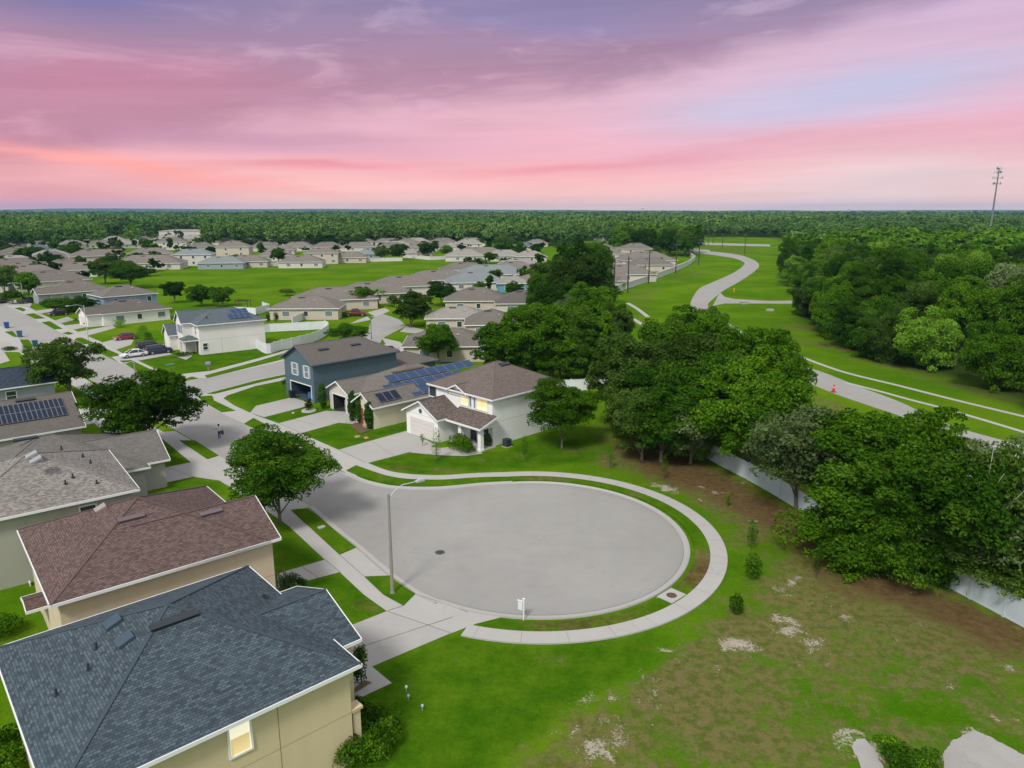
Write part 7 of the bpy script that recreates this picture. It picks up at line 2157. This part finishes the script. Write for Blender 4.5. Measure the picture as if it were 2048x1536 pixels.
for x, y, s, lb, c in ((715, 875, .32, 'tan rock on the lawn beside the white house driveway', (.34, .22, .14)), (733, 877, .26, 'orange rock on the lawn beside the white house driveway', (.42, .22, .13)), (587, 827, .22, 'pale rock on the strip between two driveways', (.45, .34, .26)), (737, 853, .8, 'big tan boulder at the cypress by the cream house', (.36, .28, .19))):
    bm = bmesh.new(); bmesh.ops.create_icosphere(bm, subdivisions=3, radius=s)
    for v_ in bm.verts:
        v_.co *= 1 + .22 * math.sin(v_.co.x * 9 / s * .3 + x) * math.cos(v_.co.y * 7 / s * .3) + rk.uniform(-.04, .04); v_.co.z *= .6
    me = bpy.data.meshes.new('rock'); bm.to_mesh(me); bm.free(); me.materials.append(mat('rock_' + str(x), c, .9, .25, 5))
    o = bpy.data.objects.new('rock', me); COL.objects.link(o); o.location = at(x, y) + V3(0, 0, s * .25)
    tag(o, lb, 'rock')
# things kept in the two open garages, bench and planter
def crate(p, yaw, sx, sy, sz, c, label):
    d = udir(yaw); n = V3(-d.y, d.x)
    r = empty('storage_box', p, label, 'box', 'boxes in the open garages')
    mb = MB(); mb.obox(p + V3(0, 0, sz * .45), d * sx * .95, n * sy * .95, (0, 0, sz * .43)); attach(mb.build('tub', mat('tub_' + label.split()[0] + label.split()[1], c, .6)), r)
    mb = MB(); mb.obox(p + V3(0, 0, sz * .93), d * sx, n * sy, (0, 0, sz * .06)); attach(mb.build('lid', mat('tub_lid_' + label.split()[0], tuple(v * .8 for v in c), .6)), r)
g = at(678, 826)
crate(g + udir(45) * 1.6, 45, .4, .5, 1.5, (.30, .30, .32), 'grey tall storage box inside the cream garage')
crate(g + udir(45) * 1.2 - udir(135) * 1.1, 45, .3, .3, .7, (.55, .04, .25), 'pink small storage box inside the cream garage')
crate(g + udir(45) * 2.2 + udir(135) * .9, 45, .4, .4, 1.3, (.10, .12, .22), 'navy storage box inside the cream garage')
g = at(606, 800)
crate(g + udir(46) * 1.6, 46, .5, .5, .9, (.05, .16, .34), 'blue storage box inside the open blue garage')
crate(g + udir(46) * 1.4 - udir(136) * 1.3, 46, .4, .5, 1.0, (.30, .42, .50), 'pale storage box inside the open blue garage')
bin_(585, 796, (.012, .02, .035), 'black wheelie bin at the left jamb of the open blue garage')
p = at(618, 822)
r = empty('potted_plant', p, 'small dark plant in a pale round bed by the blue garage', 'plant')
mb = MB(); mb.tube([p, p + V3(0, 0, .16)], [1.0, .95], 20); attach(mb.build('planter', WALKC), r)
o = foliage('leaves', 'x', p, .9, .9, 1.9, 700, .16, 'dark', 'x', seed=99); del o['label']; del o['category']; attach(o, r)
# ---- the person in the street
def person():
    p = at(440, 877); s = 1.70 / 1.75
    r_ = {'pel': ((0, 0, .94), .155), 'bel': ((.01, 0, 1.10), .145), 'che': ((.03, 0, 1.30), .165), 'neck': ((.05, 0, 1.47), .06), 'chin': ((.07, 0, 1.56), .075), 'head': ((.07, 0, 1.66), .098), 'top': ((.06, 0, 1.735), .062),
          'hl': ((0, .10, .88), .105), 'kl': ((.05, .12, .50), .066), 'al': ((-.01, .13, .09), .045), 'tl': ((.15, .14, .04), .038), 'hr': ((0, -.10, .88), .105), 'kr': ((.10, -.12, .51), .066), 'ar': ((.09, -.13, .09), .045), 'tr': ((.25, -.14, .04), .038),
          'sl': ((.02, .19, 1.39), .062), 'el': ((.16, .40, 1.25), .046), 'wl': ((.36, .52, 1.20), .033), 'sr': ((.02, -.19, 1.39), .062), 'er': ((-.04, -.30, 1.13), .046), 'wr': ((.06, -.34, .92), .033),
          'gl': ((.43, .56, 1.19), .040), 'gr': ((.08, -.35, .84), .040)}
    E_ = [('pel', 'bel'), ('bel', 'che'), ('che', 'neck'), ('neck', 'chin'), ('chin', 'head'), ('head', 'top'), ('pel', 'hl'), ('hl', 'kl'), ('kl', 'al'), ('al', 'tl'), ('pel', 'hr'), ('hr', 'kr'), ('kr', 'ar'), ('ar', 'tr'), ('che', 'sl'), ('sl', 'el'), ('el', 'wl'), ('che', 'sr'), ('sr', 'er'), ('er', 'wr'), ('wl', 'gl'), ('wr', 'gr')]
    def fingers(w_, d, side):
        base = Vector(r_[w_][0])
        for k, (sp, ln) in enumerate(((-.028, .075), (-.010, .085), (.010, .082), (.028, .065))):
            n0, n1 = '%sf%da' % (w_, k), '%sf%db' % (w_, k)
            sd_ = Vector(side)
            a = base + Vector(d) * .045 + sd_ * sp; b_ = a + Vector(d) * ln * .6; c_ = b_ + Vector(d) * ln * .4 - V3(0, 0, .018)
            r_[n0] = (tuple(b_), .010); r_[n1] = (tuple(c_), .008); E_.append((w_, n0)); E_.append((n0, n1))
        t = base + Vector(side) * .045 + Vector(d) * .03; r_[w_ + 't'] = (tuple(t), .011); E_.append((w_, w_ + 't'))
    fingers('gl', (.86, .5, -.05), (-.5, .86, 0)); fingers('gr', (.1, -.05, -1), (1, 0, 0))
    names = list(r_)
    me = bpy.data.meshes.new('body')
    me.from_pydata([r_[k][0] for k in names], [(names.index(a), names.index(b)) for a, b in E_], [])
    o = bpy.data.objects.new('body', me); COL.objects.link(o)
    o.modifiers.new('skin', 'SKIN'); sv = me.skin_vertices[0].data
    for i, k in enumerate(names):
        q = r_[k][1]; sv[i].radius = (q, q * (.78 if k in ('che', 'bel', 'pel') else 1)); sv[i].use_root = (k == 'pel')
    sb = o.modifiers.new('sub', 'SUBSURF'); sb.levels = sb.render_levels = 1
    bpy.context.view_layer.update()
    dg = bpy.context.evaluated_depsgraph_get()
    m2 = bpy.data.meshes.new_from_object(o.evaluated_get(dg))
    bpy.data.objects.remove(o)
    rt = empty('person', p, 'person in pale shirt and dark blue jeans walking in the street, one arm out', 'person', None, R(150))
    o = bpy.data.objects.new('body', m2); COL.objects.link(o); o.parent = rt
    m2.materials.clear()
    SK = mat('skin', (.50, .30, .23), .6); SHI = mat('shirt', (.52, .52, .58), .8, .35, 9); JE = mat('jeans', (.025, .04, .09), .9, .3, 8); HAIR = mat('hair_dark', (.012, .010, .010), .7); SHO = mat('shoe', (.03, .03, .035), .7)
    for q in (SK, SHI, JE, SHO, HAIR): m2.materials.append(q)
    for f in m2.polygons:
        c = f.center; f.use_smooth = True
        z, rr_ = c.z, abs(c.y)
        if z > 1.50: f.material_index = 4 if (z > 1.685 or c.x < .045) else 0
        elif z < .075: f.material_index = 3
        elif rr_ > .33 or (rr_ > .30 and z < 1.12): f.material_index = 0
        elif z < .99 and rr_ < .27: f.material_index = 2
        elif z > 1.455 and rr_ < .07: f.material_index = 0
        else: f.material_index = 1
    # face, hair
    hb = MB()
    for yy in (-.035, .035): hb.tube([(.150, yy, 1.665), (.172, yy, 1.665)], .012, 6)
    f1 = hb.build('eyes', mat('eye', (.03, .02, .02), .3), None); f1.parent = rt
    hb = MB(); hb.tube([(.155, 0, 1.665), (.190, 0, 1.625), (.160, 0, 1.615)], [.012, .018, .014], 6); f1 = hb.build('nose', SK, None); f1.parent = rt
    hb = MB(); hb.obox((.150, 0, 1.58), (.012, 0, 0), (0, .026, 0), (0, 0, .006)); f1 = hb.build('mouth', mat('lips', (.32, .12, .10), .5), None); f1.parent = rt
    hb = MB()
    for yy in (-1, 1): hb.tube([(.06, yy * .095, 1.64), (.05, yy * .115, 1.65)], [.03, .022], 8)
    f1 = hb.build('ears', SK, None); f1.parent = rt
    bm = bmesh.new(); bmesh.ops.create_icosphere(bm, subdivisions=3, radius=.122)
    bmesh.ops.delete(bm, geom=[v_ for v_ in bm.verts if v_.co.z < -.02 and v_.co.x > -.03], context='VERTS')
    for v_ in bm.verts: v_.co.z *= .95
    hm = bpy.data.meshes.new('hair'); bm.to_mesh(hm); bm.free(); hm.materials.append(HAIR)
    f1 = bpy.data.objects.new('hair', hm); COL.objects.link(f1); f1.parent = rt; f1.location = (.055, 0, 1.67)
    # the bag carried at the hip
    q = p + Matrix.Rotation(R(150), 3, 'Z') @ V3(.02, -.42, 0)
    b = empty('shoulder_bag', q, 'dark violet bag carried at the hip of the person in the street', 'bag')
    mb = MB(); mb.obox(q + V3(0, 0, .62), (.10, 0, 0), (0, .16, 0), (0, 0, .22)); mb.obox(q + V3(0, 0, .80), (.11, 0, 0), (0, .17, 0), (0, 0, .05)); o = mb.build('pouch', mat('bag_violet', (.07, .05, .13), .7)); attach(o, b)
    md = o.modifiers.new('b', 'BEVEL'); md.width = .03; md.segments = 2
    mb = MB(); mb.tube([q + V3(.02, .06, .84), q + V3(.0, .10, 1.0), q + V3(-.02, .16, 1.2), q + V3(-.03, .24, 1.42)], .015, 5); attach(mb.build('strap', mat('strap_teal', (.08, .20, .22), .7)), b)
person()
# pergola at the lawn edge
p = at(472, 622)
r = empty('pergola', p, 'small brown pergola at the back fence of the off-white corner house', 'pergola')
m_ = mat('pergola_wood', (.10, .055, .04), .8)
for a in (0, 3.2):
    for b in (0, 2.4):
        mb = MB(); mb.obox(p + V3(a, b, 1.3), (.08, 0, 0), (0, .08, 0), (0, 0, 1.3)); attach(mb.build('post', m_), r)
mb = MB()
for k in range(7): mb.obox(p + V3(k * .53, 1.2, 2.75), (.04, 0, 0), (0, 1.5, 0), (0, 0, .07))
for b in (0, 2.4): mb.obox(p + V3(1.6, b, 2.62), (1.9, 0, 0), (0, .05, 0), (0, 0, .06))
attach(mb.build('roof', m_), r)
# ================================================================== HAZE
mb = MB(); mb.box(-15000, -400, -2.0, 15000, 13000, 130)
hz = mb.build('haze', [], None)
m = bpy.data.materials.new('haze'); m.use_nodes = True
g = NT(m.node_tree)
out = g.n('ShaderNodeOutputMaterial'); pv = g.n('ShaderNodeVolumePrincipled')
pv.inputs['Color'].default_value = (0.30, 0.62, 0.95, 1)
pv.inputs['Density'].default_value = 0.00006
pv.inputs['Anisotropy'].default_value = 0.0
g.nt.links.new(pv.outputs[0], out.inputs['Volume'])
hz.data.materials.append(m)
tag(hz, 'thin blue haze over the far forest', 'haze', None, 'stuff')
